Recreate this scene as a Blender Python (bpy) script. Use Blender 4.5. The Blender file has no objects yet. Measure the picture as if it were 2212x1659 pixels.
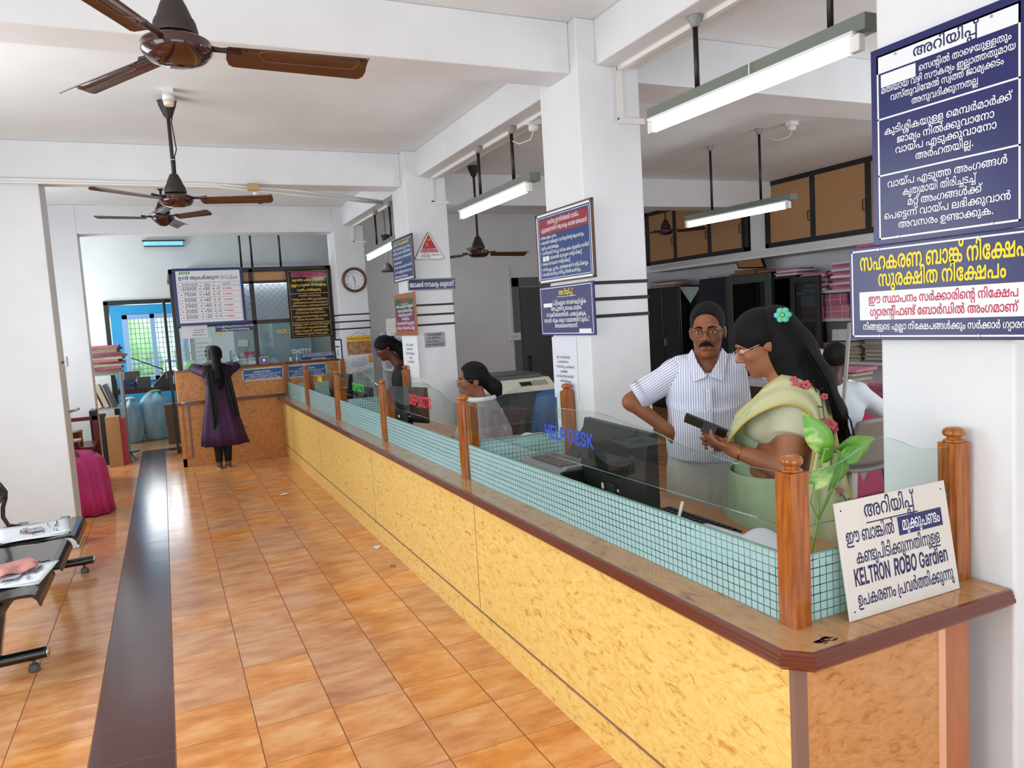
import bpy,bmesh,math,random
import numpy as np
from mathutils import Vector,Matrix,Euler
from mathutils.geometry import delaunay_2d_cdt
random.seed(7)
S=bpy.context.scene
COL=S.collection
# ------------------------------------------------------------------ camera
cam_d=bpy.data.cameras.new('camera')
cam_d.sensor_width=36.0
cam_d.lens=1627.0/2212.0*36.0
cam_d.clip_start=0.05
cam_d.clip_end=200
cam=bpy.data.objects.new('camera',cam_d)
COL.objects.link(cam)
S.camera=cam
EYE=Vector((0,0,1.6))
_yaw,_pit,_rol=0.429913697,0.0886503721,0.060377814
_f=Vector((math.sin(_yaw)*math.cos(_pit),math.cos(_yaw)*math.cos(_pit),-math.sin(_pit)))
_r0=Vector((math.cos(_yaw),-math.sin(_yaw),0))
_d0=_f.cross(_r0)
_r=math.cos(_rol)*_r0+math.sin(_rol)*_d0
_d=-math.sin(_rol)*_r0+math.cos(_rol)*_d0
_m=Matrix((_r,-_d,-_f)).transposed().to_4x4()
_m.translation=EYE
cam.matrix_world=_m
# ------------------------------------------------------------------ world, light, exposure
w=bpy.data.worlds.new('sky')
S.world=w
w.use_nodes=True
wn=w.node_tree
bg=wn.nodes['Background']
sky=wn.nodes.new('ShaderNodeTexSky')
sky.sky_type='HOSEK_WILKIE'
sky.turbidity=4.0
sky.sun_direction=(-0.5,-0.4,0.75)
mixw=wn.nodes.new('ShaderNodeMixRGB')
mixw.inputs[0].default_value=0.75
mixw.inputs[2].default_value=(0.86,0.93,1.0,1)
wn.links.new(sky.outputs[0],mixw.inputs[1])
wn.links.new(mixw.outputs[0],bg.inputs[0])
bg.inputs[1].default_value=1.3
def area(name,loc,aim,sx,sy,power,color=(1,1,1)):
 l=bpy.data.lights.new(name,'AREA')
 l.shape='RECTANGLE'
 l.size,l.size_y=sx,sy
 l.energy=power
 l.color=color
 o=bpy.data.objects.new(name,l)
 COL.objects.link(o)
 o.location=loc
 d=Vector(aim).normalized()
 o.rotation_euler=d.to_track_quat('-Z','Z').to_euler()
 return o
# daylight standing in the openings of the room: the wide entrance behind the camera, the windows of the
# left wall, the window of the far blue room, the side windows of the office; plus added fill for recess, store corner, trees, blue room
DAY=(0.93,0.97,1.0)
area('daylight_entrance',(0.1,-1.95,1.45),(0,1,-0.05),3.4,2.3,40,DAY)
area('daylight_left_window',(-1.80,1.3,1.65),(1,0.05,-0.12),2.6,1.5,42,DAY)
area('daylight_left_window',(-1.80,4.6,1.65),(1,0.05,-0.12),2.2,1.5,45,DAY)
area('daylight_back_window',(-0.12,15.22,1.5),(0,-1,-0.05),0.95,1.1,14,DAY)
area('recess_fill',(-1.80,8.4,1.7),(1,0.05,-0.1),1.6,1.3,26,DAY)  # added fill at an unseen recess opening, evens the light along the hall
area('store_corner_fill',(-1.80,10.9,1.8),(1,0.0,0.1),1.2,1.3,45,DAY)  # added fill at an unseen opening, brightens the grey back partition
area('tree_fill',(0.2,19.5,7),(0,0,-1),6,6,900,DAY)  # added lamp above the trees, stands in for sun on the yard
area('blue_room_fill',(-1.80,13.7,1.8),(1,0,0.0),1.2,1.3,30,DAY)  # added fill from the unseen side of the blue room
area('daylight_office_window',(5.2,1.55,1.7),(0,1,-0.1),1.6,1.2,40,DAY)
S.view_settings.view_transform='Standard'
S.view_settings.look='None'
S.view_settings.gamma=1.0
S.view_settings.use_curve_mapping=False
S.view_settings.exposure=0.36
# outlines of the letters on the signs: advance, then contours as steps of 12/1000 em (150 * right + up)
GLYPHS=[
[360,[4263,-2922,-1050,2922]],
[933,[10846,-46,-10650,6,5400,-601,605,155,-145,-596,-900,-602,-305,-5,-1051,3,158,454,1204,1050,1047,593,-11,-605,-298,4050,40]],
[228,[-380,1498,595,146,91,-1050,54,-442,-748,-600,-453,-158,-1051,9,455,603]],
[563,[3347,1499,1946,-606,-1646,-1499,-1052,-454,145,448,2998,1195,295,-157,-304,-753,-1202,-3600,6,3900,602,303,5,-297,-3297,-748,-446,-143,457,1204],[3579,-1799,-1495,605,1197,1498,1352,604,-145,-895,455,748,596,294,-155,-305,-602]],
[1038,[2699,-1049,-597,-446,-144,155,304,753,1052,6750,1798,1044,291,-607,-603,-1051,-1199,156,1499,453,306,-296,-598,-1349,-6450,-902,-302,-155,145,598,750,1354,745,-1204],[6647,1198,895,593,140,-160,-608,-904,-1202,-1198,-1046,-592,-140,160,608,905],[6641,-1202,-455,-307,141,143,596,598,900,753,305,166,-441]],
[724,[4991,-2102,-1207,-158,294,597,751,455,-293,-449,-750,-1056,-146,1057,1500,896,291,-306,-604,-751,-900,-747,-596,-289,760,1056,1653,2100,1647,594,-10,-905,-601,-1199,3,1050,452,306,-297,-447],[8562,-307,-904,-4801,-602,-303,296,598,5850,-6,-5999,-1048,-597,9,304,602,902,3900,752,304,-146,-597,-1199,4,1350,1047,447]],
[332,[1931,-899,-747,-445,-142,305,454,903,1200,747,596,290,-608,-753],[1937,902,307,-294,-898,-902,-306,293],[1397,1198,594,-11,-621,-1049,619,8,-295,-599,-751,-294]],
[715,[2999,-899,-896,-444,-294,160,457,607,1054,1953,1349,1047,746,444,135,-761,-1208,-595,906,456,159,-293,-594,-598,-1199,-901,-752,-905,-458,-156,142,595,749,752,308,-445,-1199,-1205,-295,1055,1051,1199,595,293,-308,-755]],
[563,[3347,1499,1946,-606,-1945,-1951,-603,-7,597,2399,1048,745,142,-457,-903,-1202,-1500,-2244,605,1646,1649,1204,7,-596,-2249,-1348,-595,-143,306,603]],
[269],
[1014,[6299,-749,-897,-447,-293,13,456,756,1507,2402,1796,746,444,140,-160,-758,-1056,-595,906,456,159,-441,-745,-1048,-1500,-1204,-908,-308,139,297,598,900,604,305,9,-888,-747,-897,-1200,-1202,-453,-606,-157,142,444,895,-605,-1044,-742,-293,158,307,605,904,1053,1500,1048,1940,741,142,-158,-456,-754]],
[958,[4247,1349,897,746,444,293,-159,-306,-757,-298,3600,40,1050,-46,-5250,-445,1058,312,-441,-894,-1949,-602,-755,-459,-8,443,1044,-605,-1044,-595,-293,-141,459,605,754]],
[1368,[4547,1648,1044,-150,605,1203,1798,596,148,-150,755,903,1200,1197,892,436,-612,-1361,-745,1208,312,-141,-744,-748,-600,-602,-454,-156,-29,-1200,30,-292,-747,-1050,-603,-456,-32,-1050,27,-292,-596,-1048,-1051,-1053,-454,-457,-11,293,897,901,307,-294,-598,-750,-1205,-145,604,902,900,749,597,295,-6,-306,-605,-902,-899,-898,-594,-295,11,158,606,754,903]],
[1040,[8597,1648,1195,891,139,-312,-906,-1802,-1197,-595,-144,6,306,1056,902,1048,596,595,144,-300,-742,-897,-1202,-455,-8,295,597,900,753,308,12,-295,-894,-898,-1200,-751,-603,-455,-321,-758,-903,-901,-899,-1047,-741,-287,459,910,603,745,-905,-456,-159,-7,742,1198,752,453,320,609,1206],[10022,-749,-448,-442,459,1203,599,447,443,-895,-900,-454,144,448,601,452,154,-141,-1044,-1350,-753,-617,-605,-1052,-1199,-747,-445,-143,157,606,453,898,-908,-159,444,899,903,313,608,1353,1799,1193,439,-156,-305,-602]],
[648,[1350,7,5700,-7],[5011,-61,-1200,53,-2260,8,2110]],
[648,[4049,-1348,-1044,-590,-137,163,610,1056,1352,1348,1044,590,137,-163,-610,-1056],[4056,902,604,458,160,-139,-443,-595,-898,-902,-605,-457,-161,140,442,596]],
[648,[1200,6,3778,605,155,-293,-1196,-901,-602,-459,-1050,3,609,754,752,1500,1494,442,-311,-1059,-2720,4200,-7]],
[648,[3899,-1199,-897,-744,-294,1200,146,597,1648,903,453,155,-294,-895,-1799,6,2269,-3900,7,5400,-6,-2872,1,1350,1344,444,-10,-304,-755,-1053]],
[648,[762,7,3642,1200,-3641,5399,-7],[4950,38,1200,-38]],
[648,[3899,-1049,-896,-595,-294,1200,294,897,1050,754,607,-291,-595,-1348,-1353,-1049,630,4800,-7,-3900,-318,1504,1348,1193,441,-161,-606,-1054]],
[648,[4049,-1198,-1044,-593,10,610,2727,1200,-3029,453,1052,1498,893,293,-8,-606,-1056],[4056,751,602,305,155,-145,-296,-597,-750,-750,-603,-304,-155,145,295,598]],
[648,[1800,3954,-4650,7,6000,-8,-4103]],
[648,[4049,-1199,-1046,-595,-293,610,454,751,-896,-296,-294,307,1057,1502,1348,1193,293,-306,-454,-754,749,446,590,-307,-605,-1054],[4056,1503,303,155,-146,-446,-1347,-751,-602,-454,-154,145,297],[4085,1202,458,-443,-1197,-1203,-457,442]],
[648,[4111,1199,1044,593,-10,-610,-2727,-1200,3029,-454,-1052,-1497,-894,-293,8,607,1056],[4105,-751,-603,-304,-155,145,296,597,749,751,603,304,155,-145,-296,-597]],
[730,[4799,-1648,-1193,-891,-287,159,611,756,1504,1651,1496,1043,442,-1050,-445,-446,-1647,-1201,-603,-909,-164,438,1193,1649,1353,759,1050,-458,-756,-1054]],
[690,[300,3361,1350,3239,-1200,-2647,-146,150,-460,-2447],[1967,7,4650,-7]],
[642,[4049,-1349,-1046,-595,-293,1200,145,447,1798,1052,453,304,4,-895,-3291,-894,8,306,755,1203,1650,1644,445,145,-1200,-146,-447,-598,-1049,-752,-603,-304,-4,745,2694,1046,595,142,-456,-755,-1203]],
[743,[1050,61,1200,-27,4800,27,1200,-61,-1200,28,-4800,-28]],
[441,[600,7,1650,47,-1650,7,4350,-7,-1650,-47,1650,-7]],
[646,[654,7,6900,-7,-2850,-54,-1200,54]],
[679,[3600,25,-3264,1350,2372,444,-450,761,2123,1200,-3336,-25]],
[722,[3900,-2100,7,2550,1353,1058,462,-290,-592,-896,-1498,-2250,7,2999,1199,896,745,443,287,-312,-760,-1356],[2311,-61,-1200,61]],
[601,[1050,61,5550,-7,-4350,-20,4050,-7,-4050,-20,4500,-7]],
[639,[1050,61,3599,1348,597,444,137,-608,-1355,-3301,7,3151,602,456,-142,-744,-748,-2250,-54]],
[765,[4799,-1648,-1193,-891,-287,313,910,1206,1652,1648,1194,890,287,-313,-909,-1207],[4806,1052,1054,608,160,-139,-593,-1045,-1049,-1201,-905,-607,-311,290,593,895]],
[242,[900,45,1200,-45],[1553,-449,-296,303,452,598,147,-154]],
[613,[3732,-1648,-1193,904,1194,1050,751,452,305,11,-1207,-1650,-1195,-593,-287,612,1206,1202,1049,1043,7,1050,-202,-304,-754],[3757,751,603,455,7,7,-445,-597,-748,-902,-603,-456,-6,144,295,596]],
[327,[3645,-6,-3450,6],[1256,1050,-47,447,900,294,-901,-1048,-745]],
[562,[2849,-899,-747,-446,-144,156,604,3606,4,-296,-748,-900,-752,-454,-1048,152,1057,1652,1348,895,144,-33,-1050,6,-905],[3005,1353,607,8,-1503,-1352,-454,294]],
[275,[2550,-1198,-442,51,1200,-51,148,148,601,293]],
[562,[884,306,1050,760,-2655,1200,2207,-450,154,2139,1200,-3204,-605,-452,-901]],
[528,[3299,-1797,-596,-295,1052,594,1048,902,603,3,-147,-2694,-597,-444,5,455,1054,1051,899,748,742,-1052,-594,-1049,-903,-302,146,447,2694,447,294,-156,-604,-903]],
[583,[3899,-1348,-1343,-442,13,458,906,1203,1199,1047,744,293,141,-5400,6,4800,-602,-142,-594,-749,-1201,-754,-307,138,742,1499,752,605,1048,-455,-604]],
[876,[900,45,1200,-160,759,1202,1197,592,-150,305,754,902,900,1195,292,117,-1200,33,-445,-898,-902,-606,-32,-1050,33,-446,-897,-902,-606,-32]],
[746,[4799,-1648,-896,-745,-589,-136,308,760,1356,1052,1500,1196,1193,442,-1200,-892,-1196,-900,-1052,-1059,-306,-10,438,1193,749,1200,1204,456,157,450,-2700,6,3450,-6,-310,-758,-1205]],
[1044,[9816,899,597,446,-4,-608,-1965,-457,-8,144,297,748,751,452,307,-286,-445,-745,-748,-900,-1052,-755,-473,-758,-603,-901,-1199,-598,-597,-593,-135,459,1060,301,745,-452,-909,-164,591,598,749,752,453,473,909,1054,1201,1199,1196,1191,588,-157,-307,-1057,-1501,-898,-745,-294,11,458,2420,154,-446,-599,-901,-294]],
[565,[1050,61,1200,-54,4200,-7]],
[376,[900,45,1200,-7,907,1501,-7,-1351,-904,-156,-28]],
[612,[3449,-1048,-1193,-442,-140,459,607,1504,1199,1193,23,1200,-61,-1050,-143,-1056],[3756,751,603,456,7,7,-445,-597,-748,-902,-603,-456,-6,-7,445,596]],
[591,[2127,-27,-1200,45,1050,139,-300,909,1353,1497,741,116,-1200,31,-295,-897,-1201,-604]],
[672,[1967,9,1210,3325,1650],[1050,61,1200,-21,-40],[6750,-3269,606,4013]],
[644,[1050,61,3599,1348,1044,287,-307,-453,-1355,-3450,6,3301,754,305,-142,-746,-748,-2250,-54],[6300,-2073,1200,2223]],
[753,[1050,61,1350,5045,-150,-140,45,1050,-61,-1350,-4896,150,138,-42]],
[654,[1050,61,3749,749,897,593,-8,-606,-753,1046,594,142,-458,-904,-751],[2257,2700,751,605,6,-445,-597,-2999],[2284,2701,753,303,-143,-446,-748,-2400]],
[690,[3600,-3239,1200,2355,588,-300,2907,1200,-3361]],
[600,[3749,-1198,-1046,-592,-291,310,608,1054,1202,1198,1046,592,290,-309,-608,-1054],[3756,901,604,461,-438,-596,-898,-902,-604,-462,439,596]],
[591,[3299,-1497,-593,-264,1200,-28,144,746,899,903,456,30,1200,-45,-1050,11,150,-153,-756]],
[562,[3000,-2655,1200,2207,-450,2293,1200,-2745]],
[571,[3749,-1198,-1046,-592,-291,157,458,906,752,1201,1048,896,443,-1052,-594,-1047,-1203,-606,-161,441,596,1049,1052,606,1048,-455,-605,-902]],
[744,[4649,-1498,-1046,-743,-291,40,1200,106,742,1497,1352,907,156,40,1200,-40,-309,-757,-603]],
[847,[2761,-33,-1050,27,-1206,7,1055],[1200,6211,1050,-6211],[6600,4,2116,304,-297,-449,-451,-303,-900,305,453,901,750,596,295,-154,-1815,2100,-5]],
[1495,[4697,1649,1496,746,295,-157,-905,748,446,-5,-305,-905,-1950,-1047,-594,-289,158,608,1207,1203,1351,1648,1342,284,-21,-1050,-119,-443,-897,-1500,-1202,-755,-605,-309,291,745,1199,752,156,-596,-1049,6,750,603,156,-446,-747,-1949,-1351,-904,-606,-157,289,1192,-605,-1044,-742,-293,160,609,904,1053],[15599,-1049,-1044,-292,159,758,902,1200,895,595,144,-300,-592,-748,-1200,-604,-307,144,446,899,751,454,306,8,-291,-895,-897,-1650,-753,-604,-317,-579,1357,1652,1798,1493,738,-165,-759]],
[453,[2849,-1049,-747,-445,-143,156,455,753,1051,899,897,445,144,-157,-455,-903],[2875,-1053,-307,292,1048,902,458,-443]],
[897,[7847,1497,1042,438,-157,-457,-1361,-745,1210,308,7,-294,-596,-598,-750,-602,-454,-172,-306,-755,-903,-1948,-1194,-442,-143,158,456,1361,745,-1210,-308,-7,294,446,748,750,602,454,172,457,1056]],
[1561,[6041,-2553,-753,-907,-309,291,745,1051,303,154,-443,-1199,-1205,-295,754,752,900,1048,446,295,-7,-455,-603,-752,-899,-898,-594,-442,160,306,455,1055,2405,3149,2543,445,-5,-305,-753,897,293,-306,-754,-1352,-1198,-896,-443,-142,158,910,1958,2251,1495,745,282,-19,-1050,-121,-145,-445,-1048,-1500,-1053,-755,-609,-11,594,1048,1051,307,-596,-1049,6,1202,303,-145,-297,-748],[16247,1498,1044,145,-155,-604,-602,599,595,292,-305,-1054,-2100,156,1199,752,305,-296,-597,-1349,6,1200,753,8,-746,-1501,-1053,-456,-174,-900,13,316,1208]],
[933,[10846,-46,-10650,6,5400,-601,605,157,-295,-748,-750,-452,-305,-5,-1051,8,607,753,1351,1197,593,-11,-605,-298,4050,40],[10810,-32,-6300,-595,4520,1049,-3466,-754,4501,22]],
[911,[3647,1348,596,148,-150,1056,902,1648,896,739,-11,-611,-1209,-745,755,607,158,-141,-744,-748,-901,-603,-307,-30,-1200,30,-293,-597,-599,-901,-604,-457,-9,591,894,-756,-1043,-592,-293,160,305,757,1053]],
[595,[4499,-1798,-1195,-891,-142,309,758,1205,1502,1499,1046,145,-4,-606,-1352,-1047,-443,157,1201,-457,445,750,453,3,-297,-1348,-1202,-904,-455,-158,439,745,598,1349,752,455,-296,-749,-603,-5,445,-1197,-144,306,602,751,899,598,294,-307,-755]],
[1040,[8597,1648,1493,591,138,-309,-907,-1802,-1196,-595,-144,6,306,1056,902,1048,596,595,144,-300,-742,-897,-1202,-455,-8,295,597,900,753,308,12,-295,-894,-898,-1200,-751,-603,-455,-321,-758,-903,-901,-899,-1047,-741,-287,459,910,603,745,-905,-456,-159,-7,742,1198,752,453,320,609,1206]],
[1149,[2879,1348,1043,-10,-455,-299,3900,294,-4650,-296,456,7,-445,-899,-751,-605,-7,744,-605,-893,-292,156,455,753],[8250,-112,-447,-751,-454,145,446,599,1950,1658,1212,1050,-46],[7397,1198,595,116,3150,31,-305,-906,-1355,-2101,-1198,-448,-595,-141,756]],
[723,[4547,1948,896,445,440,-26,-7500,26,460,605,754],[3941,-751,-603,-610,-171,1206,1210,609,-143],[5883,-158,-607,-1964,1,4051,-125,-593,-1046,296]],
[504,[5873,-311,-607,-1055,-1051,-749,-897,-595,-444,1202,741,598,750,452,455,311,-288,-894,-750,-601,-759,-1049,457,604,753,901,1049,895,593]],
[244,[3196,-1224,-321,294,447,749,1050,-6,-1500,-1048,-595,-442,16,770,610]],
[1035,[8249,-1498,-1644,-890,-289,310,1057,1352,1497,892,142,-157,-912,-905,-1054,-1951,-1647,-1193,-737,14,454,755,602,1200,898,597,149,-755,-745,-1351,-605,-155,139,891,1045,2101,1355,759,14,-296,-447,-1050,-904,-309,289,743,596,1349,1200,1204,759,163,-888,904,743,292,-12,-307,-606,-1055]],
[0,[-1301,-1049,-597,-446,-144,5,1049,-9,448,749,601,452,159,901,145,-156,-454,-753]],
[1506,[6647,1198,895,593,140,-160,-608,-904,-1202,-1198,-1046,-592,-140,160,608,905],[6641,-1202,-455,-307,141,143,596,598,900,753,305,166,-441],[2699,-1049,-597,-593,6,305,754,2252,8550,1499,746,442,-157,-756,-1352,-1497,-743,-141,310,761,1055,1803,1200,1197,746,743,138,-310,-606,-1056,-595,755,609,157,-293,-595,-597,-1649,-902,-753,-606,-458,-9,295,897,901,303,156,-296,-748,-9900,-901,-453,-154,144,598,750,1354,745,-1204]],
[1257,[7847,1348,746,148,-150,755,903,1200,1047,894,442,-8,-310,-456,-1057,-745,755,607,163,-294,-596,-748,-901,-603,-305,-182,-1050,-115,-595,-1199,-753,-456,-32,-1200,30,-442,-597,-1050,-753,-455,-156,-9,593,894,-756,-1043,-592,-290,310,909,1053,1950,597,446,605]],
[1462,[4547,1648,1044,-150,454,1054,1500,897,743,263,-1200,32,-295,-746,-1201,-755,-185,-1050,-118,-295,-597,-1499,-1504,-759,-311,294,445,599,751,456,-293,-598,-750,-1205,-145,604,902,900,749,597,295,-9,-455,-453,-902,-1498,-893,-288,162,908,1355],[15047,2097,596,145,-155,-453,-2401,-452,146,2398,598,296,-157,-905,-1651,-1947,456,1647,1201,302,3,-448,-2398,-446,-146,305,452,2553,5,-598,-1799,-1355,-908,-18,-747,-132,607,1357]],
[269,[1649,-598,-146,154,601,599,296,-304]],
[641,[4697,1498,1044,145,-155,-454,-752,749,595,142,-305,-1054,-2400,306,1349,902,157,-745,-1649,6,1200,752,306,-296,-1047,-1652,-904,-611,-10,287,-1051,-148,-130,614,605,904]],
[859,[3797,1349,1045,591,-14,-4950,-12,7050,40,1050,-46,-4050,-5100,29,307,305,603],[3791,-751,-602,-455,-159,3900,-141,-295,-598],[7472,-899,-746,-445,-138,-745,-1650,-756,-157,144,447,751,304,-295,-749,-1054,-146,1205,1049,895,-9,-604,-752,-1049,-597,-445,8,155,606,603,1051,1948,744,435,447,750,752,305,-142,-743,604,1041,138,-758]],
[674,[4247,1648,1195,593,288,-612,-1360,-745,755,606,308,-293,-444,-447,-1498,-750,-904,-909,137,444,895,-605,-1044,-595,-293,-141,459,757,1354]],
[896,[4195,1049,746,-9,-153,-299,3750,27,1050,-32,-5250,-296,303,154,-446,-899,-603,-155,595,-604,-595,-294,306,604],[2879,1348,1043,-10,-455,-299,4800,40,1050,-46,-6300,-296,456,7,-445,-599,-901,-755,-7,744,-605,-1042,-141,457,905]],
[911,[7799,-1348,-744,-906,-902,-1648,-895,-740,11,611,1209,745,-905,-457,-158,141,744,748,901,603,307,30,1200,-30,293,597,599,901,604,457,12,-593,-894,755,1043,592,293,-159,-306,-756,-1054]],
[1223,[7847,1198,895,292,129,446,598,750,752,454,306,-136,-594,-745,755,1191,589,-165,-909,-1354,-1649,-1044,-443,-128,-296,-598,-900,-603,-308,-30,-1200,29,-144,-745,-599,-901,-907,-161,440,1043,-756,-1191,-592,-139,459,756,1054,1351,898,744,906]],
[1198,[9197,1499,1198,1494,594,440,-8,-307,-605,-1503,-1348,-745,-441,158,458,2268,154,3,-297,-599,-901,-294,1801,897,594,-157,-2268,-612,-8,296,897,751,604,160,-292,-743,-1046,-1198,-1800,-1352,-904,-604,-456,-7,-6,445,748,901,453,305,-139,-889,-1345,-1350,-751,-752,-606,-307,-8,443,1044,-605,-1193,-739,13,457,755,1655,2399,1792,594,444,142,-158,-456,-453,-751,-1051,-1346,-743,13,459,1208,1656]],
[896,[2879,1348,1043,-10,-455,-299,4800,40,1050,-46,-6300,-296,456,7,-445,-599,-901,-755,-7,744,-605,-1042,-141,457,905]],
[986,[4247,1648,1044,-300,604,1054,1350,897,596,593,142,-159,-909,-1055,-1652,-5700,-603,-5,1197,8550,-6,-9449,-897,-595,158,754,1052,5850,1052,754,459,-138,-743,-1049,-752,-454,-175,-1050,-130,-442,-598,-1049,-1653,-908,139,447,449,601,453,6,-596,-1051,-905,-146,454,903,901,748,447,291,-306,-604,-751,-900,-1046,-445,-143,308,757,603]],
[736,[4547,1499,1047,895,590,139,-309,-756,-1203,-1499,-894,-440,460,906,1052,898,895,590,-300,-592,-898,-1050,-604,-307,293,447,599,751,452,305,158,-438,-596,-897,-1199,-1201,-904,-453,-307,-9,443,1044,-605,-1193,-741,13,610,1507]],
[692,[4397,1798,1343,590,-162,-306,-906,-1503,-3152,-302,-4,297,599,5250,-6,-5400,-1346,-448,-145,156,303,1052,3302,903,454,308,-142,-444,-896,-1949,-901,-603,-455,-155,-6,446,898,451,304,6,-597,-1051,-905,-146,755,1053,1049,597,295,-7,-455,-904,-1200,-747,-596,-294,157,306,605,904]],
[736,[6149,-749,-748,-446,-444,8,309,758,1662,304,3,-297,-749,-901,-144,1351,899,746,145,-308,-1814,-607,-309,142,745,1051,604,310,-440,-1191,-1648,-1502,-755,-459,288,1191,-605,-1193,-741,-139,459,1208,1804,1949,1643,743,293,143,-158,-908]],
[1190,[2879,1348,1043,-10,-455,-299,3900,294,-4650,-296,456,7,-445,-899,-751,-605,-7,744,-605,-893,-292,156,455,753],[10697,1947,1343,293,143,-462,-606,-1056,-595,755,606,158,-143,-444,-447,-748,-1050,-1354,-909,137,444,746,-455,-450,-1040,-444,-140,459,605,754]],
[1647,[4697,1649,1496,746,295,-157,-905,748,446,-5,-305,-905,-1950,-1047,-594,-289,158,608,1207,1203,1351,1648,1342,284,-21,-1050,-119,-443,-897,-1500,-1202,-755,-605,-309,291,745,1199,752,156,-596,-1049,6,750,603,156,-446,-747,-1949,-1351,-904,-606,-157,289,1192,-605,-1044,-742,-293,160,609,904,1053],[13997,1499,1344,890,289,-461,-907,-1802,-1197,-591,161,1057,1353,1649,1496,1042,439,-463,-1208,-1804,-2547,306,1347,1201,751,905,458,-140,-444,-895,-1799,-1353,-457,143,447,1049,753,305,158,-291,-445,-895,-1499,-1503,-458,-163,-729,1357]],
[243,[-606,-6,596,1200,604,8,-1178,10,308,610,1200,-761,-310,142,1029,-160,-455,-753,-900,-1050,-746,-593,6]],
[243,[424,-1199,-746,-295,157,453,1053,1050,1047,447,-155,-746,-898,-901,-453,-4,297,1199,752,303,11,-1173,7,611,305,1200,-912,-161,1175,139,-304,-456,-902]],
[1745,[4247,1648,1044,-300,604,1054,1350,897,596,593,142,-159,-909,-1055,-1652,-5700,-603,-5,1197,8550,-6,-9449,-897,-595,158,754,1052,5850,1052,754,459,-138,-743,-1049,-752,-454,-175,-1050,-130,-442,-598,-1049,-1653,-908,139,447,449,601,453,6,-596,-1051,-905,-146,454,903,901,748,447,291,-306,-604,-751,-900,-1046,-445,-143,308,757,603],[18797,1347,597,443,137,-613,-906,-1353,-1799,-1497,456,1347,1349,752,604,456,158,-438,-746,-750,-603,-156,-10,-1200,-134,-747,-901,-302,-455,290,-1052,-289,307,455,903,1649,894,-150,302,604]],
[1306,[4547,1648,746,595,114,-1050,-120,-145,-446,-898,-1351,-752,-755,-457,-156,143,295,897,901,306,-144,-447,-750,-751,-754,-145,905,1201,1198,595,139,-606,-904,-1199,-898,-594,-291,7,158,908,1355],[15496,-46,-5250,-446,1060,310,-141,-893,-1049,-752,-455,-158,-26,-1050,22,613,-145,604,1203,1349,748,597,592,141,-158,-760,-151,-299,3450,40]],
[1059,[6797,1348,895,593,136,-459,-607,-1053,-1501,-1047,-743,-441,9,309,757,1053],[6791,-1052,-455,-307,-9,293,446,748,900,603,455,166,-591],[2849,-1049,-896,-444,157,454,753,3003,5400,1647,596,296,-6,-305,-905,-1051,-1049,156,599,1051,453,8,-897,-1349,-6600,-752,-452,-156,296,598,750,1504,595,-1054],[2747,1349,1045,-605,-1195,-1201,-453,-152,146,448,2098,-305,-1049,-1348,-895,7,305,904]],
[1061,[3647,1348,893,431,-19,-1200,30,-442,-597,-1050,-753,-455,-156,-9,593,894,-756,-1191,-592,-138,458,757,1053],[10200,-1049,-747,-444,-142,463,2267,305,3,-297,-599,-1051,-144,1651,1047,444,-157,-2118,-610,-9,146,447,599,902,303,308,-144,-888,-747,-898,-1501,-754,-458,-20,-1050,16,465,604,1053,2250,1346,895,593,291,-161,-456,-753],[10054,1199,896,445,144,-309,-907,-596,758,8,-594,-1048,-1052,-606,-10,744,-604,-1042,-142,156,455,904]],
[1891,[17250,-6000,2255,751,2850],[19847,1498,747,445,290,-27,-6150,24,160,607,1055],[19841,-1202,-605,-308,-20,4050,20,-142,-595],[7847,1198,895,292,129,446,598,750,752,454,306,-136,-594,-745,755,1191,589,-165,-909,-1354,-1649,-1044,-443,-128,-296,-598,-900,-603,-308,-30,-1200,29,-144,-745,-599,-901,-907,-161,440,1043,-756,-1191,-592,-139,459,756,1054,1351,898,744,906]],
[1696,[6647,1198,895,593,140,-160,-608,-904,-1202,-1198,-1046,-592,-140,160,608,905],[6641,-1202,-455,-307,141,143,596,598,900,753,305,166,-441],[2699,-1049,-597,-446,-144,155,304,1505,6450,2099,897,594,-7,-907,-147,3900,-156,-4650,-144,601,453,-143,-896,-7500,-902,-303,-155,146,598,750,1354,745,-1204],[15000,38,-447,-901,-304,-5,446,599,2100,1508,1212,1050,-46],[14297,1198,595,116,3000,181,-455,-756,-1505,-1951,-1198,-598,-445,-141,606]],
[1062,[3647,1348,893,431,-19,-1200,30,-442,-597,-1050,-753,-455,-156,-9,593,894,-756,-1191,-592,-138,458,757,1053],[10199,-599,-898,-446,-444,8,309,758,1662,304,3,-297,-599,-1051,-144,1951,747,446,-159,-2118,-608,-12,296,597,750,603,457,7,-442,-594,-747,-898,-1501,-754,-458,-20,-1050,16,465,604,1053,1201,1199,1196,895,593,291,-161,-456,-754]],
[654,[4997,1499,747,446,-5,-154,-453,-2402,-304,299,1799,748,445,-5,-455,-1053,-1500,-1497,456,1197,1350,453,4,-2547,-745,156,454,751,1651,302,3,-148,-1498,-1803,-1058,-312,283,-1051,-294,16,614,755,904]],
[1759,[4397,1648,1643,891,289,-462,-906,-1950,-1046,-594,-142,158,456,756,1206,1203,1050,1497,1043,436,-23,-1050,-122,-441,-896,-900,-1051,-1054,-1061,-13,446,597,750,603,456,7,-738,-1343,-1649,-1503,-454,-456,137,444,895,-605,-1044,-595,-293,-141,459,605,904],[13847,1648,1195,1042,440,-9,-609,-1204,-1500,-1046,-591,13,910,1357,1654,1949,1494,740,138,-761,-1208,-595,906,456,159,-441,-745,-1048,-1650,-1205,-908,-162,442,747,1052,455,161,-442,-744,-897,-1349,-1051,-604,-455,-28,-1050,335,1507]],
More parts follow.
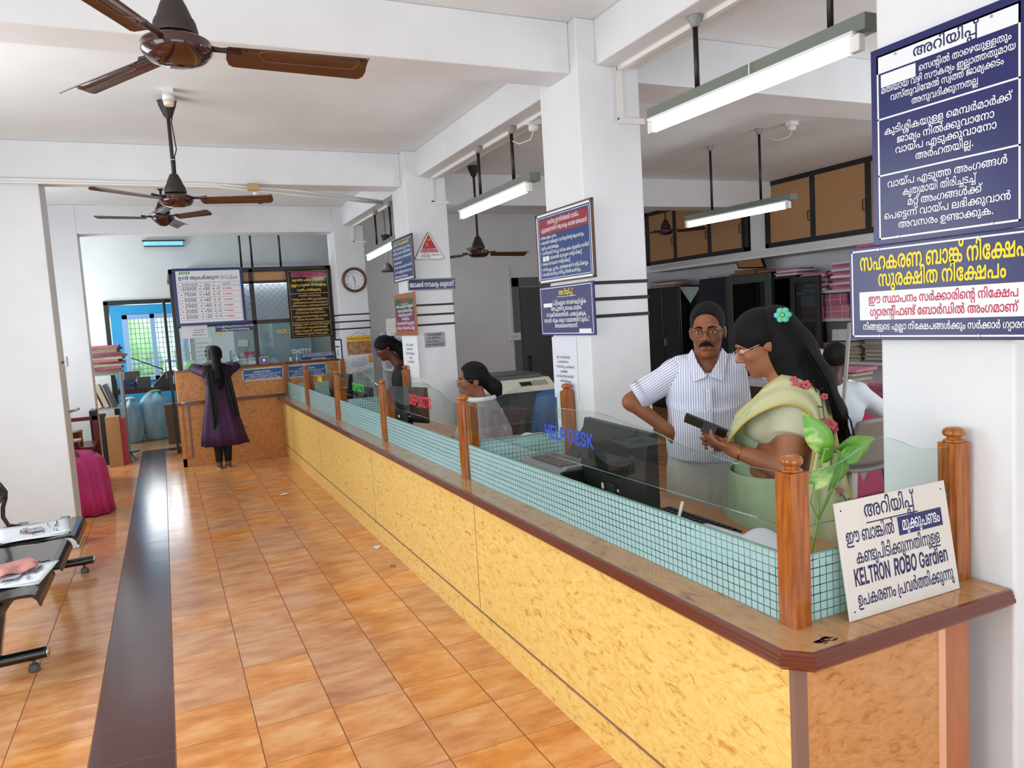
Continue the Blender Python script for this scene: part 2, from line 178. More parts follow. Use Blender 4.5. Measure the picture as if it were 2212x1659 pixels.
[1273,[2879,1348,894,292,-608,-299,6300,-6,-6750,-296,456,7,-445,-899,-751,-605,-7,744,-605,-893,-292,156,455,753],[11297,1349,1046,895,445,290,-10,-312,-459,-1060,-896,1364,318,-140,-444,-745,-897,-1651,-752,-605,-763,-16,291,444,748,751,196,1050,-41,-307,-604,-601,-1049,-598,-1039,-283,164,912,1207]],
[1000,[4697,1648,1494,589,-10,-306,-757,-5,-900,-446,908,456,7,-293,-744,-897,-1200,-751,-753,-756,-461,143,295,597,750,755,-142,-597,-600,-1354,7,1653,1199,447,443,-310,-755,-1352,-1197,-594,-442,161,457,1058,1504],[11596,-46,-4650,6,3600,40]],
[859,[9946,-46,-9150,29,309,454,753,1952,1497,745,293,-14,-4950,-12,6900,40],[3791,-751,-602,-455,-159,3900,-141,-295,-598]],
[757,[5597,2247,598,295,146,-155,-603,-602,897,594,-158,-755,-1352,-1199,156,1499,604,5,-296,-598,-1050,6,1050,753,154,-147,-746,-749,-2251,-1054,-754,-456,-157,142,595,899,753,157,-445,-1199,-1054,7,602,1351,1048,595,144,-156,-606,-1353,-1497,-594,-295,12,610,1056,1655]],
[332,[1931,-899,-747,-445,-142,305,755,902,900,747,596,290,-608,-753],[1955,-1053,-456,443,1047,1053,307,-294],[1942,-1047,-297,5,455,448,-303,-4,899,603,-446,603,445,-5,-605],[1397,1198,594,-11,-621,-1049,619,8,-295,-599,-751,-294]],
[1259,[5597,2247,598,295,146,-155,-603,-602,897,594,-158,-755,-1352,-1199,156,1499,604,5,-296,-598,-1050,6,1050,753,154,-147,-746,-749,-2251,-1054,-754,-456,-157,142,595,899,753,157,-445,-1199,-1054,7,602,1351,1048,595,144,-156,-606,-1353,-1497,-594,-295,12,610,1056,1655],[15173,-161,-607,-1055,-1051,-899,-747,-595,-444,1202,591,598,900,452,455,311,-288,-894,-750,-601,-759,-1049,307,604,903,901,1049,895,593]],
[1129,[2879,1348,1043,-10,-455,-299,3450,-6,-3900,-296,456,7,-445,-899,-751,-605,-7,744,-605,-893,-292,156,455,753],[10247,1648,597,595,290,-27,-6150,24,160,457,1055],[10241,-1202,-605,-158,-20,4050,20,-292,-595]],
[228,[-1280,1349,748,596,296,290,-49,-1050,48,-290,-744,-1799,-453,-154,297,599,451,303,-145,-447,1198,145,-155,-304,-601,-1051,-747,-595,5,304,453]],
[1519,[4547,1648,1044,-150,605,1203,1499,746,447,-152,587,-24,-1200,32,-295,-746,-1201,-755,-185,-1050,-118,-295,-597,-1499,-1504,-759,-311,294,445,599,751,456,-293,-598,-750,-1205,-145,604,902,900,749,597,295,-9,-455,-453,-902,-1498,-893,-288,162,908,1355],[16049,-749,-898,-446,-444,8,309,758,1812,154,3,-297,-599,-901,-294,1951,747,446,-159,-2118,-608,-12,296,597,750,753,307,7,-442,-594,-747,-898,-1501,-754,-458,-20,-1050,16,465,604,1053,1201,1199,1196,895,593,291,-161,-456,-754]],
[1430,[2999,-899,-896,-444,-294,160,457,607,1054,1953,1349,1047,746,444,135,-761,-1208,-595,906,456,159,-293,-594,-598,-1199,-901,-752,-905,-458,-156,142,595,749,752,308,-445,-1199,-1205,-295,1055,1051,1199,595,293,-308,-755],[11849,-899,-746,-594,-144,10,457,757,904,2103,1349,897,746,444,135,-611,-1358,-595,1056,456,9,-293,-594,-598,-1199,-751,-752,-905,-608,-6,142,445,899,752,308,-595,-1049,-1355,-145,905,1201,1049,745,293,-308,-755]],
[1240,[4547,1649,1045,594,290,-25,-7350,26,460,605,754],[3941,-751,-603,-610,-171,1206,1210,609,-143],[5883,-158,-607,-1964,1,4051,-125,-593,-1046,296],[10997,1948,896,445,440,-26,-7350,23,160,758,1055],[10391,-751,-603,-610,-171,1206,1210,609,-143],[12333,-158,-607,-1964,1,4051,-125,-593,-1046,296]],
[1431,[4991,-2102,-1207,-158,294,597,751,455,-293,-449,-750,-1056,-146,1057,1500,896,291,-306,-604,-751,-900,-747,-596,-289,760,1056,1653,2100,1647,594,-10,-905,-601,-1199,3,1050,452,306,-297,-447],[8562,-156,-904,-1052,-4201,-452,-5,1197,7800,1494,-9750,-1048,-746,9,304,602,902,3900,752,304,-146,-597,-1199,4,1350,1047,447],[13841,-2102,-1207,-158,294,597,751,455,-293,-449,-750,-1056,-296,1207,1500,896,291,-306,-604,-751,-1050,-747,-446,-289,760,1056,1653,2100,1647,594,-10,-905,-601,-1199,3,1050,452,306,-297,-447],[17412,-307,-904,-4801,-602,-303,296,598,5700,-6,-5700,-1496,-445,4,305,603,1052,3900,903,154,-147,-597,-1199,4,1350,1047,297]],
[654,[3334,155,454,1054,1649,597,445,-8,-610,-1356,-1352,-1349,-898,-1192,-438,762,747,-458,141,595,897,1649,752,756,309,-146,-598,-900,-453,-158,1035,-6,-457,-1203,-1349,-1048,456,1647,601,302,7,-888]],
[2191,[2999,-1497,-741,-137,158,606,1206,1953,1648,1193,283,-21,-1050,-118,-295,-747,-1800,-1205,-759,-13,593,599,600,606,4,-296,-598,-750,-1205,-145,905,1201,1049,595,293,-308,-605],[9947,1648,1195,1042,440,-9,-609,-1204,-1500,-897,-743,-142,310,758,1207,1203,1051,1797,1043,-5,440,-22,-1050,26,-440,-896,-1349,-1202,-905,-606,-157,-9,445,898,902,455,156,-437,-1192,-1948,-1052,-755,-157,-25,-1050,21,315,1357],[19247,1648,1195,1042,440,-9,-609,-1204,-1500,-1046,-591,13,910,1357,1654,1949,1494,740,138,-761,-1208,-595,906,456,159,-441,-745,-1048,-1650,-1205,-908,-162,442,747,1052,455,161,-442,-744,-897,-1349,-1051,-604,-455,-28,-1050,335,1507]],
[1195,[3647,1348,596,148,-150,1056,902,1648,896,739,-12,-307,-606,-5,-1050,-446,907,456,10,-144,-445,-747,-1050,-603,-458,-30,-1200,30,-293,-597,-599,-901,-604,-457,-9,591,894,-756,-1043,-592,-293,160,305,757,1053],[14146,-46,-4800,306,3300,40]],
[1223,[7499,-1198,-894,-293,-129,-446,-598,-750,-752,-454,-306,-7,292,1190,-755,-1191,-589,165,759,1504,1649,1044,293,278,296,598,900,603,308,30,1200,-28,143,745,599,901,907,161,-440,-1042,755,1192,591,139,-459,-756,-1054,-1351,-898,-744,-906]],
[939,[3797,1648,1193,-299,1207,1951,897,595,294,-156,-305,-754,-3004,-4650,-752,-153,297,1199,1352,4362,750,898,446,-8,-604,-752,-1050,-895,-295,154,303,1052,-605,143,598,902,156,-597,-1502,-604,-2106,-1954,-1649,-896,-145,155,905,6901,1052,603,157,-444,-747,-900,-601,-454,-164,-1050,-140,-294,-747,-1349,-1353,-456,144,598,751,302,4,-447,-1200,-754,4,753,752,1049,448,296,-5,-154,-603,-751,-1348,-597,-146,5,306,1055]],
[391,[1525,471,1218,1050,-1066,-467,280,1178,-1050,-446,-882]],
[542,[6496,-307,-5850,307],[3750,-3274,5,2401,602,454,9,-595,-749,-2249,307,1949,899,1046,447,293,-159,-606,-904,-1501,2975],[6511,-307,-4650,307]],
[391,[739,1069,467,-284,-1030,-147,1050,445,733,283,-164,-1068,-304]],
[1551,[7847,1198,746,443,-11,-1051,-138,-444,-1049,-752,-459,-30,-1200,32,-296,-446,-749,-901,-604,-305,-157,142,593,746,-756,-1191,-589,11,760,905,1352,1348,744,906],[11549,-1198,-746,-293,-139,1051,139,444,1048,752,609,30,1050,-32,296,446,899,751,604,455,157,-291,-444,-745,755,1042,739,-162,-610,-1055,-1352,-1198,-894,-756]],
[1368,[4547,1648,1044,-150,605,1203,1798,596,148,-150,755,903,1200,1197,892,436,-462,-1510,-746,1208,312,-141,-744,-748,-600,-602,-454,-156,-28,-1200,29,-292,-747,-1050,-603,-456,-31,-1050,26,-292,-596,-1048,-1051,-1053,-454,-457,-11,293,897,901,307,-294,-598,-750,-1205,-145,604,902,900,749,597,295,-6,-306,-605,-902,-899,-898,-594,-295,11,158,606,754,903],[7505,1348,894,-761,-142,-595,-1349,-1204,-306,-9,746,752,155,-297,-899,-904,-146,1205,750,598,446,143,-455,-903,-1199,-447,-445,-141,304,606,1054],[11105,899,597,149,-150,754,601,1199,747,593,-8,-307,-907,-596,758,10,-595,-1050,-605,-22,-1050,23,-446,-599,-751,-304,-173,-900,15,313,754]],
[759,[6497,1347,447,593,137,-613,-906,-1353,-1799,-1497,456,1347,1349,602,754,456,158,-438,-746,-900,-453,-306,-10,-1050,-134,-747,-901,-452,-305,140,-902,-289,307,455,903,1649,894,-150,152,754]],
[228,[1996,-59,-4200,6,3150,53]],
[674,[4247,1349,1196,745,442,-162,-608,-1207,-745,1208,311,-590,-1195,-1500,-602,-754,-459,-8,594,895,-605,-1194,-594,-292,157,306,606,753],[4205,1497,894,294,-7,-456,-755,-596,756,8,-294,-747,-1351,-906,-10,744,-604,-894,-290,308,906]],
[1075,[3647,1348,893,434,-22,-1200,30,-442,-597,-1050,-753,-455,-156,-9,593,894,-756,-1191,-592,-138,458,757,1053],[8897,1948,896,595,290,124,-7500,27,309,1208],[8291,-751,-603,-610,-21,1206,1210,459,-143],[10383,-308,-457,-2114,1,4051,-125,-593,-1046,446]],
[1184,[4847,1349,895,146,-154,-454,-600,1047,294,-153,-304,-1952,-154,748,1050,902,604,460,23,900,-182,-1210,-902,-1201,-899,-748,-595,4,605,1501,452,3,-298,-1649,6,1200,452,154,-148,-1048,-1200,-1356,-305,-309,280,-1051,-436,162,610,605,1505],[11249,-1497,-892,154,-442,24,1050,120,442,897,901,905,306,-136,-594,-745,755,893,890,-11,-309,-756,-1054]],
[1335,[3647,1348,894,433,-22,-1200,30,-442,-597,-1050,-753,-455,-156,-9,593,894,-756,-1191,-592,-138,458,757,1053],[8597,1648,1195,892,590,-9,-609,-1204,-1500,-1196,-591,163,910,1207,1804,1949,1494,740,138,-761,-1208,-745,1056,456,9,-441,-745,-1048,-1500,-1205,-908,-312,442,897,1052,455,11,-292,-744,-897,-1499,-901,-604,-455,-28,-1050,335,1357]],
[562,[3461,-749,-597,-446,-145,155,454,603,751,749,747,296,145,-155,-304,-753]],
[269,[585,623,1200,-923]],
[896,[2879,1348,1043,-10,-455,-299,4800,40,1050,-46,-6300,-296,456,7,-745,-749,-601,-454,-154,144,596,-605,-745,-442,310,755],[8222,-899,-746,-434,-445,-748,-901,-603,-303,-157,144,447,751,303,-144,-899,-1054,-146,1054,1051,747,292,-156,-753,-1201,-598,-593,-145,158,606,904,601,1648,1043,434,448,600,603,157,-293,-595,754,890,138,-607]]]
# character codes of a cluster (Malayalam ones less 3328, others plus 1000), then its glyphs
CLUSTERS=[[[1047],[0]],[[26,63],[1,2]],[[31,77,31,63],[3,2]],[[21],[4]],[[51,65],[5,6]],[[31,70],[7,8]],[[1032],[9]],[[36],[10]],[[53],[11]],[[35],[12]],[[21,65],[4,6]],[[31,63],[8,2]],[[54,77,54,63],[13,2]],[[1049],[14]],[[1048],[15]],[[1050],[16]],[[1051],[17]],[[1052],[18]],[[1053],[19]],[[1054],[20]],[[1055],[21]],[[1056],[22]],[[1057],[23]],[[1067],[24]],[[1065],[25]],[[1083],[26]],[[1072],[27]],[[1073],[28]],[[1084],[29]],[[1089],[30]],[[1068],[31]],[[1069],[32]],[[1080],[33]],[[1079],[34]],[[1105],[35]],[[1103],[36]],[[1116],[37]],[[1097],[38]],[[1108],[39]],[[1121],[40]],[[1115],[41]],[[1101],[42]],[[1109],[43]],[[1071],[44]],[[126],[45]],[[1076],[46]],[[1114],[47]],[[1100],[48]],[[1110],[49]],[[1075],[50]],[[1082],[51]],[[1078],[52]],[[1066],[53]],[[1086],[54]],[[1111],[55]],[[1117],[56]],[[1118],[57]],[[1099],[58]],[[1085],[59]],[[1189],[60]],[[5],[61]],[[2],[62]],[[23],[63]],[[25,77,25],[64]],[[31],[8]],[[26,77,26],[65]],[[36,63],[10,2]],[[40,65],[66,6]],[[54,71],[67,68]],[[55,2],[69,62]],[[46,62],[70,71]],[[36,77,48,2],[72,10,62]],[[47,77,21,77,21,62],[73,74,75,71]],[[53,65],[11,6]],[[40,77,40],[76]],[[36,62],[10,71]],[[35,77],[12,74]],[[47,77,21,77,21,71],[67,73,74,75]],[[35,77,31],[77]],[[1046],[78]],[[38,63],[79,2]],[[21,77,21,65],[75,6]],[[50,77,50],[80]],[[49,63],[81,2]],[[47,63],[73,2]],[[42,77,42,77],[82,74]],[[39,63],[83,2]],[[56],[84]],[[51,63],[5,2]],[[125],[85]],[[42],[86]],[[46,63],[70,2]],[[42,62],[86,71]],[[31,77],[8,74]],[[7],[87]],[[48,2],[88,62]],[[9],[89]],[[35,77,31,62],[77,71]],[[124],[90]],[[57],[91]],[[6],[92]],[[54,77,47,2],[68,93,62]],[[21,65,2],[4,6,62]],[[31,65],[8,6]],[[21,67],[4,94]],[[36,77,47],[10,93]],[[47,65,2],[73,6,62]],[[8],[95]],[[44,62],[96,71]],[[25,77,21,63],[97,2]],[[40,77,49,70],[7,98]],[[56,77,37,62],[99,71]],[[40,2],[66,62]],[[21,77,21,62],[75,71]],[[48,63],[88,2]],[[40,63],[66,2]],[[21,77,55,71],[67,100]],[[123],[101]],[[45,63],[102,2]],[[35,77,31,70],[7,77]],[[48],[88]],[[35,2],[12,62]],[[42,77,48],[72,86]],[[36,77,36,63],[103,2]],[[40,77,40,65],[76,6]],[[14],[104]],[[40,77],[66,74]],[[53,71],[67,11]],[[48,71],[67,88]],[[22],[105]],[[50,77,50,62],[80,71]],[[53,67],[11,94]],[[40],[66]],[[50,65,2],[106,6,62]],[[18],[107]],[[48,65],[88,6]],[[50],[106]],[[21,77,55],[100]],[[21,66],[4,108]],[[19],[109]],[[43,64],[110,111]],[[56,63],[84,2]],[[122],[112]],[[50,72],[113,106]],[[46,77,46,63],[114,2]],[[35,77,31,65],[77,6]],[[42,63],[86,2]],[[51,77,51],[115]],[[21,62],[4,71]],[[50,62],[106,71]],[[52,63],[116,2]],[[30,77,30],[117]],[[53,62],[11,71]],[[47,77,42],[73,74,86]],[[47,65],[73,6]],[[46,70],[7,70]],[[46,77,42],[118]],[[21,77,21,77],[75,74]],[[49],[81]],[[50,63],[106,2]],[[54],[68]],[[21,77,21,63],[75,2]],[[26,77,26,77],[65,74]],[[23,77,47,62],[63,93,71]],[[40,77,49,63],[98,2]],[[43],[110]],[[35,77,31,77],[77,74]],[[44,75],[67,96,71]],[[33,63],[119,2]],[[28,62],[120,71]],[[46,77,47,2],[70,93,62]],[[40,75],[67,66,71]],[[46,77,47],[70,93]],[[40,65,2],[66,6,62]],[[40,77,40,77],[76,74]],[[47,77,21,77,21,65],[73,74,75,6]],[[36,65],[10,6]],[[36,64],[10,111]],[[47],[73]],[[50,71],[67,106]],[[46],[70]],[[46,65],[70,6]],[[42,77],[86,74]],[[56,2],[84,62]],[[22,77,47],[105,93]],[[1040],[121]],[[9377],[122]],[[1041],[123]],[[25,77,25,63],[64,2]],[[26,71],[67,1]],[[25,77,21],[97]],[[53,70],[7,11]],[[51,77,51,63],[115,2]],[[48,70],[7,88]],[[49,65],[81,6]],[[25,77,21,70],[7,97]],[[42,2],[86,62]],[[25,77,21,77],[97,74]],[[21,77,21,65,2],[75,6,62]],[[56,66],[84,108]],[[21,77,55,63],[100,2]],[[56,67],[84,94]],[[44],[96]],[[40,77,39],[124]],[[57,62],[91,71]],[[28],[120]],[[48,62],[88,71]],[[21,77,21,71],[67,75]],[[21,71],[67,4]],[[35,77,35,63],[125,2]],[[31,77,31],[3]],[[42,77,42,70],[7,82]],[[21,87],[4,126]],[[53,63],[11,2]],[[47,2],[73,62]],[[54,75],[67,68,71]],[[39,77,47],[83,93]],[[57,63],[91,2]],[[36,2],[10,62]],[[40,77,40,64],[76,111]],[[56,77,53,64],[84,127,111]],[[42,65],[86,6]],[[46,77,42,75],[67,118,71]],[[52,65,2],[116,6,62]],[[33,77],[119,74]],[[21,74],[7,4,71]],[[42,70],[7,86]],[[31,77,31,70],[7,3]],[[36,77,36],[103]],[[33],[119]],[[38,2],[79,62]],[[47,62],[73,71]],[[56,87],[84,126]],[[48,77,47,2],[88,93,62]],[[49,77,49,77],[128,74]],[[36,75],[67,10,71]],[[49,65,2],[81,6,62]],[[35,77,31,2],[77,62]],[[51,65,2],[5,6,62]],[[56,64],[84,111]],[[36,65,2],[10,6,62]],[[21,72],[113,4]],[[43,63],[110,2]],[[21,77,21],[75]],[[49,77,49,65,2],[128,6,62]],[[21,77,55,2],[100,62]],[[50,75],[67,106,71]],[[45,77,47],[102,93]],[[56,77,36,65],[84,74,10,6]],[[46,71],[67,70]],[[40,77,46,71],[67,129]],[[56,77,53],[84,127]],[[36,77,36,77],[103,74]],[[31,2],[8,62]],[[42,71],[67,86]],[[48,75],[67,88,71]],[[47,75],[67,73,71]],[[31,74],[7,8,71]],[[42,77,42,2],[82,62]],[[36,77],[10,74]],[[47,71],[67,73]],[[55],[69]],[[36,77,36,70],[7,103]],[[38,77,39,77,47],[130,93]],[[52,77,26],[116,74,1]],[[40,77,39,63],[124,2]],[[56,65],[84,6]],[[56,70],[7,84]],[[21,77,48],[72,4]],[[47,70],[7,73]],[[40,71],[67,66]],[[52,70],[7,116]],[[40,77,36,2],[131,62]],[[36,77,53,2],[10,127,62]],[[51,77,51,66],[115,108]],[[35,77,35],[125]],[[26,77,26,70],[7,65]],[[35,77,35,62],[125,71]],[[45],[102]],[[50,2],[106,62]],[[26,70],[7,1]],[[47,77,36,77],[73,74,10,74]],[[9226],[132]],[[21,77,55,62],[100,71]],[[43,62],[110,71]],[[49,2],[81,62]],[[54,62],[68,71]],[[39,62],[83,71]],[[53,65,2],[11,6,62]],[[1044],[133]],[[49,71],[67,81]],[[33,65,2],[119,6,62]],[[42,77,42,65],[82,6]],[[56,77,21,70],[7,84,74,4]],[[26,77,26,65,2],[65,6,62]],[[42,77,50,62],[134,71]],[[50,74],[7,106,71]]]
# ------------------------------------------------------------------ materials
def lin(h):
 if isinstance(h,str):
  h=h.lstrip('#')
  c=[int(h[i:i+2],16)/255 for i in(0,2,4)]
  return tuple(((x+0.055)/1.055)**2.4 if x>0.04045 else x/12.92 for x in c)+(1,)
 return tuple(h)+(1,)if len(h)==3 else tuple(h)
MATS={}
def mat(name,color='#cccccc',rough=0.5,metal=0.0,noise=0.0,nscale=8.0,color2=None,bump=0.0,bscale=60.0,
  spec=0.5,emit=None,estr=0.0,coat=0.0,sheen=0.0,alpha=1.0,nstretch=None,ndetail=4.0,lo=0.35,hi=0.65,subs=0.0):
 if name in MATS:
  return MATS[name]
 m=bpy.data.materials.new(name)
 m.use_nodes=True
 nt=m.node_tree
 b=nt.nodes['Principled BSDF']
 c=lin(color)
 b.inputs['Base Color'].default_value=c
 b.inputs['Roughness'].default_value=rough
 b.inputs['Metallic'].default_value=metal
 b.inputs['Specular IOR Level'].default_value=spec
 b.inputs['Coat Weight'].default_value=coat
 b.inputs['Sheen Weight'].default_value=sheen
 b.inputs['Alpha'].default_value=alpha
 if subs:
  b.inputs['Subsurface Weight'].default_value=subs
  b.inputs['Subsurface Radius'].default_value=(0.012,0.005,0.003)
  b.inputs['Subsurface Scale'].default_value=0.5
 if emit is not None:
  b.inputs['Emission Color'].default_value=lin(emit)
  b.inputs['Emission Strength'].default_value=estr
 if noise or color2 or bump:
  tc=nt.nodes.new('ShaderNodeTexCoord')
  mp=nt.nodes.new('ShaderNodeMapping')
  nt.links.new(tc.outputs['Object'],mp.inputs[0])
  if nstretch:
   mp.inputs['Scale'].default_value=nstretch
 if noise or color2:
  n=nt.nodes.new('ShaderNodeTexNoise')
  n.inputs['Scale'].default_value=nscale
  n.inputs['Detail'].default_value=ndetail
  nt.links.new(mp.outputs[0],n.inputs['Vector'])
  r=nt.nodes.new('ShaderNodeValToRGB')
  r.color_ramp.elements[0].position=lo
  r.color_ramp.elements[1].position=hi
  c2=lin(color2)if color2 else tuple(x*(1-noise)for x in c[:3])+(1,)
  r.color_ramp.elements[0].color=c2
  r.color_ramp.elements[1].color=c
  nt.links.new(n.outputs['Fac'],r.inputs[0])
  nt.links.new(r.outputs[0],b.inputs['Base Color'])
 if bump:
  n2=nt.nodes.new('ShaderNodeTexNoise')
  n2.inputs['Scale'].default_value=bscale
  n2.inputs['Detail'].default_value=3
  nt.links.new(mp.outputs[0],n2.inputs['Vector'])
  bp=nt.nodes.new('ShaderNodeBump')
  bp.inputs['Strength'].default_value=bump
  bp.inputs['Distance'].default_value=0.01
  nt.links.new(n2.outputs['Fac'],bp.inputs['Height'])
  nt.links.new(bp.outputs[0],b.inputs['Normal'])
 MATS[name]=m
 return m
def nodes(name):
 """empty material to be filled by hand"""
 m=bpy.data.materials.new(name)
 m.use_nodes=True
 MATS[name]=m
 return m,m.node_tree,m.node_tree.nodes,m.node_tree.links,m.node_tree.nodes['Principled BSDF']
def mth(nt,op,a,b=None):
 n=nt.nodes.new('ShaderNodeMath')
 n.operation=op
 for i,v in enumerate((a,b)):
  if v is None:
   continue
  if isinstance(v,(int,float)):
   n.inputs[i].default_value=v
  else:
   nt.links.new(v,n.inputs[i])
 return n.outputs[0]
def mixc(nt,f,a,b,mode='MIX'):
 n=nt.nodes.new('ShaderNodeMixRGB')
 n.blend_type=mode
 for i,v in enumerate((f,a,b)):
  if isinstance(v,(int,float)):
   n.inputs[i].default_value=v
  elif isinstance(v,(tuple,str)):
   n.inputs[i].default_value=lin(v)
  else:
   nt.links.new(v,n.inputs[i])
 return n.outputs[0]
def schlick(nt,f0=0.04,scale=0.96):
 lw=nt.nodes.new('ShaderNodeLayerWeight')
 lw.inputs[0].default_value=0.5
 return mth(nt,'ADD',f0,mth(nt,'MULTIPLY',mth(nt,'POWER',lw.outputs['Facing'],5.0),scale))
# ------------------------------------------------------------------ mesh builder
class MB:
 def __init__(s):
  s.v,s.f,s.m,s.sm=[],[],[],[]
  s.mi=0
  s.smooth=False
 def add(s,vs,fs,mi=None,smooth=None):
  o=len(s.v)
  s.v+=[tuple(p)for p in vs]
  s.f+=[tuple(i+o for i in f)for f in fs]
  s.m+=[s.mi if mi is None else mi]*len(fs)
  s.sm+=[s.smooth if smooth is None else smooth]*len(fs)
  return s
 def box(s,x0,x1,y0,y1,z0,z1,mi=None):
  x0,x1=sorted((x0,x1));y0,y1=sorted((y0,y1));z0,z1=sorted((z0,z1))
  return s.add([(x,y,z)for z in(z0,z1)for y in(y0,y1)for x in(x0,x1)],
      [(0,2,3,1),(4,5,7,6),(0,1,5,4),(2,6,7,3),(0,4,6,2),(1,3,7,5)],mi,False)
 def obox(s,c,size,rot=None,mi=None):
  a=MB().box(-size[0]/2,size[0]/2,-size[1]/2,size[1]/2,-size[2]/2,size[2]/2)
  M=rot.to_matrix()if isinstance(rot,Euler)else(rot if rot is not None else Matrix.Identity(3))
  return s.add([M@Vector(p)+Vector(c)for p in a.v],a.f,mi,False)
 def frame(s,a,b):
  d=(Vector(b)-Vector(a)).normalized()
  u=d.orthogonal().normalized()
  if abs(d.z)<0.99:
   u=d.cross(Vector((0,0,1))).normalized()
  else:
   u=Vector((1,0,0))
  return u,d.cross(u).normalized()
 def cyl(s,a,b,r0,r1=None,n=16,caps=True,mi=None,smooth=True):
  r1=r0 if r1 is None else r1
  u,v=s.frame(a,b)
  vs=[]
  for c,r in((Vector(a),r0),(Vector(b),r1)):
   for i in range(n):
    t=2*math.pi*i/n
    vs.append(c+u*(r*math.cos(t))+v*(r*math.sin(t)))
  s.add(vs,[(i,(i+1)%n,n+(i+1)%n,n+i)for i in range(n)],mi,smooth)
  if caps:
   o=len(s.v)-2*n
   s.f+=[tuple(o+i for i in reversed(range(n))),tuple(o+n+i for i in range(n))]
   s.m+=[s.mi if mi is None else mi]*2
   s.sm+=[False]*2
  return s
 def tube(s,pts,r,n=8,caps=True,mi=None,closed=False):
  pts=[Vector(p)for p in pts]
  rs=r if isinstance(r,(list,tuple))else[r]*len(pts)
  vs,fs=[],[]
  u=None
  L=len(pts)
  for i,p in enumerate(pts):
   if closed:
    t=(pts[(i+1)%L]-pts[i-1]).normalized()
   else:
    t=(pts[min(i+1,L-1)]-pts[max(i-1,0)]).normalized()
   if u is None:
    u=t.orthogonal().normalized()
   u=(u-t*u.dot(t)).normalized()
   v=t.cross(u)
   for k in range(n):
    a=2*math.pi*k/n
    vs.append(p+(u*math.cos(a)+v*math.sin(a))*rs[i])
  for i in range(L if closed else L-1):
   j=(i+1)%L
   for k in range(n):
    fs.append((i*n+k,i*n+(k+1)%n,j*n+(k+1)%n,j*n+k))
  if caps and not closed:
   fs.append(tuple(reversed(range(n))))
   fs.append(tuple((L-1)*n+k for k in range(n)))
  return s.add(vs,fs,mi,True)
 def lathe(s,prof,c=(0,0,0),n=24,mi=None,axis='z',cap=True):
  vs,fs=[],[]
  for r,z in prof:
   for i in range(n):
    t=2*math.pi*i/n
    p=(r*math.cos(t),r*math.sin(t),z)
    if axis=='y':
     p=(p[0],z,p[1])
    if axis=='x':
     p=(z,p[0],p[1])
    vs.append((p[0]+c[0],p[1]+c[1],p[2]+c[2]))
  for j in range(len(prof)-1):
   for i in range(n):
    fs.append((j*n+i,j*n+(i+1)%n,(j+1)*n+(i+1)%n,(j+1)*n+i))
  if cap:
   if prof[0][0]>1e-5:fs.append(tuple(reversed(range(n))))
   if prof[-1][0]>1e-5:fs.append(tuple((len(prof)-1)*n+i for i in range(n)))
  return s.add(vs,fs,mi,True)
 def prism(s,poly,axis,a,b,mi=None,smooth=False):
  """extrude 2D polygon along axis from a to b; poly in the other two axes (cyclic order)"""
  def P(p,t):
   return{'x':(t,p[0],p[1]),'y':(p[0],t,p[1]),'z':(p[0],p[1],t)}[axis]
  n=len(poly)
  vs=[P(p,a)for p in poly]+[P(p,b)for p in poly]
  fs=[(i,(i+1)%n,n+(i+1)%n,n+i)for i in range(n)]
  s.add(vs,fs,mi,smooth)
  s.add(vs,[tuple(reversed(range(n))),tuple(range(n,2*n))],mi,False)
  return s
 def sphere(s,c,r,n=16,m=10,mi=None,scale=(1,1,1)):
  prof=[(math.sin(math.pi*j/m)*r,-math.cos(math.pi*j/m)*r)for j in range(m+1)]
  prof[0]=(1e-5,-r);prof[-1]=(1e-5,r)
  a=MB().lathe(prof,n=n,cap=False)
  return s.add([(p[0]*scale[0]+c[0],p[1]*scale[1]+c[1],p[2]*scale[2]+c[2])for p in a.v],a.f,mi,True)
 def grid(s,fn,nu,nv,mi=None,smooth=True,thick=0):
  vs=[fn(i/nu,j/nv)for j in range(nv+1)for i in range(nu+1)]
  fs=[(j*(nu+1)+i,j*(nu+1)+i+1,(j+1)*(nu+1)+i+1,(j+1)*(nu+1)+i)for j in range(nv)for i in range(nu)]
  return s.add(vs,fs,mi,smooth)
 def xf(s,M):
  s.v=[tuple(M@Vector(p))for p in s.v]
  return s
 def build(s,name,m,parent=None,bevel=0.0,seg=2,solid=0.0,subsurf=0,fix=True,sharp=None):
  me=bpy.data.meshes.new(name)
  me.from_pydata(s.v,[],s.f)
  ms=m if isinstance(m,(list,tuple))else[m]
  for k in ms:
   me.materials.append(k)
  me.polygons.foreach_set('material_index',s.m)
  me.polygons.foreach_set('use_smooth',s.sm)
  if fix:
   bm=bmesh.new();bm.from_mesh(me)
   bmesh.ops.recalc_face_normals(bm,faces=bm.faces)
   bm.to_mesh(me);bm.free()
  me.update()
  if sharp:
   me.set_sharp_from_angle(angle=math.radians(sharp))
  o=bpy.data.objects.new(name,me)
  COL.objects.link(o)
  if solid:
   q=o.modifiers.new('solid','SOLIDIFY');q.thickness=solid;q.offset=0
  if bevel:
   q=o.modifiers.new('bevel','BEVEL');q.width=bevel;q.segments=seg;q.limit_method='ANGLE'
   q.angle_limit=math.radians(40)
  if subsurf:
   q=o.modifiers.new('sub','SUBSURF');q.levels=subsurf;q.render_levels=subsurf
  if parent:
   adopt(o,parent)
  return o
MB.put=lambda s,name,m,root,**kw:_put(s.build(name,m,**kw),root)
def _put(o,root):
 o.parent=root
 return o
def adopt(o,parent):
 o.parent=parent
 M=Matrix.Translation(parent.location)@parent.rotation_euler.to_matrix().to_4x4()
 if parent.parent:
  M=Matrix.Translation(parent.parent.location)@parent.parent.rotation_euler.to_matrix().to_4x4()@parent.matrix_parent_inverse@M
 o.matrix_parent_inverse=M.inverted()
 return o
